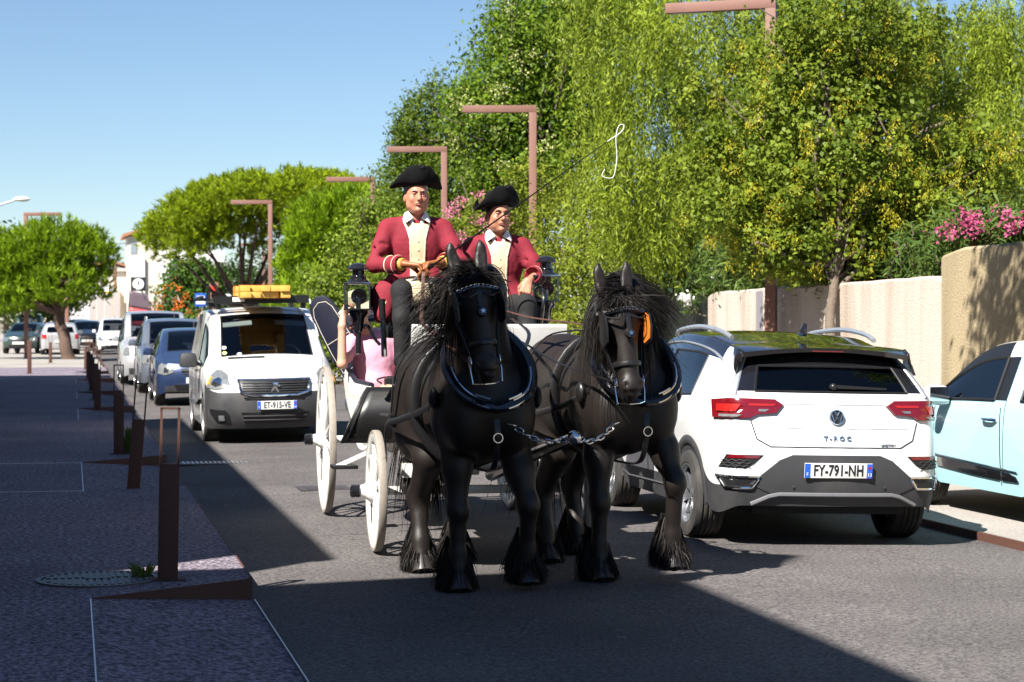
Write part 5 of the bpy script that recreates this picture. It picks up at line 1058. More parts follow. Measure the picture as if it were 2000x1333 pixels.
# ---------------------------------------------------------------- the rest of the traffic
def gen_car(name, label, cat, loc, rz, L, Wd, H, wbase, m, belt, wtop, cowl, hood, rear_rake=0.25, r=0.31, rails=False, boxy=0.0, roofm=None, group=None, txt=None, rear_txt=None, win_y0=None, z=None, lamps='front', detail=True):
    h = L/2; ra = r+0.05; yr = -wbase/2-0.02; yf = wbase/2+0.02; wh = Wd/2; bp = 0.5*(wtop+yr)+0.12; wy0 = (yr-0.05) if win_y0 is None else win_y0; nose = hood-0.14
    ys = [-h, -h+0.09, -h+0.26, yr-ra, yr-ra*0.75, yr, yr+ra*0.75, yr+ra, bp-0.04, bp+0.04, wtop, (wtop+cowl)/2, cowl, yf-ra, yf-ra*0.75, yf, yf+ra*0.75, yf+ra, h-0.22, h-0.08, h, yr+ra+0.12, yf-ra-0.12]
    ys = sorted(ys); ys = [y for i, y in enumerate(ys) if i == 0 or y-ys[i-1] > 0.03]
    def tg(kind, a, b, sd):
        if kind == 'side':
            if b == 4 and wy0 < a < cowl-0.02: return 'pillar' if abs(a-bp) < 0.05 else 'side_window'
            if b in (1, 2, 3) and bp < a < yf-ra: return 'front_door'
            if b in (1, 2, 3) and yr+ra < a < bp: return 'rear_door'
            return 'body'
        if kind == 'top':
            if wtop < a < cowl: return 'windscreen' if 1 <= b <= 4 else 'body'
            return 'bonnet' if a > cowl else 'roof'
        if kind == 'rear': return 'rear_window' if a == 4 and 1 <= b <= 4 else 'body'
        return 'lower_bumper' if a == 0 else 'body'
    sp = dict(L=L, ys=ys, yr=yr, yf=yf, r=r, ra=ra, sill=0.22, top=[(-h, H-0.10), (-h+0.5, H-0.03), (0, H), (wtop, H-0.05), (cowl, hood+0.05), (h-0.35, hood-0.06), (h, nose)], belt=[(-h, belt+0.02), (cowl, belt-0.03), (h, nose-0.05)],
        wb=[(-h, wh*0.88), (-h+0.26, wh*0.98), (0, wh), (yf, wh), (h-0.22, wh*0.94), (h-0.08, wh*0.88), (h, wh*0.78)], wt=[(-h, wh*(0.70+boxy)), (wtop, wh*(0.73+boxy)), (cowl, wh*0.82), (h, wh*0.74)],
        rear=[(0.22, -h+0.07), (0.5, -h), (belt-0.05, -h+0.03), (belt+0.03, -h+0.06), (H, -h+0.06+rear_rake)], front=[(0.2, h-0.08), (0.45, h), (0.65, h-0.01), (0.9, h-0.14), (1.2, h-0.2)], bulge_r=0.06, bulge_f=0.16, tag=tg, glass=('side_window', 'windscreen', 'rear_window'), nogap=[('body', 'roof'), ('body', 'lower_bumper'), ('pillar', 'body'), ('pillar', 'front_door'), ('pillar', 'rear_door')],
        mats=dict(body=m, side_window=M_glass_d, pillar=M_trim, roof=roofm or m, rear_door=m, front_door=m, windscreen=M_glass_w, bonnet=m, rear_window=M_glass_d, lower_bumper=M_plastic))
    t = thing(name, label, cat, loc, rz, group); c = Car(sp, t); underbody(c, sp); interior(c, wtop-0.25, yr+0.45, 0.42, belt+0.22, wh*0.8)
    for x_, y_ in ((-1, yr), (1, yr), (-1, yf), (1, yf)): wheel(t, (x_*(wh-0.115), y_, r), r, 0.2, x_, 'alloy')
    for sd in (-1, 1):
        V3 = Vector((-sd*0.45, -1, 0)).normalized(); w_ = Vector((-V3.y, V3.x, 0)); k = wh/0.9
        def ob(x, z_): return -(Vector((sd*x*k, h-0.1-0.6*max(0, x-0.45)**1.5, 0)).dot(w_)), z_
        z0 = nose-0.22
        hl = c.patch([ob(0.44, z0+0.02), (ob(0.50, z0+0.13)), ob(0.74, z0+0.20), ob(0.80, z0+0.16), ob(0.82, z0), ob(0.62, z0-0.03)], V3, 'headlight', M_lens, 0.015)
        c.patch([ob(0.56, z0+0.02), ob(0.56, z0+0.10), ob(0.66, z0+0.12), ob(0.66, z0+0.02)], V3, 'reflector', M_chrome, 0.02, parent=hl)
        V4 = Vector((-sd*0.45, 1, 0)).normalized(); w4 = Vector((-V4.y, V4.x, 0))
        def ob4(x, z_): return -(Vector((sd*x*k, -h+0.06+0.4*max(0, x-0.6), 0)).dot(w4)), z_
        c.patch([ob4(0.62, belt-0.02), ob4(0.84, belt-0.02), ob4(0.85, belt-0.24), ob4(0.60, belt-0.22)], V4, 'tail_lamp', M_redl, 0.014)
        mirror(c, sd, cowl-0.30, belt+0.03, m, wh-0.03, 1.1, 0.06)
        c.patch([(bp-0.42, belt-0.10), (bp-0.22, belt-0.09), (bp-0.22, belt-0.12), (bp-0.42, belt-0.13)], 'left' if sd < 0 else 'right', 'door_handle', m, 0.025)
        if rails: MB().tube(smoothpath([(sd*wh*0.70, wtop-0.1, H-0.06), (sd*wh*0.71, wtop-0.3, H+0.03), (sd*wh*0.71, 0, H+0.05), (sd*wh*0.69, -h+0.9, H+0.03), (sd*wh*0.68, -h+0.6, H-0.05)], 5), 0.018, 6).build('roof_rail', M_sat, t)
    g = c.patch([(-0.36, nose-0.12), (0.36, nose-0.12), (0.30, nose-0.24), (-0.30, nose-0.24)], 'front', 'grille', M_trim, 0.008)
    c.strip([(-0.34, nose-0.175), (0.34, nose-0.175)], 'front', 'grille_bar', M_chrome, 0.010, 0.014, parent=g)
    c.patch([(-0.50, 0.42), (0.50, 0.42), (0.44, 0.30), (-0.44, 0.30)], 'front', 'air_intake', M_trim, 0.006)
    hh, nn = c.cast('front', 0, 0.50); p = MB().box((0, 0, 0), (0.52, 0.01, 0.11)).build('number_plate', M_plate, t); p.location = hh+nn*0.02
    hh, nn = c.cast('rear', 0, 0.60); p = MB().box((0, 0, 0), (0.52, 0.01, 0.11)).build('number_plate', M_plate, t); p.location = hh+nn*0.02
    MB().cyl((0, wtop-0.12, H+0.0), (0, wtop-0.20, H+0.17), 0.006).build('aerial', M_trim, t)
    return t, c
M_blue = paint('metallic_blue_paint', (0.022, 0.040, 0.10), rough=0.3, metal=0.3); M_gblue = paint('grey_blue_paint', (0.15, 0.17, 0.21), rough=0.3, metal=0.4); M_silver = paint('silver_paint', (0.46, 0.46, 0.47), rough=0.3, metal=0.4); M_navy = paint('navy_paint', (0.02, 0.03, 0.075), rough=0.3); M_turq = paint('pale_turquoise_paint', (0.40, 0.66, 0.70), rough=0.22); M_green = paint('pale_green_paint', (0.30, 0.42, 0.27), rough=0.4)
TR = 'cars queued behind the van'
gen_car('hatchback_car', 'metallic blue hatchback following directly behind the white van', 'car', (2.38, 40.3, 0.03), R(180), 3.85, 1.68, 1.47, 2.48, M_blue, 0.98, 0.28, 1.05, 0.98, group=TR)
gen_car('estate_car', 'grey blue estate car with roof rails behind the blue hatchback', 'car', (2.32, 47.0, 0.03), R(180), 4.4, 1.76, 1.66, 2.6, M_gblue, 1.08, 0.40, 1.12, 1.04, rails=True, boxy=0.03, group=TR)
gen_car('minivan_car', 'silver minivan with tall roof behind the grey estate car', 'van', (2.12, 53.2, 0.03), R(180), 4.6, 1.86, 1.86, 2.75, M_silver, 1.12, 0.62, 1.38, 1.12, boxy=0.07, rear_rake=0.1, group=TR)
gen_car('hatchback_car', 'white tall hatchback with dark lower grille far behind the silver minivan', 'car', (2.0, 97, 0.03), R(180), 4.1, 1.74, 1.68, 2.5, M_cwhite, 1.04, 0.35, 1.1, 1.02, group=TR)
gen_car('hatchback_car', 'black hatchback parked half on the pavement beside the white hatchback', 'car', (0.75, 104, 0.1), R(180), 4.0, 1.72, 1.5, 2.5, M_cblack, 0.98, 0.3, 1.08, 0.98)
gen_car('saloon_car', 'dark blue car with pale roof behind the black hatchback', 'car', (0.35, 113, 0.1), R(180), 4.3, 1.78, 1.6, 2.6, M_navy, 1.0, 0.35, 1.1, 1.0, roofm=M_cwhite)
gen_car('saloon_car', 'bright blue car farthest back in the parked row', 'car', (-0.4, 124, 0.1), R(180), 4.3, 1.78, 1.62, 2.6, M_blue, 1.0, 0.35, 1.1, 1.0)
gen_car('hatchback_car', 'silver hatchback seen from behind, parked by the leaning pine trunk', 'car', (-0.55, 92.5, 0.1), R(2), 4.1, 1.74, 1.44, 2.5, M_silver, 0.94, 0.3, 1.05, 0.95, rear_rake=0.35)
gen_car('hatchback_car', 'dark green hatchback facing the street beside the silver hatchback', 'car', (-2.0, 95, 0.1), R(170), 3.9, 1.68, 1.42, 2.45, paint('dark_green_paint', (0.02, 0.04, 0.03)), 0.94, 0.3, 1.05, 0.95)
gen_car('pickup_van', 'pale green old van parked far down the left pavement', 'van', (-2.5, 126, 0.1), R(180), 4.4, 1.8, 1.9, 2.6, M_green, 1.1, 0.7, 1.3, 1.2, boxy=0.08)
gen_car('hatchback_car', 'white hatchback parked at the right kerb behind the white van', 'car', (7.75, 66.5, 0.058), R(180), 4.0, 1.72, 1.52, 2.5, M_cwhite, 0.98, 0.3, 1.08, 0.98)
# ---------------------------------------------------------------- pale turquoise parked car
def tag_ds(kind, a, b, sd):
    if kind == 'side':
        if b == 4 and -0.30 < a < 0.86: return 'side_window'
        if b == 4 and -0.42 < a < -0.30: return 'pillar'
        if b == 4 and -1.35 < a < -0.78: return 'rear_glass'
        if b == 5 and a > -0.35 and a < 1.0: return 'pillar'
        if b == 5: return 'roof'
        if b in (1, 2, 3) and -0.42 < a < 0.86: return 'door'
        return 'body'
    if kind == 'top':
        if 0.16 < a < 1.0: return 'windscreen' if 1 <= b <= 4 else 'pillar'
        return 'bonnet' if a > 1.0 else 'roof'
    if kind == 'rear': return 'rear_glass' if a == 4 and 1 <= b <= 4 else 'body'
    return 'body'
SP_D = dict(L=3.95, ys=[-1.975, -1.88, -1.72, -1.60, -1.52, -1.22, -0.92, -0.85, -0.75, -0.42, -0.30, 0.16, 0.5, 0.74, 0.86, 0.93, 1.0, 1.24, 1.54, 1.62, 1.75, 1.88, 1.975], yr=-1.22, yf=1.24, r=0.315, ra=0.365, sill=0.23,
    top=[(-1.975, 1.36), (-1.4, 1.42), (-0.5, 1.475), (0.16, 1.44), (0.5, 1.31), (1.0, 1.04), (1.5, 0.96), (1.975, 0.82)], belt=[(-1.975, 1.0), (-0.4, 0.965), (1.0, 0.945), (1.975, 0.76)],
    wb=[(-1.975, 0.74), (-1.72, 0.83), (-1.0, 0.86), (0, 0.845), (1.3, 0.86), (1.75, 0.81), (1.975, 0.66)], wt=[(-1.975, 0.58), (-0.5, 0.625), (0.16, 0.62), (1.0, 0.70), (1.975, 0.62)],
    rear=[(0.22, -1.9), (0.5, -1.975), (0.9, -1.95), (1.02, -1.9), (1.42, -1.62)], front=[(0.2, 1.9), (0.45, 1.975), (0.7, 1.96), (0.9, 1.82), (1.2, 1.75)], bulge_r=0.07, bulge_f=0.18, tag=tag_ds, glass=('side_window', 'windscreen', 'rear_glass'), nogap=[('body', 'roof'), ('pillar', 'roof'), ('pillar', 'body'), ('pillar', 'door')], sub=2, seal=0.014,
    mats=dict(body=M_turq, door=M_turq, side_window=M_glass_t, pillar=M_trim, rear_glass=M_glass_d, roof=M_cwhite, windscreen=M_glass_w, bonnet=M_turq))
ds = thing('small_hatchback', 'pale turquoise small car with white roof parked along the garden wall', 'car', (8.17, 15.25, 0.058), R(0))
c = Car(SP_D, ds); underbody(c, SP_D); interior(c, 0.15, -0.65, 0.40, 1.14, 0.68)
for x_, y_ in ((-1, -1.22), (1, -1.22), (-1, 1.24), (1, 1.24)): wheel(ds, (x_*0.745, y_, 0.315), 0.315, 0.205, x_)
for sd, vw in ((-1, 'left'), (1, 'right')):
    hd = c.patch([(-0.34, 0.835), (-0.10, 0.84), (-0.08, 0.815), (-0.12, 0.795), (-0.32, 0.79), (-0.36, 0.81)], vw, 'handle_recess', M_turq, 0.004)
    MB().tube(smoothpath([(lambda h_: h_[0]+h_[1]*o_)(c.cast(vw, y, 0.818)) for y, o_ in ((-0.34, 0.008), (-0.28, 0.035), (-0.14, 0.035), (-0.09, 0.008))], 4), 0.012, 8).build('door_handle', M_chrome, hd)
    c.patch([(-0.42, 0.415), (0.80, 0.455), (0.80, 0.375), (0.1, 0.345), (-0.42, 0.335)], vw, 'door_moulding', M_cblack, 0.012)
    c.patch([(-0.74, 0.34), (-0.68, 0.385), (-0.56, 0.405), (-0.44, 0.41), (-0.44, 0.335)], vw, 'rear_moulding', M_cblack, 0.012)
    c.strip([(-0.72, 0.42), (-0.42, 0.43), (0.82, 0.47)], vw, 'moulding_trim', M_chrome, 0.007, 0.006)
    mr = mirror(c, sd, 0.62, 0.97, M_cwhite, 0.80, 1.35, 0.06)
    for yy in (1,): c.strip([(-0.38, 0.92), (-0.40, 0.6), (-0.42, 0.30)], vw, 'door_gap', M_trim, 0.006, 0.0)
    V3 = Vector((-sd*0.5, -1, 0)).normalized(); w_ = Vector((-V3.y, V3.x, 0))
    def obd(x, z): return -(Vector((sd*x, 1.85-0.5*max(0, x-0.45), 0)).dot(w_)), z
    c.patch([obd(*p) for p in ((0.45, 0.64), (0.5, 0.74), (0.75, 0.80), (0.78, 0.70), (0.65, 0.62))], V3, 'headlight', M_lens, 0.014, parent=ds)
    V4 = Vector((-sd*0.5, 1, 0)).normalized(); w4 = Vector((-V4.y, V4.x, 0))
    c.patch([(-(Vector((sd*x, -1.88, 0)).dot(w4)), z) for x, z in ((0.5, 0.95), (0.74, 0.95), (0.74, 0.76), (0.52, 0.78))], V4, 'tail_lamp', M_redl, 0.014, parent=ds)
# ================================================================ organic shapes: blended volumes meshed as one skin
class Blob:
    def __init__(s): s.P = []
    def cone(s, a, b, ra, rb, k=0.04, op=1): s.P.append(('c', np.array(a, float), np.array(b, float), ra, rb, k, op)); return s
    def ell(s, c, r, k=0.04, op=1, M=None): s.P.append(('e', np.array(c, float), np.array(r if hasattr(r, '__len__') else (r, r, r), float), None if M is None else np.array(M), 0, k, op)); return s
    def sub(s, c, r, k=0.02, M=None): return s.ell(c, r, k, -1, M)
    def chain(s, pts, rs, k=0.04):
        for i in range(len(pts)-1): s.cone(pts[i], pts[i+1], rs[i], rs[i+1], k)
        return s
    def field(s, h):
        lo = np.full(3, 1e9); hi = np.full(3, -1e9)
        def bb(p):
            if p[0] == 'c': r = max(p[3], p[4]); return np.minimum(p[1], p[2])-r, np.maximum(p[1], p[2])+r
            r = p[2] if p[3] is None else np.full(3, p[2].max()); return p[1]-r, p[1]+r
        for p in s.P:
            if p[6] > 0: a, b = bb(p); lo = np.minimum(lo, a); hi = np.maximum(hi, b)
        lo -= 0.03+2*h; hi += 0.03+2*h; n = np.ceil((hi-lo)/h).astype(int)+1
        D = np.full(n, 1.0, np.float32); ax = [lo[i]+h*np.arange(n[i]) for i in range(3)]
        for p in s.P:
            a, b = bb(p); m = p[5]+3*h; i0 = np.clip(((a-m-lo)/h).astype(int), 0, n-1); i1 = np.clip(np.ceil((b+m-lo)/h).astype(int)+1, 1, n)
            if (i1 <= i0).any(): continue
            X, Y, Z = np.meshgrid(ax[0][i0[0]:i1[0]], ax[1][i0[1]:i1[1]], ax[2][i0[2]:i1[2]], indexing='ij')
            if p[0] == 'c':
                ba = p[2]-p[1]; px, py, pz = X-p[1][0], Y-p[1][1], Z-p[1][2]; L2 = max((ba*ba).sum(), 1e-9)
                t = np.clip((px*ba[0]+py*ba[1]+pz*ba[2])/L2, 0, 1); d = np.sqrt((px-t*ba[0])**2+(py-t*ba[1])**2+(pz-t*ba[2])**2)-(p[3]+(p[4]-p[3])*t)
            else:
                q = np.stack([X-p[1][0], Y-p[1][1], Z-p[1][2]], -1)
                if p[3] is not None: q = q @ p[3]      # columns of M are the ellipsoid axes
                k0 = np.sqrt(((q/p[2])**2).sum(-1)); k1 = np.sqrt(((q/p[2]**2)**2).sum(-1))+1e-9; d = k0*(k0-1)/k1
            sl = (slice(i0[0], i1[0]), slice(i0[1], i1[1]), slice(i0[2], i1[2])); E = D[sl]; k = p[5]
            if p[6] > 0: hh = np.clip(0.5+0.5*(E-d)/k, 0, 1); D[sl] = E*(1-hh)+d*hh-k*hh*(1-hh)
            else: hh = np.clip(0.5-0.5*(E+d)/k, 0, 1); D[sl] = E*(1-hh)-d*hh+k*hh*(1-hh)
        return D, lo
    def mesh(s, h):
        D, lo = s.field(h); n = np.array(D.shape); S = D < 0
        c8 = [(i, j, k) for i in (0, 1) for j in (0, 1) for k in (0, 1)]
        cnt = sum(S[i:n[0]-1+i, j:n[1]-1+j, k:n[2]-1+k].astype(np.int8) for i, j, k in c8); act = (cnt > 0) & (cnt < 8); ids = np.argwhere(act)
        idx = np.full(act.shape, -1, np.int64); idx[act] = np.arange(len(ids))
        acc = np.zeros((len(ids), 3)); num = np.zeros(len(ids)); corner = {c: D[ids[:, 0]+c[0], ids[:, 1]+c[1], ids[:, 2]+c[2]] for c in c8}
        for a in c8:
            for ax in range(3):
                if a[ax] == 0:
                    b = list(a); b[ax] = 1; b = tuple(b); da, db = corner[a], corner[b]; cr = (da < 0) != (db < 0)
                    t = np.where(cr, da/np.where(cr, da-db, 1), 0); p = np.tile(np.array(a, float), (len(ids), 1)); p[:, ax] += t; acc += p*cr[:, None]; num += cr
        V = lo+h*(ids+acc/np.maximum(num, 1)[:, None]); Fs = []
        for ax in range(3):
            u, v = (ax+1) % 3, (ax+2) % 3; sh = list(n); sh[ax] -= 1
            a = [slice(None)]*3; b = [slice(None)]*3; a[ax] = slice(0, n[ax]-1); b[ax] = slice(1, n[ax]); A = S[tuple(a)]; B = S[tuple(b)]
            e = np.argwhere(A != B); ok = (e[:, u] > 0) & (e[:, v] > 0) & (e[:, u] < n[u]-1) & (e[:, v] < n[v]-1); e = e[ok]
            du = np.zeros(3, int); du[u] = 1; dv = np.zeros(3, int); dv[v] = 1
            q = [idx[tuple((e-x).T)] for x in (du+dv, dv, du*0, du)]; F = np.stack(q, 1); fl = ~A[tuple(e.T)]; F[fl] = F[fl][:, ::-1]; Fs.append(F)
        return V, np.concatenate(Fs)
    def build(s, name, m, parent, h, smooth_it=1):
        V, F = s.mesh(h); o = arr_mesh(name, V, F, m, parent, 180)
        return o
def hairs(rg, roots, path, width, K=7, tone=False):
    """ribbons: path(i, t) vectorised -> offsets (N,K,3)"""
    N = len(roots); P = roots[:, None, :]+path
    T = np.gradient(P, axis=1); T = unit(T); side = unit(np.cross(T, unit(rg.normal(size=(N, 1, 3)))))
    w = width*np.sqrt(np.clip(1-np.linspace(0, 1, K)**2, 0.02, 1))[None, :, None]*rg.uniform(0.6, 1.3, (N, 1, 1))
    V = np.stack([P-side*w, P+side*w], 2).reshape(-1, 3); base = (np.arange(N)*K*2)[:, None]; k = np.arange(K-1)*2
    F = np.stack([base+k, base+k+1, base+k+3, base+k+2], -1).reshape(-1, 4)
    return V, F
M_horse = mat('black_horse_coat', (0.012, 0.0085, 0.007), rough=0.5, var=0.35, scale=5, spec=0.4, bump=0.10, bscale=220, sheen=0.0)
M_hair = mat('black_horsehair', (0.010, 0.008, 0.007), rough=0.6, var=0.4, scale=20, spec=0.22)
M_hoof = mat('hoof_horn', (0.03, 0.026, 0.025), rough=0.35)
M_leather = mat('black_leather', (0.010, 0.0095, 0.010), rough=0.38, bump=0.05, bscale=120, spec=0.5); M_brown = mat('brown_leather', (0.10, 0.045, 0.032), rough=0.5, var=0.2); M_sil = mat('polished_nickel', (0.62, 0.63, 0.66), rough=0.14, metal=1.0)
def horse(label, loc, rz, poll, tilt, nod, legs, crest, mane, seed, hlabel, orange=None):
    """faces -y. poll: poll position; tilt: head roll; nod: muzzle direction; legs: four joint chains (front -x, front +x, hind -x, hind +x)"""
    t = thing('horse', label, 'horse', loc, rz, 'pair of black carriage horses'); rg = np.random.default_rng(seed); B = Blob()
    B.ell((0, 0.86, 1.16), (0.315, 0.72, 0.355), 0.08); B.ell((0, 0.24, 1.18), (0.275, 0.30, 0.36), 0.08); B.ell((0, 1.42, 1.27), (0.30, 0.38, 0.31), 0.10)
    for s_ in (-1, 1): B.ell((s_*0.15, 0.10, 1.12), (0.145, 0.16, 0.24), 0.06); B.ell((s_*0.19, 0.34, 1.22), (0.12, 0.22, 0.32), 0.06); B.ell((s_*0.17, 1.46, 1.08), (0.155, 0.27, 0.34), 0.08)
    B.cone((0, 0.40, 1.50), (0, 0.95, 1.44), 0.10, 0.13, 0.10)
    pl = Vector(poll); Mh = Matrix.Rotation(tilt, 3, 'Y'); nd = Vector(nod)
    # neck
    nk = [Vector((0, 0.26, 1.36)), Vector((pl.x*0.25+crest[0]*0.4, 0.16, lerp(1.36, crest[2], 0.42))), Vector((lerp(0, crest[0], 0.9), crest[1]+0.04, lerp(1.36, crest[2], 0.80)-0.03)), Vector((crest[0], crest[1], crest[2]-0.15)), pl+Vector((0, 0.07, -0.06))]
    for i, (r1, r2) in enumerate(((0.235, 0.20), (0.20, 0.155), (0.155, 0.135), (0.135, 0.115))):
        for q in np.linspace(0, 1, 5):
            p = nk[i].lerp(nk[i+1], q); rr = lerp(r1, r2, q); B.ell(p, (rr*0.78, rr*1.18, rr*1.1), 0.06)
    # head in its own frame: down the face is -z, forward is -y
    dz = (-nd).normalized(); fwd = Vector((0, -1, 0)); fwd = (fwd-dz*fwd.dot(dz)).normalized(); sx = fwd.cross(dz).normalized()*-1.0
    sx = (Matrix.Rotation(tilt, 3, fwd) @ Vector((1, 0, 0))); sx = (sx-dz*sx.dot(dz)).normalized(); fy = sx.cross(dz).normalized()
    if fy.y > 0: fy = -fy
    HM = Matrix((sx, -fy, dz)).transposed()     # columns: x, back, up
    def H(x, y, z): return pl + HM @ Vector((x, y, z))
    A = np.array(HM)
    B.ell(H(0, -0.03, -0.10), (0.098, 0.115, 0.13), 0.04, M=A)
    for s_ in (-1, 1): B.ell(H(s_*0.055, 0.04, -0.20), (0.052, 0.115, 0.13), 0.04, M=A); B.ell(H(s_*0.088, -0.06, -0.155), (0.026, 0.04, 0.032), 0.03, M=A)
    B.cone(H(0, -0.05, -0.13), H(0, -0.075, -0.50), 0.088, 0.058, 0.05); B.cone(H(0, 0.03, -0.22), H(0, -0.01, -0.52), 0.075, 0.045, 0.05)
    B.ell(H(0, -0.075, -0.535), (0.07, 0.072, 0.07), 0.03, M=A); B.ell(H(0, -0.02, -0.60), (0.048, 0.05, 0.036), 0.02, M=A); B.ell(H(0, -0.06, -0.58), (0.055, 0.05, 0.035), 0.02, M=A)
    for s_ in (-1, 1):
        B.ell(H(s_*0.045, -0.115, -0.525), (0.026, 0.024, 0.034), 0.02, M=A); B.sub(H(s_*0.048, -0.140, -0.532), (0.017, 0.020, 0.024), 0.010, M=A)
    for s_ in (-1, 1):
        B.cone(H(s_*0.060, 0.03, -0.01), H(s_*0.080, 0.015, 0.08), 0.034, 0.036, 0.03); B.ell(H(s_*0.084, 0.012, 0.125), (0.042, 0.027, 0.105), 0.02, M=np.array(HM @ Matrix.Rotation(s_*R(10), 3, 'Y'))); B.cone(H(s_*0.090, 0.01, 0.19), H(s_*0.088, 0.004, 0.24), 0.024, 0.008, 0.02)
    for s_ in (-1, 1): B.sub(H(s_*0.084, -0.026, 0.13), (0.024, 0.024, 0.075), 0.012, M=A)
    B.sub(H(0, -0.13, -0.575), (0.07, 0.06, 0.004), 0.008, M=A)
    # legs
    hoofs = []
    for k, (j, front) in enumerate(zip(legs, (1, 1, 0, 0))):
        j = [Vector(p) for p in j]
        if front:
            B.chain([j[0], j[1], j[2], j[3], j[4]], [0.125, 0.085, 0.058, 0.046, 0.050], 0.05); B.ell(j[1].lerp(j[2], 0.12), (0.075, 0.085, 0.12), 0.04); B.ell(j[2], (0.062, 0.066, 0.075), 0.03); B.ell(j[0]+Vector((0, 0, 0.12)), (0.13, 0.18, 0.20), 0.07)
        else:
            B.chain([j[0], j[1], j[2], j[3], j[4]], [0.17, 0.10, 0.066, 0.048, 0.052], 0.06); B.ell(j[2]+Vector((0, 0.02, 0.02)), (0.055, 0.075, 0.08), 0.03)
        B.cone(j[4], j[5], 0.05, 0.055, 0.03); hoofs.append((j[4], j[5]))
    body = B.build('body', M_horse, t, 0.0165)
    for p4, p5 in hoofs:
        ax = (p4-p5).normalized(); MB().lathe([(0.0, -0.075), (0.078, -0.072), (0.066, -0.01), (0.054, 0.03), (0.0, 0.035)], p5+ax*0.035, ax, 18).build('hoof', M_hoof, t)
        n = 1700; a = rg.uniform(0, 2*PI, n); hgt = rg.uniform(0.02, 0.27, n); cen = np.array(p5)[None]+np.array(ax)[None]*(0.05+hgt[:, None]); rad = 0.045
        out = np.stack([np.cos(a), np.sin(a)*1.0+0.04, np.zeros(n)], 1); roots = cen+out*rad; tt = np.linspace(0, 1, 7)[None, :, None]; ln = (hgt+rg.uniform(0.03, 0.11, n))[:, None, None]
        path = out[:, None, :]*np.sin(tt*1.9)*rg.uniform(0.025, 0.075, (n, 1, 1))+np.array([0, 0, -1.0])*tt*ln+rg.normal(size=(n, 1, 3))*0.02*tt
        P_ = roots[:, None, :]+path; low = np.array(p5)[2]-0.045; path[..., 2] = np.maximum(P_[..., 2], low)-roots[:, None, 2]
        V, F = hairs(rg, roots, path, 0.0026); arr_mesh('feather', V, F, M_hair, t)
    # eyes
    for s_ in (-1, 1): MB().ball(H(s_*0.104, -0.075, -0.155), 0.017).build('eye', mat('dark_eye', (0.01, 0.006, 0.004), rough=0.05, coat=1.0), t)
    # mane, forelock, tail
    line = smoothpath([pl+Vector((0, 0.02, 0.02)), Vector(crest)+Vector((0, 0.03, 0.0)), Vector((crest[0]*0.8, crest[1]+0.20, crest[2]-0.18)), Vector((0.0, 0.38, 1.58))], 10)
    L_ = np.array([tuple(p) for p in line]); n = mane['n']; roots = L_[rg.integers(mane.get('i0', 0), len(L_), n)]+rg.normal(size=(n, 3))*0.018; tt = np.linspace(0, 1, 10)[None, :, None]
    d0 = np.array(mane['dir'])[None, None]; ln = rg.uniform(0.55, 1.1, (n, 1, 1))*mane['len']; up = mane.get('up', 0.05)
    lock = rg.integers(0, 26, n); lk = lambda sc: rg.normal(0, sc, (26, 1, 1))[lock]
    path = d0*tt*ln*(1+lk(0.18)+rg.normal(0, 0.05, (n, 1, 1)))+np.array([0, 0, 1.0])*(up*np.sin(tt*PI*0.9)-mane['drop']*tt**2)*ln*(1+lk(0.3))+rg.normal(0, 1, (26, 1, 3))[lock]*np.array([0.05, 0.07, 0.04])*tt+rg.normal(size=(n, 1, 3))*0.018*tt+0.012*np.sin(tt*7+rg.uniform(0, 6, (26, 1, 1))[lock])*rg.normal(size=(26, 1, 3))[lock]
    V, F = hairs(rg, roots, path, 0.0019, 10); arr_mesh('mane', V, F, M_hair, t)
    n = 900; c0 = np.array(crest); p0 = np.array(pl); u0 = rg.uniform(0, 1, (n, 1)); roots = c0+(p0-c0)*u0*0.8+np.concatenate([rg.normal(0, 0.045, (n, 1)), np.zeros((n, 2))], 1)+np.array([0, -0.02, 0.0]); roots[:, 2] -= ((roots[:, 0]-c0[0]-(p0[0]-c0[0])*u0[:, 0]*0.8)**2)*4
    path = ((p0-c0)*0.40)[None, None]*tt+np.array([0, -0.05, 0.035])*np.sin(tt*PI*0.8)+np.sign(roots[:, None, :1]-c0[0])*np.array([0.09, 0, -0.06])*tt**1.5*rg.uniform(0, 1, (n, 1, 1))+rg.normal(size=(n, 1, 3))*0.02*tt
    V, F = hairs(rg, roots, path, 0.0024, 10); arr_mesh('mane', V, F, M_hair, t)
    n = mane.get('n2', 1500); roots = L_[rg.integers(0, len(L_), n)]+rg.normal(size=(n, 3))*0.022; sgn = np.where(rg.uniform(size=(n, 1, 1)) < 0.8, 1, -1)*(np.sign(mane['dir'][0]) or 1)
    path = np.array([mane.get('w2', 0.17), 0.0, 0.0])*sgn*np.sin(tt*1.8)*rg.uniform(0.5, 1.3, (n, 1, 1))+np.array([0, 0, -1.0])*(tt**1.6)*rg.uniform(0.25, mane.get('l2', 0.72), (n, 1, 1))+np.array([0, 0, 0.04])*np.sin(tt*PI)+rg.normal(size=(n, 1, 3))*0.03*tt
    V, F = hairs(rg, roots, path, 0.0024, 10); arr_mesh('mane', V, F, M_hair, t)
    n = 900; f0 = np.array([tuple(H(rg.normal(0, 0.03), -0.02+rg.normal(0, 0.02), 0.02)) for _ in range(n)]); hz = np.array(HM); fl = mane.get('fore', 0.22)
    dn = (hz @ np.array([0, -0.25, -1.0]))[None, None]; fo = (hz @ np.array([0, -1.0, 0.15]))[None, None]
    path = fo*0.105*np.sin(np.clip(tt*1.7, 0, PI/2))+dn*(tt**1.2)*fl*rg.uniform(0.5, 1.2, (n, 1, 1))+(hz @ np.array([1.0, 0, 0]))[None, None]*rg.normal(0, 0.075, (n, 1, 1))*tt
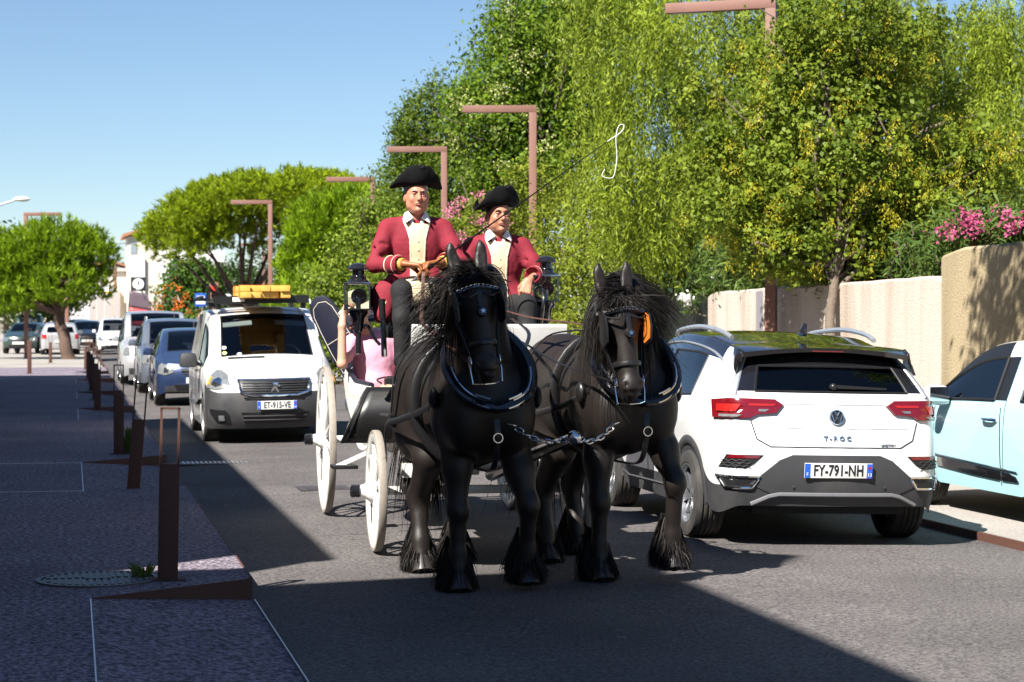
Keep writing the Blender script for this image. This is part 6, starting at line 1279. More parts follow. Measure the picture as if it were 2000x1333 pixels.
    V, F = hairs(rg, f0, path, 0.0028, 10); arr_mesh('forelock', V, F, M_hair, t)
    n = 1400; roots = np.array([0, 1.80, 1.36])+rg.normal(size=(n, 3))*np.array([0.045, 0.02, 0.05]); path = np.array([0, 0.22, 0.0])*np.sin(tt*1.6)+np.array([0, 0, -1.0])*tt**1.25*rg.uniform(0.6, 1.12, (n, 1, 1))+rg.normal(size=(n, 1, 3))*np.array([0.09, 0.07, 0.03])*tt
    V, F = hairs(rg, roots, path, 0.0035, 10); arr_mesh('tail', V, F, M_hair, t)
    # ---------------- harness
    hn = thing('harness', hlabel, 'harness', loc, rz, 'driving harnesses'); p = hn
    bands = []
    def loop(c, rx, ry, z, n=24, back=True): return [c+HM @ Vector((rx*math.sin(a), ry*-math.cos(a), z)) for a in np.linspace(0, 2*PI, n+1)[:-1]]
    O = pl
    # browband with chain
    bb = [H(x, -0.148+0.55*x*x*6, -0.085+0.018*math.cos(x*14)) for x in np.linspace(-0.125, 0.125, 13)]
    bw = MB().tube(bb, 0.019, 8, flat=0.4, up=HM @ Vector((0, 1, 0))).build('browband', M_leather, p)
    for i, q in enumerate(np.linspace(-0.112, 0.112, 10)):
        cc = H(q, -0.163+0.55*q*q*6, -0.085+0.018*math.cos(q*14)); sl = HM @ Vector((1, 0, 0)); uu = HM @ Vector((0, 0, 1))
        MB().tube([cc+sl*0.0145*math.cos(a)+uu*0.0085*math.sin(a) for a in np.linspace(0, 2*PI, 13)[:-1]], 0.0030, 5, closed=True).build('chain_link', M_sil, bw)
    cr_ = MB().tube(smoothpath([H(-0.125, 0.0, -0.085), H(-0.10, 0.06, 0.02), H(0, 0.06, 0.07), H(0.10, 0.06, 0.02), H(0.125, 0.0, -0.085)], 5), 0.016, 8, flat=0.4).build('headpiece', M_leather, p)
    MB().tube([H(0, -0.155, -0.07), H(0, -0.13, 0.0), H(0, -0.05, 0.055)], 0.013, 6, flat=0.4, up=HM @ Vector((0, 1, 0))).build('crown_strap', M_leather, cr_)
    fd = MB().tube([H(0, -0.160, -0.10), H(0, -0.168, -0.20)], [0.020, 0.016], 6, flat=0.3, up=HM @ Vector((0, 1, 0))).build('face_drop', M_leather, p)
    MB().lathe([(0, -0.012), (0.026, -0.010), (0.034, 0.002), (0.034, 0.008)], H(0, -0.170, -0.225), HM @ Vector((0, 1, 0)), 20).build('rosette', M_leather, fd)
    st = [H(0.018*(1 if i % 2 == 0 else 0.42)*math.sin(i*PI/5), -0.186, -0.225+0.018*(1 if i % 2 == 0 else 0.42)*math.cos(i*PI/5)) for i in range(10)]
    MB().prism(st, (0, 0, 0), HM @ Vector((0, -0.004, 0))).build('star', M_sil, fd)
    MB().tube(loop(O, 0.082, 0.098, -0.40), 0.017, 8, closed=True, flat=0.45, up=HM @ Vector((0, 1, 0))).build('noseband', M_leather, p).data.transform(Matrix.Translation(HM @ Vector((0, -0.045, 0))))
    for s_ in (-1, 1):
        pts = [H(s_*0.123, -0.02, -0.085), H(s_*0.122, -0.02, -0.25), H(s_*0.092, -0.05, -0.42), H(s_*0.082, -0.06, -0.50)]
        ck = MB().tube(smoothpath(pts, 4), 0.013, 6, flat=0.4, up=(s_, 0, 0)).build('cheek_strap', M_leather, p)
        bl = [(0.0, 0.075), (-0.085, 0.08), (-0.135, 0.05), (-0.145, -0.025), (-0.12, -0.105), (-0.04, -0.125), (0.015, -0.10)]
        bk = MB().prism([H(s_*(0.128-0.26*min(0, y_)*0.25), y_-0.03, z_-0.165) for y_, z_ in bl], HM @ Vector((0, 0, 0)), HM @ Vector((s_*0.010, 0, 0))).build('blinker', M_leather, p, bevel=0.003)
        if orange == s_: MB().prism([H(s_*(0.126-0.26*min(0, y_)*0.25), y_*0.93-0.033, z_*0.9-0.165) for y_, z_ in bl], HM @ Vector((0, 0, 0)), HM @ Vector((-s_*0.004, 0, 0))).build('blinker_lining', mat('orange_leather', (0.55, 0.15, 0.02), rough=0.5), bk)
        MB().tube(smoothpath([H(s_*0.02, -0.165, -0.115), H(s_*0.07, -0.175, -0.135), H(s_*0.125, -0.13, -0.115)], 5), 0.006, 6).build('winker_stay', M_leather, bk)
        bt = MB().tube([H(s_*0.088, -0.055, -0.50)+HM @ Vector((0, 0.028*math.cos(a), 0.034*math.sin(a))) for a in np.linspace(0, 2*PI, 17)[:-1]], 0.005, 6, closed=True).build('bit_ring', M_sil, p)
        MB().tube([H(s_*0.090, -0.055, -0.47), H(s_*0.094, -0.06, -0.56), H(s_*0.088, -0.055, -0.63)], 0.005, 6).build('bit_shank', M_sil, bt)
    MB().tube([H(-0.088, -0.055, -0.63), H(-0.03, -0.11, -0.645), H(0.03, -0.11, -0.645), H(0.088, -0.055, -0.63)], 0.004, 6).build('curb_bar', M_sil, p)
    # padded neck collar with nickel piping
    path = smoothpath([(0, 0.40, 1.66), (-0.17, 0.27, 1.56), (-0.245, 0.10, 1.40), (-0.185, -0.075, 1.24), (0, -0.145, 1.17), (0.185, -0.075, 1.24), (0.245, 0.10, 1.40), (0.17, 0.27, 1.56), (0, 0.40, 1.66)], 7)
    co = MB().tube(path[:-1], 0.062, 12, closed=True, flat=0.55, up=(0, 1, 0)).build('collar', mat('patent_leather', (0.006, 0.006, 0.009), rough=0.12, coat=0.6), p)
    def pip(zo, a0, a1, yo=-0.062):
        q = [Vector(x)+Vector((0, yo, zo)) for x in path]; nn_ = len(q); q = q[int(nn_*a0):int(nn_*a1)+1]; MB().tube(q, 0.0062, 6).build('collar_piping', M_sil, co)
    pip(0.03, 0.27, 0.44); pip(-0.01, 0.40, 0.47); pip(0.03, 0.56, 0.73); pip(-0.01, 0.53, 0.60); pip(0.045, 0.42, 0.47); pip(0.045, 0.53, 0.58)
    for s_ in (-1, 1):
        tr_ = MB().tube(smoothpath([(s_*0.29, 0.10, 1.24), (s_*0.335, 0.45, 1.13), (s_*0.375, 0.95, 1.05), (s_*0.37, 1.45, 0.98), (s_*0.26, 2.0, 0.72)], 5), 0.022, 8, flat=0.3, up=(1, 0, 0)).build('trace', M_leather, p)
        MB().ball((s_*0.325, 0.16, 1.22), (0.03, 0.05, 0.07)).build('hame_tug', M_leather, tr_)
        MB().tube(smoothpath([(0, 1.15, 1.605), (s_*0.20, 1.2, 1.56), (s_*0.335, 1.25, 1.36), (s_*0.36, 1.32, 1.08)], 5), 0.017, 6, flat=0.35).build('loin_strap', M_leather, p)
        MB().tube([(s_*0.352+0.012*math.cos(a), 1.26, 1.29+0.03*math.sin(a)) for a in np.linspace(0, 2*PI, 13)[:-1]], 0.005, 5, closed=True).build('buckle', M_sil, tr_)
    MB().tube(smoothpath([(-0.36, 1.30, 1.06), (-0.33, 1.72, 1.05), (0, 1.86, 1.05), (0.33, 1.72, 1.05), (0.36, 1.30, 1.06)], 6), 0.024, 8, flat=0.3).build('breeching', M_leather, p)
    MB().tube([(0.345*math.sin(a), 0.62, 1.18+0.40*math.cos(a)) for a in np.linspace(0, 2*PI, 33)[:-1]], 0.030, 8, closed=True, flat=0.3, up=(0, 1, 0)).build('girth', M_leather, p)
    MB().tube(smoothpath([(0, -0.13, 1.10), (0, -0.145, 0.98), (0, -0.04, 0.80), (0, 0.3, 0.77), (0, 0.6, 0.78)], 5), 0.020, 6, flat=0.35, up=(0, 1, 0)).build('breast_strap', M_leather, p)
    MB().tube([(0.028*math.cos(a), -0.165, 0.99+0.028*math.sin(a)) for a in np.linspace(0, 2*PI, 17)[:-1]], 0.005, 6, closed=True).build('breast_ring', M_sil, p)
    return t, (H(-0.09, -0.055, -0.50), H(0.09, -0.055, -0.50))
def legset(fl, fr, hl, hr): return [fl, fr, hl, hr]
FST = lambda s_, y=0.24, x=0.165: [(s_*0.16, 0.26, 1.02), (s_*x, y+0.02, 0.80), (s_*x, y-0.01, 0.53), (s_*x, y, 0.26), (s_*x, y+0.0, 0.19), (s_*x, y-0.05, 0.075)]
FUP = lambda s_, y, kz, x, hz: [(s_*0.17, 0.24, 1.02), (s_*(x*0.85), lerp(0.2, y, 0.55), kz+0.20), (s_*x, y, kz), (s_*(x+0.01), y+0.07, hz+0.23), (s_*(x+0.01), y+0.075, hz+0.16), (s_*(x+0.01), y+0.045, hz+0.06)]
HND = lambda s_, y, x=0.15: [(s_*0.15, 1.42, 1.05), (s_*0.16, y-0.10, 0.80), (s_*x, y+0.14, 0.52), (s_*x, y+0.06, 0.24), (s_*x, y+0.05, 0.18), (s_*x, y, 0.075)]
h1, bits1 = horse('black horse with silver chain browband facing straight ahead, harnessed beside the white wheel', (2.47, 11.74, 0.0), R(2), (-0.17, -0.17, 1.93), R(-2), (0.10, -0.20, -1.0), legset(FST(-1, 0.20), FUP(1, 0.02, 0.57, 0.235, 0.06), HND(-1, 1.12, 0.19), HND(1, 1.52)), (-0.05, 0.05, 2.0), dict(n=900, dir=(-0.66, -0.05, 0.0), len=0.62, drop=0.34, up=0.06, fore=0.10, i0=11, n2=1700, l2=0.62, w2=0.125), 61, 'black harness with nickel trimmed collar on the horse beside the white front wheel')
h2, bits2 = horse('black horse with arched neck and windblown mane next to the white crossover', (3.44, 11.92, 0.018), R(5), (-0.22, -0.20, 1.79), R(-4), (0.06, -0.16, -1.0), legset(FST(-1, 0.20, 0.185), FUP(1, -0.02, 0.66, 0.24, 0.09), HND(-1, 1.15, 0.20), HND(1, 1.55)), (-0.10, 0.02, 1.93), dict(n2=2400, n=1900, dir=(0.62, 0.10, 0.0), len=0.55, drop=0.55, up=0.02, fore=0.11), 62, 'black harness with orange lined blinker on the horse with windblown mane', orange=1)
# ================================================================ people
def skin(name, c): return mat(name, c, rough=0.5, var=0.12, scale=22, spec=0.35)
M_skin1 = skin('weathered_skin', (0.42, 0.18, 0.115)); M_skin2 = skin('tanned_skin', (0.40, 0.18, 0.11)); M_skin3 = skin('fair_skin', (0.55, 0.30, 0.21))
M_coat = mat('crimson_wool', (0.185, 0.0065, 0.019), rough=0.85, var=0.16, scale=9, bump=0.55, bscale=13); M_braid = mat('cream_braid', (0.62, 0.52, 0.36), rough=0.8, var=0.4, scale=90); M_shirt = mat('white_linen', (0.74, 0.73, 0.72), rough=0.8, var=0.05); M_vest = mat('cream_waistcoat', (0.60, 0.47, 0.30), rough=0.8, var=0.1, bump=0.05); M_felt = mat('black_felt', (0.0035, 0.0035, 0.004), rough=0.95, var=0.2, spec=0.2); M_trou = mat('black_trousers', (0.007, 0.0068, 0.0075), rough=0.85, var=0.2, bump=0.6, bscale=12); M_glove = mat('tan_glove_leather', (0.26, 0.085, 0.025), rough=0.5, var=0.25, bump=0.1, bscale=60); M_gold = mat('gold_lining', (0.55, 0.30, 0.06), rough=0.6); M_ghair = mat('grey_hair', (0.42, 0.40, 0.38), rough=0.7, var=0.3, scale=60); M_dhair = mat('dark_hair', (0.03, 0.02, 0.015), rough=0.6); M_lip = mat('lip', (0.36, 0.12, 0.095), rough=0.5); M_eyew = mat('eye_white', (0.34, 0.31, 0.29), rough=0.3); M_iris = mat('iris', (0.03, 0.02, 0.015), rough=0.1)
def head(t, c, m, hairm, yaw=0.0, tiltx=0.0, roll=0.0, s=1.0, jowl=0.0, neck_to=None, hairlen=0.0):
    """head of a person facing -y; c is the middle of the head"""
    HM = Matrix.Rotation(yaw, 3, 'Z') @ Matrix.Rotation(tiltx, 3, 'X') @ Matrix.Rotation(roll, 3, 'Y'); c = Vector(c)
    def H(x, y, z): return c+HM @ (Vector((x, y, z))*s)
    A = np.array(HM); B = Blob(); S = lambda *r: tuple(q*s for q in r)
    B.ell(H(0, 0.012, 0.035), S(0.074, 0.094, 0.085), 0.03, M=A); B.ell(H(0, -0.022, -0.03), S(0.064+jowl*0.4, 0.066, 0.078), 0.03, M=A); B.ell(H(0, -0.045, -0.092), S(0.030+jowl, 0.030, 0.024), 0.03, M=A)
    for q in (-1, 1): B.ell(H(q*0.036, -0.062, -0.022), S(0.023, 0.018, 0.021), 0.02, M=A); B.ell(H(q*(0.045+jowl*0.5), -0.02, -0.065), S(0.020, 0.035, 0.025), 0.03, M=A)
    B.ell(H(0, -0.080, 0.032), S(0.044, 0.014, 0.010), 0.018, M=A)                          # brow
    B.cone(H(0, -0.086, 0.018), H(0, -0.108, -0.022), 0.0085*s, 0.0125*s, 0.012*s); B.ell(H(0, -0.100, -0.026), S(0.017, 0.012, 0.010), 0.01*s, M=A)
    for q in (-1, 1): B.sub(H(q*0.031, -0.098, 0.012), S(0.017, 0.014, 0.010), 0.014*s, M=A)
    B.ell(H(0, -0.083, -0.053), S(0.024, 0.012, 0.012), 0.014*s, M=A); B.sub(H(0, -0.101, -0.0555), S(0.024, 0.008, 0.0022), 0.004*s, M=A); B.ell(H(0, -0.078, -0.093), S(0.018, 0.014, 0.014), 0.014*s, M=A)
    for q in (-1, 1): B.ell(H(q*0.078, 0.012, -0.008), S(0.010, 0.022, 0.034), 0.01*s, M=A); B.sub(H(q*0.088, -0.002, -0.006), S(0.006, 0.011, 0.018), 0.006*s, M=A)
    if neck_to is not None: B.cone(H(0, 0.02, -0.06), neck_to, 0.056*s, 0.062*s, 0.03)
    o = B.build('head_skin', m, t, 0.0062)
    for q in (-1, 1):
        MB().ball(H(q*0.031, -0.0735, 0.009), 0.0110*s, 12, 8).build('eye', M_eyew, o); MB().ball(H(q*0.031, -0.0800, 0.0085), 0.0062*s, 10, 6).build('iris', M_iris, o)
        MB().ball(H(q*0.031, -0.0755, 0.0165), S(0.0150, 0.0120, 0.0075), 12, 8, M=HM).ball(H(q*0.031, -0.0755, -0.0005), S(0.0140, 0.0105, 0.0060), 12, 8, M=HM).build('eyelid', m, o)
        MB().tube(smoothpath([H(q*0.016, -0.094, 0.031), H(q*0.032, -0.092, 0.0355), H(q*0.050, -0.076, 0.030)], 4), 0.0034*s, 6).build('eyebrow', hairm, o)
    MB().ball(H(0, -0.0935, -0.0515), S(0.0215, 0.006, 0.0035), M=HM).ball(H(0, -0.0925, -0.0605), S(0.018, 0.006, 0.0042), M=HM).build('lips', M_lip, o)
    hb = Blob(); hb.ell(H(0, 0.022, 0.05), S(0.080, 0.094, 0.082), 0.02, M=A); hb.sub(H(0, -0.095, -0.01), S(0.068, 0.09, 0.10), 0.02, M=A); hb.sub(H(0, 0.0, -0.14), S(0.14, 0.16, 0.12-hairlen), 0.02, M=A)
    for q in (-1, 1): hb.sub(H(q*0.085, 0.010, -0.03), S(0.016, 0.026, 0.045), 0.01, M=A)
    if hairlen: hb.ell(H(0, 0.05, -0.03), S(0.075, 0.06, 0.09), 0.03, M=A)
    hb.build('hair', hairm, o, 0.007)
    return o, H, HM
def tricorne(name, label, H, HM, s=1.0, tilt=0.0, turn=0.0, group=None):
    """felt hat: domed crown, brim turned up on three sides, corners left, right and back"""
    T = thing(name, label, 'hat', H(0, 0.01, 0.075)); T.rotation_euler = (HM @ Matrix.Rotation(turn, 3, 'Z') @ Matrix.Rotation(tilt, 3, 'X')).to_euler()
    MB().lathe([(0.0, 0.105*s), (0.05*s, 0.100*s), (0.080*s, 0.078*s), (0.090*s, 0.03*s), (0.092*s, -0.01*s)], n=28).build('crown', M_felt, T)
    g = []
    for k in range(73):
        th = 2*PI*k/72; cn = [R(96), R(-96), R(180)]; d = min(abs((th-c_+PI) % (2*PI)-PI) for c_ in cn); fold = min(1, d/R(60))**0.75
        front = max(0, math.cos(th))**0.5
        dr = Vector((math.sin(th), -math.cos(th), 0)); r_in = 0.090*s; up = (0.098+0.026*front)*s*fold; out = lerp(0.185, 0.120, fold)*s
        droop = -0.028*s*(1-fold)
        row = [dr*r_in+Vector((0, 0, -0.004)), dr*lerp(r_in, out, 0.55)+Vector((0, 0, droop*0.6-0.006+up*0.12)), dr*(out*1.0)+Vector((0, 0, droop+up*0.52)), dr*(out*lerp(1, 0.97, fold))+Vector((0, 0, droop+up))]
        g.append(row)
    MB().grid(g).build('brim', M_felt, T, solid=0.010, smooth=180, sub=1)
    MB().tube([(0.016*math.sin(a), -0.128*s, 0.115*s+0.012*math.cos(a)) for a in np.linspace(0.3, 2*PI-0.6, 12)], 0.0022, 5).build('hat_loop', mat('dark_braid', (0.03, 0.03, 0.033)), T)
    return T
def hand(B, wrist, knuck, curl, side, s=1.0, spread=1.0, palm_n=(0, 0, -1)):
    """palm and five bent fingers added to a Blob; knuck: direction wrist->knuckles, curl: direction the fingers bend to"""
    w = Vector(wrist); f = Vector(knuck).normalized(); c = Vector(curl); c = (c-f*c.dot(f)).normalized(); lat = f.cross(c).normalized()*side
    L = 0.092*s; k0 = w+f*L
    for q in (-1.0, -0.35, 0.35, 1.0): B.cone(w+lat*q*0.016*s, k0+lat*q*0.030*s, 0.017*s, 0.0125*s, 0.012)
    for q, ln in zip((-1.05, -0.36, 0.33, 1.0), (0.066, 0.082, 0.078, 0.062)):
        a = k0+lat*q*0.031*s; b = a+(f*0.62+c*0.78)*ln*0.48*s*spread; d = b+(f*-0.25+c*0.97)*ln*0.36*s; e = d+(f*-0.75+c*0.6)*ln*0.26*s
        B.chain([a, b, d, e], [0.0115*s, 0.0098*s, 0.0090*s, 0.0075*s], 0.004)
    a = w+lat*-0.030*s+f*0.026*s; b = a+(f*0.70-lat*0.45+c*0.5)*0.040*s; d = b+(f*0.75+c*0.60+lat*0.15)*0.032*s; e = d+(f*0.5+c*0.6+lat*0.45)*0.024*s
    B.chain([a, b, d, e], [0.0165*s, 0.0130*s, 0.0115*s, 0.0095*s], 0.006)
    return B
def sleeve(B, sh, el, wr, r=(0.068, 0.054, 0.060)): B.chain([sh, Vector(sh).lerp(Vector(el), 0.5), el, wr], [r[0], (r[0]+r[1])/2, r[1], r[2]], 0.04)
def coachman(label, hatl, loc, rz, faceyaw, hx, gloves, hands, m_skin, hairm, jowl, hs, elb, hat_turn, hat_tilt, wide, seed, tilt=0.0, hatroll=0.0):
    t = thing('person', label, 'person', loc, rz, 'coachmen in crimson coats'); rg = np.random.default_rng(seed)
    hc = Vector((hx, -0.03, 0.757*hs)); hd, H, HM = head(t, hc, m_skin, hairm, faceyaw, tilt, 0, 1.12, jowl, neck_to=(hx*0.6, 0.02, 0.58*hs), )
    SH = 0.565*hs
    # coat: torso, sleeves and skirts in one skin, opened at the front
    B = Blob(); B.ell((0, 0.03, 0.40*hs), (0.205*wide, 0.135, 0.24), 0.06); B.ell((0, 0.02, 0.14), (0.20*wide, 0.155, 0.17), 0.06); B.cone((-0.15*wide, 0.03, SH-0.015), (0.15*wide, 0.03, SH-0.015), 0.060, 0.060, 0.05); B.ell((hx*0.5, 0.07, SH+0.02), (0.09, 0.05, 0.04), 0.04)
    for s_, (e_, w_) in zip((-1, 1), elb):
        sleeve(B, (s_*0.20*wide, 0.03, SH-0.035), e_, w_); wv = (Vector(w_)-Vector(e_)).normalized(); B.cone(Vector(w_)-wv*0.09, Vector(w_), 0.060, 0.072, 0.02); B.sub(Vector(w_)+wv*0.04, (0.055, 0.055, 0.055), 0.01)
        for q in range(7):      # cloth folds round the elbow and upper arm
            tt = rg.uniform(0.35, 1.3); pa = Vector((s_*0.20*wide, 0.03, SH-0.035)).lerp(Vector(e_), tt) if tt < 1 else Vector(e_).lerp(Vector(w_), (tt-1)*2); dv = Vector(rg.normal(size=3)).normalized(); B.sub(pa+dv*0.070, (0.010, 0.05, 0.012), 0.022, M=np.array(Matrix.Rotation(rg.uniform(0, PI), 3, 'X') @ Matrix.Rotation(rg.uniform(0, PI), 3, 'Z')))
    for s_ in (-1, 1): B.chain([(s_*0.13, -0.02, 0.10), (s_*0.23, -0.12, 0.04), (s_*0.27, -0.20, -0.10)], [0.12, 0.11, 0.07], 0.05); B.ell((s_*0.24, -0.02, -0.02), (0.10, 0.16, 0.12), 0.05)
    B.sub((hx*0.5, -0.15, SH+0.11), (0.075, 0.13, 0.10), 0.02)
    for q in range(10): B.sub((rg.choice((-1, 1))*rg.uniform(0.11, 0.2), -0.12-rg.uniform(0, 0.02), rg.uniform(0.08, 0.45)), (0.008, 0.03, 0.06), 0.03, M=np.array(Matrix.Rotation(rg.normal(0, 0.6), 3, 'Y')))
    coat = B.build('coat', M_coat, t, 0.0125)
    bvh = BVHTree.FromPolygons([v.co for v in coat.data.vertices], [tuple(p.vertices) for p in coat.data.polygons])
    def on(x, z, off=0.004, dy=1):
        h = bvh.ray_cast(Vector((x, -2, z)), Vector((0, 1, 0))); return (h[0]+Vector((0, -off, 0))) if h[0] is not None else Vector((x, -0.1, z))
    hw_ = lambda z: interp(z, [0.0, 0.08, 0.16, 0.30, SH-0.12, SH-0.04, SH+0.03], [0.13, 0.085, 0.052, 0.050, 0.056, 0.078, 0.105])
    zs_ = np.linspace(0.0, SH-0.005, 24); MB().grid([[on(u*hw_(z), z, 0.006) for u in np.linspace(-1, 1, 9)] for z in zs_]).build('waistcoat', M_vest, t, smooth=180, fix=False)
    for z in np.linspace(0.12, SH-0.14, 6): MB().ball(on(0.004, z, 0.008), (0.007, 0.004, 0.007), 8, 6).build('button', M_braid, coat)
    for s_ in (-1, 1):
        zz = np.linspace(SH+0.015, 0.02, 26); pts = [on(s_*hw_(z), z) for z in zz]
        MB().tube(pts, [0.0075+0.002*((i) % 2) for i in range(len(pts))], 6, flat=0.6, up=(0, 1, 0)).build('front_braid', M_braid, coat)
        e_, w_ = elb[0 if s_ < 0 else 1]; wv = (Vector(w_)-Vector(e_)).normalized(); u = wv.orthogonal().normalized(); v = wv.cross(u)
        for off, rr, nm, mm, tk in ((-0.085, 0.066, 'cuff_braid', M_braid, 0.006), (0.004, 0.066, 'cuff_edge', M_braid, 0.008)):
            MB().tube([Vector(w_)+wv*off+(u*math.cos(a)+v*math.sin(a))*rr for a in np.linspace(0, 2*PI, 25)[:-1]], tk, 6, closed=True).build(nm, mm, coat)
        MB().tube(smoothpath([(s_*0.115, -0.15, 0.11), (s_*0.22, -0.225, 0.05), (s_*0.29, -0.25, -0.10), (s_*0.315, -0.20, -0.16)], 5), 0.007, 6).build('skirt_braid', M_braid, coat)
    # waistcoat and shirt
    Sb = Blob(); Sb.ell((hx*0.5, 0.005, SH-0.03), (0.078, 0.098, 0.095), 0.03); Sb.cone((hx*0.5, 0.015, SH-0.02), (hx*0.6, 0.015, SH+0.055), 0.078, 0.064, 0.03); Sb.sub((hx*0.6, -0.09, SH+0.07), (0.035, 0.08, 0.10), 0.015); Sb.build('shirt', M_shirt, t, 0.010)
    for s_ in (-1, 1):
        cp = [(hx*0.6+s_*0.030, -0.075, SH+0.035), (hx*0.6+s_*0.066, -0.035, SH+0.085), (hx*0.6+s_*0.085, 0.03, SH+0.075), (hx*0.6+s_*0.105, -0.02, SH+0.025), (hx*0.6+s_*0.090, -0.095, SH-0.005)]
        MB().prism(cp, (0, 0, 0), (0, -0.008, 0.005)).build('collar', M_shirt, t, bevel=0.002)
    # trousers and boots
    L = Blob()
    for s_ in (-1, 1):
        L.chain([(s_*0.10, 0.0, 0.06), (s_*0.155, -0.42, 0.075), (s_*0.16, -0.47, -0.12), (s_*0.16, -0.44, -0.44)], [0.105, 0.078, 0.066, 0.054], 0.03)
    L.build('trousers', M_trou, t, 0.015)
    if gloves: Ap = Blob(); Ap.ell((0, -0.24, 0.115), (0.20, 0.20, 0.075), 0.03); Ap.ell((0, -0.40, 0.06), (0.17, 0.075, 0.10), 0.03); Ap.build('lap_apron', M_vest, t, 0.014)
    for s_ in (-1, 1): Bt = Blob(); Bt.cone((s_*0.16, -0.43, -0.44), (s_*0.165, -0.56, -0.475), 0.05, 0.036, 0.03); Bt.cone((s_*0.16, -0.43, -0.36), (s_*0.16, -0.43, -0.45), 0.054, 0.05, 0.02); Bt.build('boot', M_leather, t, 0.012)
    for s_, (hw, hk, hcv, side) in zip((-1, 1), hands):
        Bh = Blob(); hand(Bh, hw, hk, hcv, side, 1.32 if gloves else 1.08); e_, w_ = elb[0 if s_ < 0 else 1]; Bh.cone(Vector(w_)-(Vector(w_)-Vector(e_)).normalized()*0.03, hw, 0.036 if gloves else 0.029, 0.030 if gloves else 0.026, 0.02)
        gl = Bh.build('glove' if gloves else 'hand', M_glove if gloves else m_skin, t, 0.0058)
        if gloves:
            wv = (Vector(hw)-Vector(e_)).normalized(); u = wv.orthogonal().normalized(); v = wv.cross(u)
            MB().tube([Vector(hw)-wv*0.012+(u*math.cos(a)+v*math.sin(a))*0.036 for a in np.linspace(0, 2*PI, 19)[:-1]], 0.010, 6, closed=True, flat=0.5).build('glove_strap', M_braid, gl)
            MB().lathe([(0.038, 0.0), (0.052, -0.045), (0.056, -0.07)], Vector(hw)+wv*0.0, wv, 20).build('cuff_lining', M_gold, gl, solid=0.004)
    tricorne('tricorne_hat', hatl, H, HM, 1.14, hat_tilt, hat_turn, 'black tricorne hats')
    # the hat is placed in the person's own frame
    T = [o for o in COL.objects if o.name.startswith('tricorne_hat') and o.parent is None][-1]
    Mw = Matrix.Translation(Vector(loc)) @ Matrix.Rotation(rz, 4, 'Z') @ Matrix.Translation(T.location) @ T.rotation_euler.to_matrix().to_4x4(); T.location = Mw.translation; T.rotation_euler = (Mw.to_3x3() @ Matrix.Rotation(hatroll, 3, 'Y')).to_euler()
    return t
drv_loc = (2.53, 14.78, 1.83)
coachman('grey haired coachman in crimson coat and tan gloves holding reins and whip', 'black tricorne hat with loop worn by the gloved coachman', drv_loc, R(-3), R(4), 0.0, True,
    [((-0.135, -0.40, 0.27), (0.92, -0.35, -0.10), (0.25, -0.15, -1.0), -1), ((0.135, -0.41, 0.285), (-0.92, -0.30, -0.12), (-0.25, -0.15, -1.0), 1)], M_skin1, M_ghair, 0.012, 1.04, [((-0.325, -0.12, 0.27), (-0.175, -0.36, 0.265)), ((0.325, -0.12, 0.28), (0.175, -0.37, 0.285))], R(4), R(-2), 1.08, 71)
gm_loc = (3.20, 14.98, 1.73)
coachman('younger coachman in crimson coat resting a bare hand on his knee', 'black tricorne hat worn tilted by the bare handed coachman', gm_loc, R(-4), R(12), 0.0, False,
    [((-0.13, -0.33, 0.16), (0.6, -0.7, -0.3), (0.1, -0.3, -1.0), -1), ((0.185, -0.33, 0.255), (-0.30, -0.45, -0.85), (-0.15, 0.35, -1.0), 1)], M_skin2, M_dhair, 0.0, 1.0, [((-0.29, -0.06, 0.24), (-0.165, -0.28, 0.18)), ((0.335, -0.10, 0.27), (0.235, -0.28, 0.30))], R(14), R(-4), 1.0, 72, hatroll=R(-5))
# ---- passenger holding her hat
ps = thing('person', 'passenger in pink shirt raising an arm to hold a cream hat', 'person', (2.47, 16.5, 1.06), R(-6))
M_pinks = mat('pink_cotton', (0.62, 0.30, 0.40), rough=0.8, var=0.08, bump=0.5, bscale=14); M_khaki = mat('khaki_cloth', (0.42, 0.32, 0.19), rough=0.85)
hd, H, HM = head(ps, (-0.13, -0.07, 0.70), M_skin3, M_dhair, R(-10), R(10), 0, 1.0, 0.0, neck_to=(-0.04, 0.02, 0.48), hairlen=0.05)
B = Blob(); B.ell((0, 0.02, 0.30), (0.185, 0.125, 0.25), 0.05); B.ell((0, 0.01, 0.10), (0.18, 0.14, 0.14), 0.05); B.cone((-0.14, 0.02, 0.46), (0.14, 0.02, 0.46), 0.065, 0.065, 0.05); B.cone((-0.19, 0.0, 0.45), (-0.24, -0.10, 0.33), 0.062, 0.064, 0.03); B.cone((0.19, 0.02, 0.44), (0.26, -0.02, 0.22), 0.062, 0.06, 0.03)
for q in range(8): B.sub((random.Random(q).uniform(-0.15, 0.15), -0.13, 0.08+q*0.045), (0.05, 0.02, 0.010), 0.03, M=np.array(Matrix.Rotation(0.5-0.15*q, 3, 'Y')))
B.build('blouse', M_pinks, ps, 0.0125)
A_ = Blob(); A_.chain([(-0.23, -0.09, 0.35), (-0.275, -0.26, 0.27), (-0.275, -0.25, 0.58), (-0.265, -0.20, 0.67)], [0.045, 0.040, 0.032, 0.026], 0.02); hand(A_, (-0.265, -0.20, 0.66), (0.25, 0.15, 1.0), (0.8, -0.25, 0.1), -1, 0.95); A_.chain([(0.26, -0.02, 0.24), (0.27, -0.16, 0.06), (0.12, -0.34, 0.09)], [0.042, 0.038, 0.027], 0.02); hand(A_, (0.12, -0.34, 0.09), (-0.7, -0.5, -0.1), (0, -0.2, -1), 1, 0.95)
A_.build('arm_skin', M_skin3, ps, 0.0068)
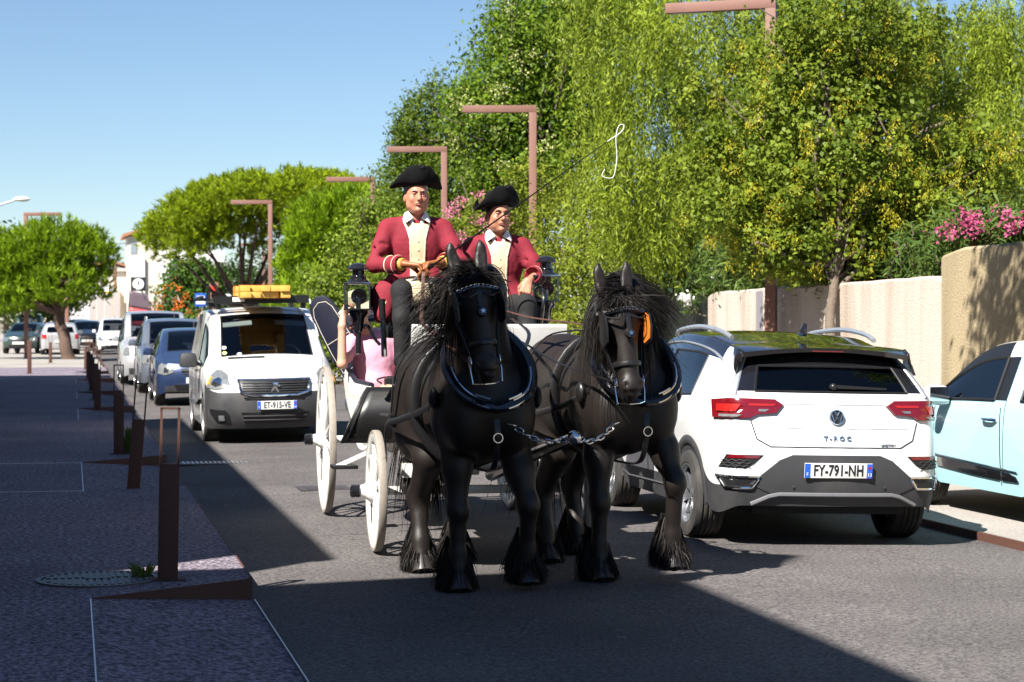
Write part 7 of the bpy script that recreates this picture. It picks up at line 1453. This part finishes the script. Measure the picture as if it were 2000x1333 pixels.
L = Blob(); L.chain([(-0.06, 0, 0.0), (-0.05, -0.42, 0.02), (-0.05, -0.46, -0.40)], [0.10, 0.075, 0.05], 0.03); L.chain([(0.09, 0, 0.0), (0.12, -0.42, 0.02), (0.12, -0.46, -0.40)], [0.10, 0.075, 0.05], 0.03); L.build('trousers', M_khaki, ps, 0.015)
MB().tube([H(0.075*math.cos(a), 0.015+0.06*math.sin(a)-0.03, -0.125-0.012*math.sin(-a)) for a in np.linspace(0, 2*PI, 25)[:-1]], 0.010, 6, closed=True).build('necklace', mat('bead_brown', (0.30, 0.10, 0.05), rough=0.4, var=0.5, scale=60), ps)
Mp = Matrix.Translation((2.47, 16.5, 1.06)) @ Matrix.Rotation(R(-6), 4, 'Z')
ht = thing('sun_hat', 'cream straw sun hat held on by the passenger in pink', 'hat', Mp @ H(-0.015, 0.01, 0.05)); ht.rotation_euler = (R(14), R(-16), R(-10)); M_straw = mat('cream_straw', (0.66, 0.58, 0.43), rough=0.85, var=0.15, scale=40)
MB().lathe([(0.0, 0.125), (0.065, 0.122), (0.083, 0.105), (0.092, 0.02), (0.115, 0.003), (0.165, -0.018), (0.168, -0.022), (0.112, -0.004), (0.088, 0.0)], n=32).build('straw_body', M_straw, ht); MB().lathe([(0.094, 0.018), (0.094, 0.045), (0.0925, 0.045)], n=32).build('ribbon', mat('tan_ribbon', (0.40, 0.28, 0.15)), ht)
# camera or bag at the waist
bg = thing('waist_bag', 'small black bag on the lap of the passenger in pink', 'bag', (2.58, 16.15, 1.17)); MB().box((0, 0, 0), (0.16, 0.08, 0.10)).build('pouch', M_leather, bg, bevel=0.02); MB().tube(smoothpath([(-0.10, 0.02, 0.0), (-0.12, 0.12, 0.03), (0.0, 0.16, 0.05), (0.12, 0.12, 0.03), (0.10, 0.02, 0)], 5), 0.008, 6).build('strap', M_leather, bg)
# ================================================================ carriage
M_cw = mat('white_carriage_paint', (0.76, 0.75, 0.72), rough=0.3, var=0.05, coat=0.5, dirt=((0.45, 0.40, 0.33), 5, 0.35)); M_cb = mat('black_lacquer', (0.010, 0.010, 0.012), rough=0.2, coat=0.6); M_nl = mat('navy_leather', (0.011, 0.012, 0.026), rough=0.42, bump=0.06, bscale=120); M_gtyre = mat('worn_wheel_tyre', (0.24, 0.21, 0.18), rough=0.7, var=0.3, scale=30); M_pipe = mat('cream_piping', (0.5, 0.46, 0.40), rough=0.6)
cg = thing('carriage', 'white open carriage with black seats and spoked wooden wheels', 'carriage', (2.84, 14.0, 0.045), R(-1.5))
def cwheel(x, y, r, side, n, turn):
    w = MB().lathe([(0.0, 0.115), (0.042, 0.115), (0.046, 0.09), (0.068, 0.06), (0.088, 0.03), (0.090, -0.03), (0.066, -0.07), (0.0, -0.08)], (0, 0, 0), (1, 0, 0), 24).build('wheel', M_cw, cg)
    w.location = (x, y, r); w.rotation_euler = (turn, 0, PI if side < 0 else 0)
    tw = 0.026
    MB().lathe([(r-0.024, -tw), (r-0.006, -tw*1.05), (r, -tw*0.7), (r, tw*0.7), (r-0.006, tw*1.05), (r-0.024, tw)], (0, 0, 0), (1, 0, 0), 64, closed=True).build('tyre', M_gtyre, w)
    MB().lathe([(r-0.082, -tw*0.8), (r-0.074, -tw), (r-0.026, -tw), (r-0.023, -tw*0.8), (r-0.023, tw*0.8), (r-0.026, tw), (r-0.074, tw), (r-0.082, tw*0.8)], (0, 0, 0), (1, 0, 0), 64, closed=True).build('rim', M_cw, w)
    proto = None
    for i in range(n):
        a = 2*PI*i/n
        if proto is None:
            L_ = r-0.08; proto = MB().tube([(0.012, 0, 0.07), (0.010, 0, L_*0.35), (0.004, 0, L_*0.8), (0, 0, L_)], [0.027, 0.024, 0.019, 0.022], 8, flat=0.75).build('spoke', M_cw, w); sp = proto
        else: sp = bpy.data.objects.new('spoke', proto.data); COL.objects.link(sp); sp.parent = w
        sp.rotation_euler = (a, 0, 0)
    c = MB().lathe([(0.0, 0.185), (0.030, 0.184), (0.044, 0.176), (0.046, 0.115)], (0, 0, 0), (1, 0, 0), 20)
    for k in range(4): c.lathe([(0.046, 0.120+k*0.015), (0.050, 0.124+k*0.015), (0.046, 0.129+k*0.015)], (0, 0, 0), (1, 0, 0), 20)
    c.build('hub_cap', M_cb, w); return w
for s_ in (-1, 1): cwheel(s_*0.73, 0.0, 0.432, s_, 12, 0.2*s_); cwheel(s_*0.80, 2.90, 0.627, s_, 14, 0.1)
# running gear
MB().bar((-0.70, 0, 0.432), (0.70, 0, 0.432), 0.06, 0.06).build('front_axle', M_cw, cg, bevel=0.008); MB().bar((-0.78, 2.9, 0.627), (0.78, 2.9, 0.627), 0.06, 0.06).build('rear_axle', M_cw, cg, bevel=0.008)
MB().bar((0, 0.1, 0.56), (0, 2.8, 0.62), 0.07, 0.07).build('perch', M_cw, cg, bevel=0.01)
MB().lathe([(0.30, -0.02), (0.34, -0.02), (0.34, 0.02), (0.30, 0.02)], (0, 0.05, 0.70), (0, 0, 1), 32, closed=True).build('turntable', M_cw, cg)
MB().box((0, -0.12, 0.66), (1.15, 0.10, 0.12)).build('splinter_bar', M_cw, cg, bevel=0.01); MB().box((0, 0.1, 0.60), (0.9, 0.5, 0.06)).build('fore_carriage', M_cw, cg, bevel=0.01)
for s_ in (-1, 1):
    for y, zc, ln, n in ((0.0, 0.53, 0.42, 4), (2.9, 0.73, 0.50, 4)):
        sg = None
        for k in range(n):
            l_ = ln*(1-0.2*k)
            for sgn in (1, -1):
                pth = [(s_*0.47, y+l_*u, zc+sgn*(0.075*(1-u*u)+(-0.014*k if sgn < 0 else 0.014*k)*(-1 if sgn > 0 else -1)*-1*0+0.012*k*sgn*-0)+sgn*0.013*k) for u in np.linspace(-1, 1, 11)]
                lf = MB().tube([(p[0], p[1], zc-sgn*((1-((p[1]-y)/ln)**2)*0.085+0.011*k)) for p in pth], 0.022, 6, flat=0.24, up=(0, 0, 1)).build('spring_leaf', M_cw, cg)
        MB().box((s_*0.47, y, zc-0.13), (0.07, 0.09, 0.07)).build('spring_clamp', mat('aged_metal', (0.16, 0.13, 0.11), rough=0.6, metal=0.4), cg, bevel=0.008)
        for u in (-1, 1): MB().ball((s_*0.47, y+u*ln, zc), 0.026).build('spring_eye', M_cw, cg)
    MB().tube(smoothpath([(s_*0.50, 2.55, 0.72), (s_*0.60, 2.75, 0.86), (s_*0.60, 3.0, 0.95), (s_*0.5, 3.1, 1.05)], 5), 0.026, 8).build('pump_handle', M_cw, cg)
    MB().tube(smoothpath([(s_*0.62, 2.85, 0.66), (s_*0.62, 2.6, 0.78), (s_*0.58, 2.3, 0.92)], 5), 0.022, 8).build('spring_bracket', M_cw, cg)
    MB().box((s_*0.55, -0.30, 0.60), (0.08, 0.16, 0.10)).build('shaft_bracket', M_cw, cg, bevel=0.01)
    MB().tube([(s_*0.47, 0.02, 0.43), (s_*0.40, -0.18, 0.48), (s_*0.40, -0.3, 0.60)], 0.022, 8).build('futchel', M_cw, cg)
# tub body: deep curved sides in white with black top rim
prof = [(0.95, 1.10), (1.08, 0.86), (1.25, 0.70), (1.60, 0.62), (2.00, 0.62), (2.30, 0.72), (2.55, 0.92), (2.72, 1.20)]
pr = smoothpath([Vector((0, y, z)) for y, z in prof], 4)
for s_ in (-1, 1):
    g = [[(s_*(0.60+0.06*math.sin(PI*min(1, (p.z-0.6)/0.6*0.5+0.3*q))), p.y, lerp(p.z, 1.14-0.0*p.y+(0.10*max(0, (p.y-2.0))/0.7), q)) for q in np.linspace(0, 1, 6)] for p in pr]
    MB().grid(g).build('side_panel', M_cw, cg, solid=0.025, smooth=60)
    MB().tube([(s_*0.645, p.y, 1.15+(0.10*max(0, (p.y-2.0))/0.7)) for p in pr], 0.022, 8).build('top_rail', M_nl, cg)
MB().grid([[(x, p.y, p.z) for x in np.linspace(-0.63, 0.63, 5)] for p in pr]).build('floor_pan', M_cw, cg, solid=0.025, smooth=60)
sc = smoothpath([(-0.562, 1.50, 0.87), (-0.563, 1.46, 0.91), (-0.563, 1.42, 0.90), (-0.563, 1.44, 0.86), (-0.563, 1.48, 0.85), (-0.563, 1.41, 0.86), (-0.563, 1.37, 0.88), (-0.563, 1.36, 0.855), (-0.563, 1.33, 0.885), (-0.563, 1.31, 0.86), (-0.563, 1.28, 0.89), (-0.563, 1.28, 0.83), (-0.563, 1.25, 0.875)], 4)
MB().tube([Vector(p)+Vector((-0.105, 0.15, 0)) for p in sc], 0.0045, 5).build('script_lettering', M_ink, cg)
# passenger seat and rear wings
MB().box((0, 2.42, 0.95), (1.18, 0.50, 0.16)).build('rear_seat', M_nl, cg, bevel=0.04); bkr = MB().box((0, 2.72, 1.26), (1.18, 0.12, 0.52), rot=Matrix.Rotation(R(-12), 3, 'X')).build('seat_back', M_nl, cg, bevel=0.04)
MB().box((0, 1.24, 0.98), (0.96, 0.36, 0.14)).build('front_seat', M_nl, cg, bevel=0.04)
def wing(x0, y0, z0, x1, y1, z1, w, nm):
    a = Vector((x0, y0, z0)); b = Vector((x1, y1, z1)); ax = (b-a).normalized(); sd = Vector((0.86, -0.5, 0)).normalized(); sd = (sd-ax*sd.dot(ax)).normalized(); L = (b-a).length; n_ = ax.cross(sd).normalized()
    def sh_(k): 
        out = []
        for u, v in ((0.0, -0.5), (0.0, 0.5), (0.30, 0.56), (0.62, 0.50), (0.86, 0.44), (0.96, 0.30), (1.0, 0.0), (0.96, -0.30), (0.86, -0.44), (0.62, -0.50), (0.30, -0.54)): out.append(a+ax*(0.5+(u-0.5)*k)*L+sd*v*w*k)
        return out
    o = MB().prism(sh_(1.0), n_*-0.018, n_*0.018).build(nm, M_nl, cg, bevel=0.008)
    q = sh_(0.84); half = [p for p in q]
    for s_ in (1, -1): MB().tube([p+n_*s_*0.020 for p in half], 0.0035, 5, closed=True).tube([a+ax*0.45*L-sd*w*0.42+n_*s_*0.02, a+ax*0.45*L+sd*w*0.44+n_*s_*0.02], 0.0035, 5).build('piping', M_pipe, o)
    return o
wing(-0.56, 2.60, 1.20, -0.90, 2.75, 1.84, 0.26, 'wing_panel'); wing(-0.36, 2.86, 1.20, -0.62, 3.05, 1.74, 0.28, 'wing_panel'); wing(0.56, 2.60, 1.20, 0.90, 2.75, 1.84, 0.26, 'wing_panel')
hd_ = MB().tube([(-0.5, 2.95, 1.66), (0, 3.0, 1.74), (0.5, 2.95, 1.66)], 0.05, 10).build('folded_hood', M_nl, cg); MB().tube([(-0.5, 2.85, 1.52), (0, 2.9, 1.58), (0.5, 2.85, 1.52)], 0.045, 10).build('hood_bow', M_nl, cg)
MB().tube(smoothpath([(-0.55, 2.45, 1.18), (-0.60, 2.42, 1.10), (-0.55, 2.2, 0.98), (-0.53, 1.7, 0.95)], 5), 0.02, 8).build('grab_rail', M_cb, cg)
# leather mudguards beside the steps
for s_ in (-1, 1):
    g = [[(s_*lerp(0.44, 0.86, v), lerp(1.10, 1.42, u)+0.05*v, 1.13-0.42*u**1.25-0.03*v+0.05*math.sin(PI*u)*0) for v in np.linspace(0, 1, 6)] for u in np.linspace(0, 1, 10)]
    g = [[(s_*lerp(0.36, 0.68+0.20*u**0.8, v), 0.86+0.06*v-0.10*math.sin(PI*u), lerp(1.135, 0.72, u)) for v in np.linspace(0, 1, 6)] for u in np.linspace(0, 1, 12)]
    md = MB().grid(g).build('mudguard', M_leather, cg, solid=0.014, smooth=60)
    for v in (0.06, 0.94): MB().tube([Vector(r_[0]).lerp(Vector(r_[-1]), v)+Vector((0, -0.012, 0)) for r_ in g], 0.005, 5).build('seam', M_trim, md)
    MB().tube([Vector(r_[-1]) for r_ in g], 0.010, 6).build('guard_rod', M_trim, md); MB().bar((s_*0.50, 1.45, 0.66), (s_*0.86, 1.45, 0.50), 0.04, 0.03).build('step_bracket', M_cw, cg); MB().box((s_*0.80, 1.46, 0.50), (0.20, 0.22, 0.03)).build('step', M_trim, cg, bevel=0.008)
# driver's box: boot, seat, dashboard and footboard
MB().box((0, 0.62, 1.16), (0.82, 0.72, 0.62)).build('boot', M_cb, cg, bevel=0.03)
MB().box((-0.02, 0.99, 1.34), (0.86, 0.05, 0.46)).build('boot_back', M_leather, cg, bevel=0.02)
MB().box((0, 0.72, 1.56), (1.16, 0.46, 0.10)).build('box_seat_base', M_cb, cg, bevel=0.02)
for x in (-0.31, 0.33): MB().box((x, 0.80, 1.68), (0.54, 0.46, 0.16)).build('cushion', M_leather, cg, bevel=0.05)
for x in (-0.56, 0.58): MB().tube(smoothpath([(x, 0.55, 1.60), (x*1.05, 0.58, 1.84), (x*1.05, 0.85, 1.88), (x, 1.0, 1.68)], 5), 0.014, 8).build('seat_rail', M_cb, cg)
MB().prism([(0, -0.02, 1.00), (0, -0.20, 1.60), (0, -0.17, 1.62), (0, 0.02, 1.00)], (-0.50, 0, 0), (0.62, 0, 0)).build('dashboard', M_cw, cg, bevel=0.01)
MB().prism([(0, 0.0, 1.02), (0, 0.52, 1.02), (0, 0.52, 0.98), (0, 0.0, 0.98)], (-0.50, 0, 0), (0.62, 0, 0)).build('footboard', M_cw, cg, bevel=0.01)
MB().box((0.0, 0.32, 0.88), (0.80, 0.60, 0.22)).build('front_body', M_cw, cg, bevel=0.03)
fn = MB().tube(smoothpath([(-0.46, 0.10, 1.16), (-0.46, 0.06, 1.28), (-0.46, -0.02, 1.33), (-0.46, -0.10, 1.27), (-0.46, -0.12, 1.14)], 5), 0.045, 8, flat=0.3).build('scroll_fender', M_cw, cg)
br = MB().tube([(-0.60, 0.55, 1.38), (-0.62, 0.45, 1.62), (-0.63, 0.42, 1.72)], [0.022, 0.020, 0.018], 8).build('brake_lever', M_sil, cg); MB().cyl((-0.63, 0.42, 1.66), (-0.635, 0.41, 1.80), 0.024).build('grip', M_trim, br)
def lantern(x, y, z, label):
    t = thing('carriage_lantern', label, 'lantern', (x, y, z), R(-14), 'carriage lanterns'); s = 0.092
    for a in (-1, 1):
        for b_ in (-1, 1): MB().box((a*s, b_*s, 0.0), (0.010, 0.010, 0.185)).build('frame_bar', M_sil, t)
    for z_ in (-0.096, 0.096): MB().box((0, 0, z_), (0.20, 0.20, 0.012)).build('frame_plate', M_cb if z_ < 0 else M_sil, t, bevel=0.003)
    for d_ in ((0, -1), (-1, 0), (1, 0), (0, 1)): MB().box((d_[0]*s, d_[1]*s, 0), (0.004 if d_[0] else 0.17, 0.004 if d_[1] else 0.17, 0.18)).build('pane', glass('lantern_glass', (0.86, 0.88, 0.86)), t)
    MB().lathe([(0.0, -0.02), (0.045, 0.0), (0.06, 0.02)], (0, s-0.03, 0), (0, -1, 0), 18).build('reflector', M_sil, t); MB().cyl((0, 0, -0.09), (0, 0, -0.01), 0.018).build('candle', M_shirt, t); MB().ball((0, 0.06, 0.01), (0.016, 0.010, 0.016)).build('red_glass', mat('red_glass', (0.6, 0.03, 0.02), rough=0.2), t)
    MB().lathe([(0.088, 0.10), (0.075, 0.118), (0.060, 0.124), (0.058, 0.14), (0.062, 0.146), (0.046, 0.152), (0.044, 0.19), (0.078, 0.196), (0.080, 0.206), (0.060, 0.232), (0.030, 0.244), (0.0, 0.247)], n=24).build('chimney_cap', M_cb, t)
    MB().lathe([(0.0, -0.10), (0.070, -0.102), (0.068, -0.13), (0.045, -0.16), (0.034, -0.24), (0.030, -0.26), (0.020, -0.27), (0.019, -0.42), (0.024, -0.425), (0.0, -0.43)], n=20).build('stem', M_cb, t)
    sx = 1 if x < 2.8 else -1
    MB().tube(smoothpath([(0, 0, -0.23), (sx*0.07, 0.01, -0.22), (sx*0.11, 0.02, -0.30), (sx*0.16, 0.02, -0.36)], 5), 0.012, 8).build('bracket', M_cb, t)
lantern(2.07, 14.62, 1.865, 'square carriage lantern with black dome cap beside the pink shirted passenger'); lantern(3.52, 14.72, 1.93, 'square carriage lantern with black dome cap beside the bare handed coachman')
# pole, chains
pl_ = thing('carriage_pole', 'black wooden pole running between the two horses to the carriage', 'pole', (2.90, 13.58, 0.62)); MB().tube([(0, 0.2, -0.02), (0.03, -1.0, 0.20), (0.05, -1.95, 0.36)], [0.05, 0.045, 0.034], 10).build('shaft', M_cb, pl_); MB().ball((0.05, -1.98, 0.365), 0.045).build('pole_head', M_sil, pl_)
for s_ in (-1, 1):
    a = Vector((0.05, -1.96, 0.37)); b_ = Vector((s_*0.34, -1.90, 0.46)); n = 9; ch = None
    for k in range(n):
        c_ = a.lerp(b_, (k+0.5)/n)+Vector((0, 0, -0.07*math.sin(PI*(k+0.5)/n))); d = (b_-a).normalized(); u = Vector((0, 0, 1)) if k % 2 else Vector((0, 1, 0))
        MB().tube([c_+d*0.026*math.cos(t_)+u*0.013*math.sin(t_) for t_ in np.linspace(0, 2*PI, 13)[:-1]], 0.0055, 6, closed=True).build('chain_link', M_sil, pl_)
# reins
def rein(pts, label, r=0.015, m=None):
    o = MB().tube(smoothpath(pts, 6), r, 6, flat=0.35).build('rein', m or M_brown, None); tag(o, label, 'rein', 'reins'); return o
def wb_(loc, rz, p): return tuple(Vector(loc)+Matrix.Rotation(rz, 3, 'Z') @ Vector(p))
A1, A2 = (wb_((2.47, 11.74, 0.0), R(2), p) for p in bits1); B1, B2 = (wb_((3.44, 11.92, 0.018), R(5), p) for p in bits2)
hL = (2.50, 14.28, 2.04); hR = (2.62, 14.28, 2.05)
rein([hL, (2.44, 14.0, 1.80), (2.30, 13.2, 1.68), (2.22, 12.4, 1.62), A1], 'brown leather rein from the gloved hands to the outer side of the straight facing horse')
rein([hR, (2.80, 13.9, 1.85), (3.0, 13.2, 1.72), (3.3, 12.7, 1.66), (3.68, 12.4, 1.56), B2], 'brown leather rein from the gloved hands to the outer side of the windblown horse')
rein([(2.95, 13.35, 1.70), (2.90, 12.6, 1.60), (2.70, 12.1, 1.44), A2], 'dark coupling rein crossing to the inner side of the straight facing horse', 0.014, M_leather)
rein([(2.64, 12.9, 1.66), (2.85, 12.6, 1.55), (3.0, 12.2, 1.42), B1], 'dark coupling rein crossing to the inner side of the windblown horse', 0.014, M_leather)
# whip
wh_ = thing('driving_whip', 'long black driving whip with white lash held by the coachman', 'whip', (2.30, 14.45, 1.86)); o_ = Vector((2.30, 14.45, 1.86)); tip = Vector((3.78, 13.9, 2.98))
MB().tube([Vector((0, 0, 0)), Vector((2.53, 14.30, 2.06))-o_], [0.014, 0.010], 8).build('handle', mat('grey_grip', (0.10, 0.10, 0.11), rough=0.5), wh_)
MB().tube([Vector((2.53, 14.30, 2.06))-o_, Vector((3.1, 14.10, 2.48))-o_, tip-o_], [0.0075, 0.0055, 0.0030], 8).build('stock', mat('whip_black', (0.006, 0.006, 0.006), rough=0.8, spec=0.1), wh_)
tp = tip-o_; MB().tube(smoothpath([tp+Vector((-0.22, 0.08, -0.165)), tp, tp+Vector((0.10, -0.01, 0.07)), tp+Vector((0.12, -0.01, 0.12)), tp+Vector((0.08, -0.01, 0.11)), tp+Vector((0.06, -0.01, 0.02)), tp+Vector((0.07, 0, -0.12)), tp+Vector((0.05, 0, -0.24)), tp+Vector((0.02, 0, -0.265)), tp+Vector((-0.04, 0, -0.25)), tp+Vector((-0.02, 0, -0.20))], 5), 0.0030, 6).build('lash', M_shirt, wh_)
# small flag on the back
fg_ = thing('small_flag', 'small red white and blue flag on a stick behind the carriage', 'flag', (2.06, 17.0, 1.55)); MB().cyl((0.0, 0, 0), (-0.07, 0.02, 0.32), 0.008).build('stick', M_white, fg_)
for k, mm in enumerate((mat('flag_red2', (0.5, 0.03, 0.04)), M_white, mat('flag_blue2', (0.02, 0.03, 0.18)), M_white, MATS['flag_red2'])): MB().grid([[(-0.07+0.02+0.030*k+0.030*u+(0.06-0.06*v)*0.3, 0.02*math.sin(k+u*2), 0.30-0.16*v-0.02*k) for u in (0, 0.5, 1)] for v in np.linspace(0, 1, 4)]).build('stripe', mm, fg_, solid=0.003)
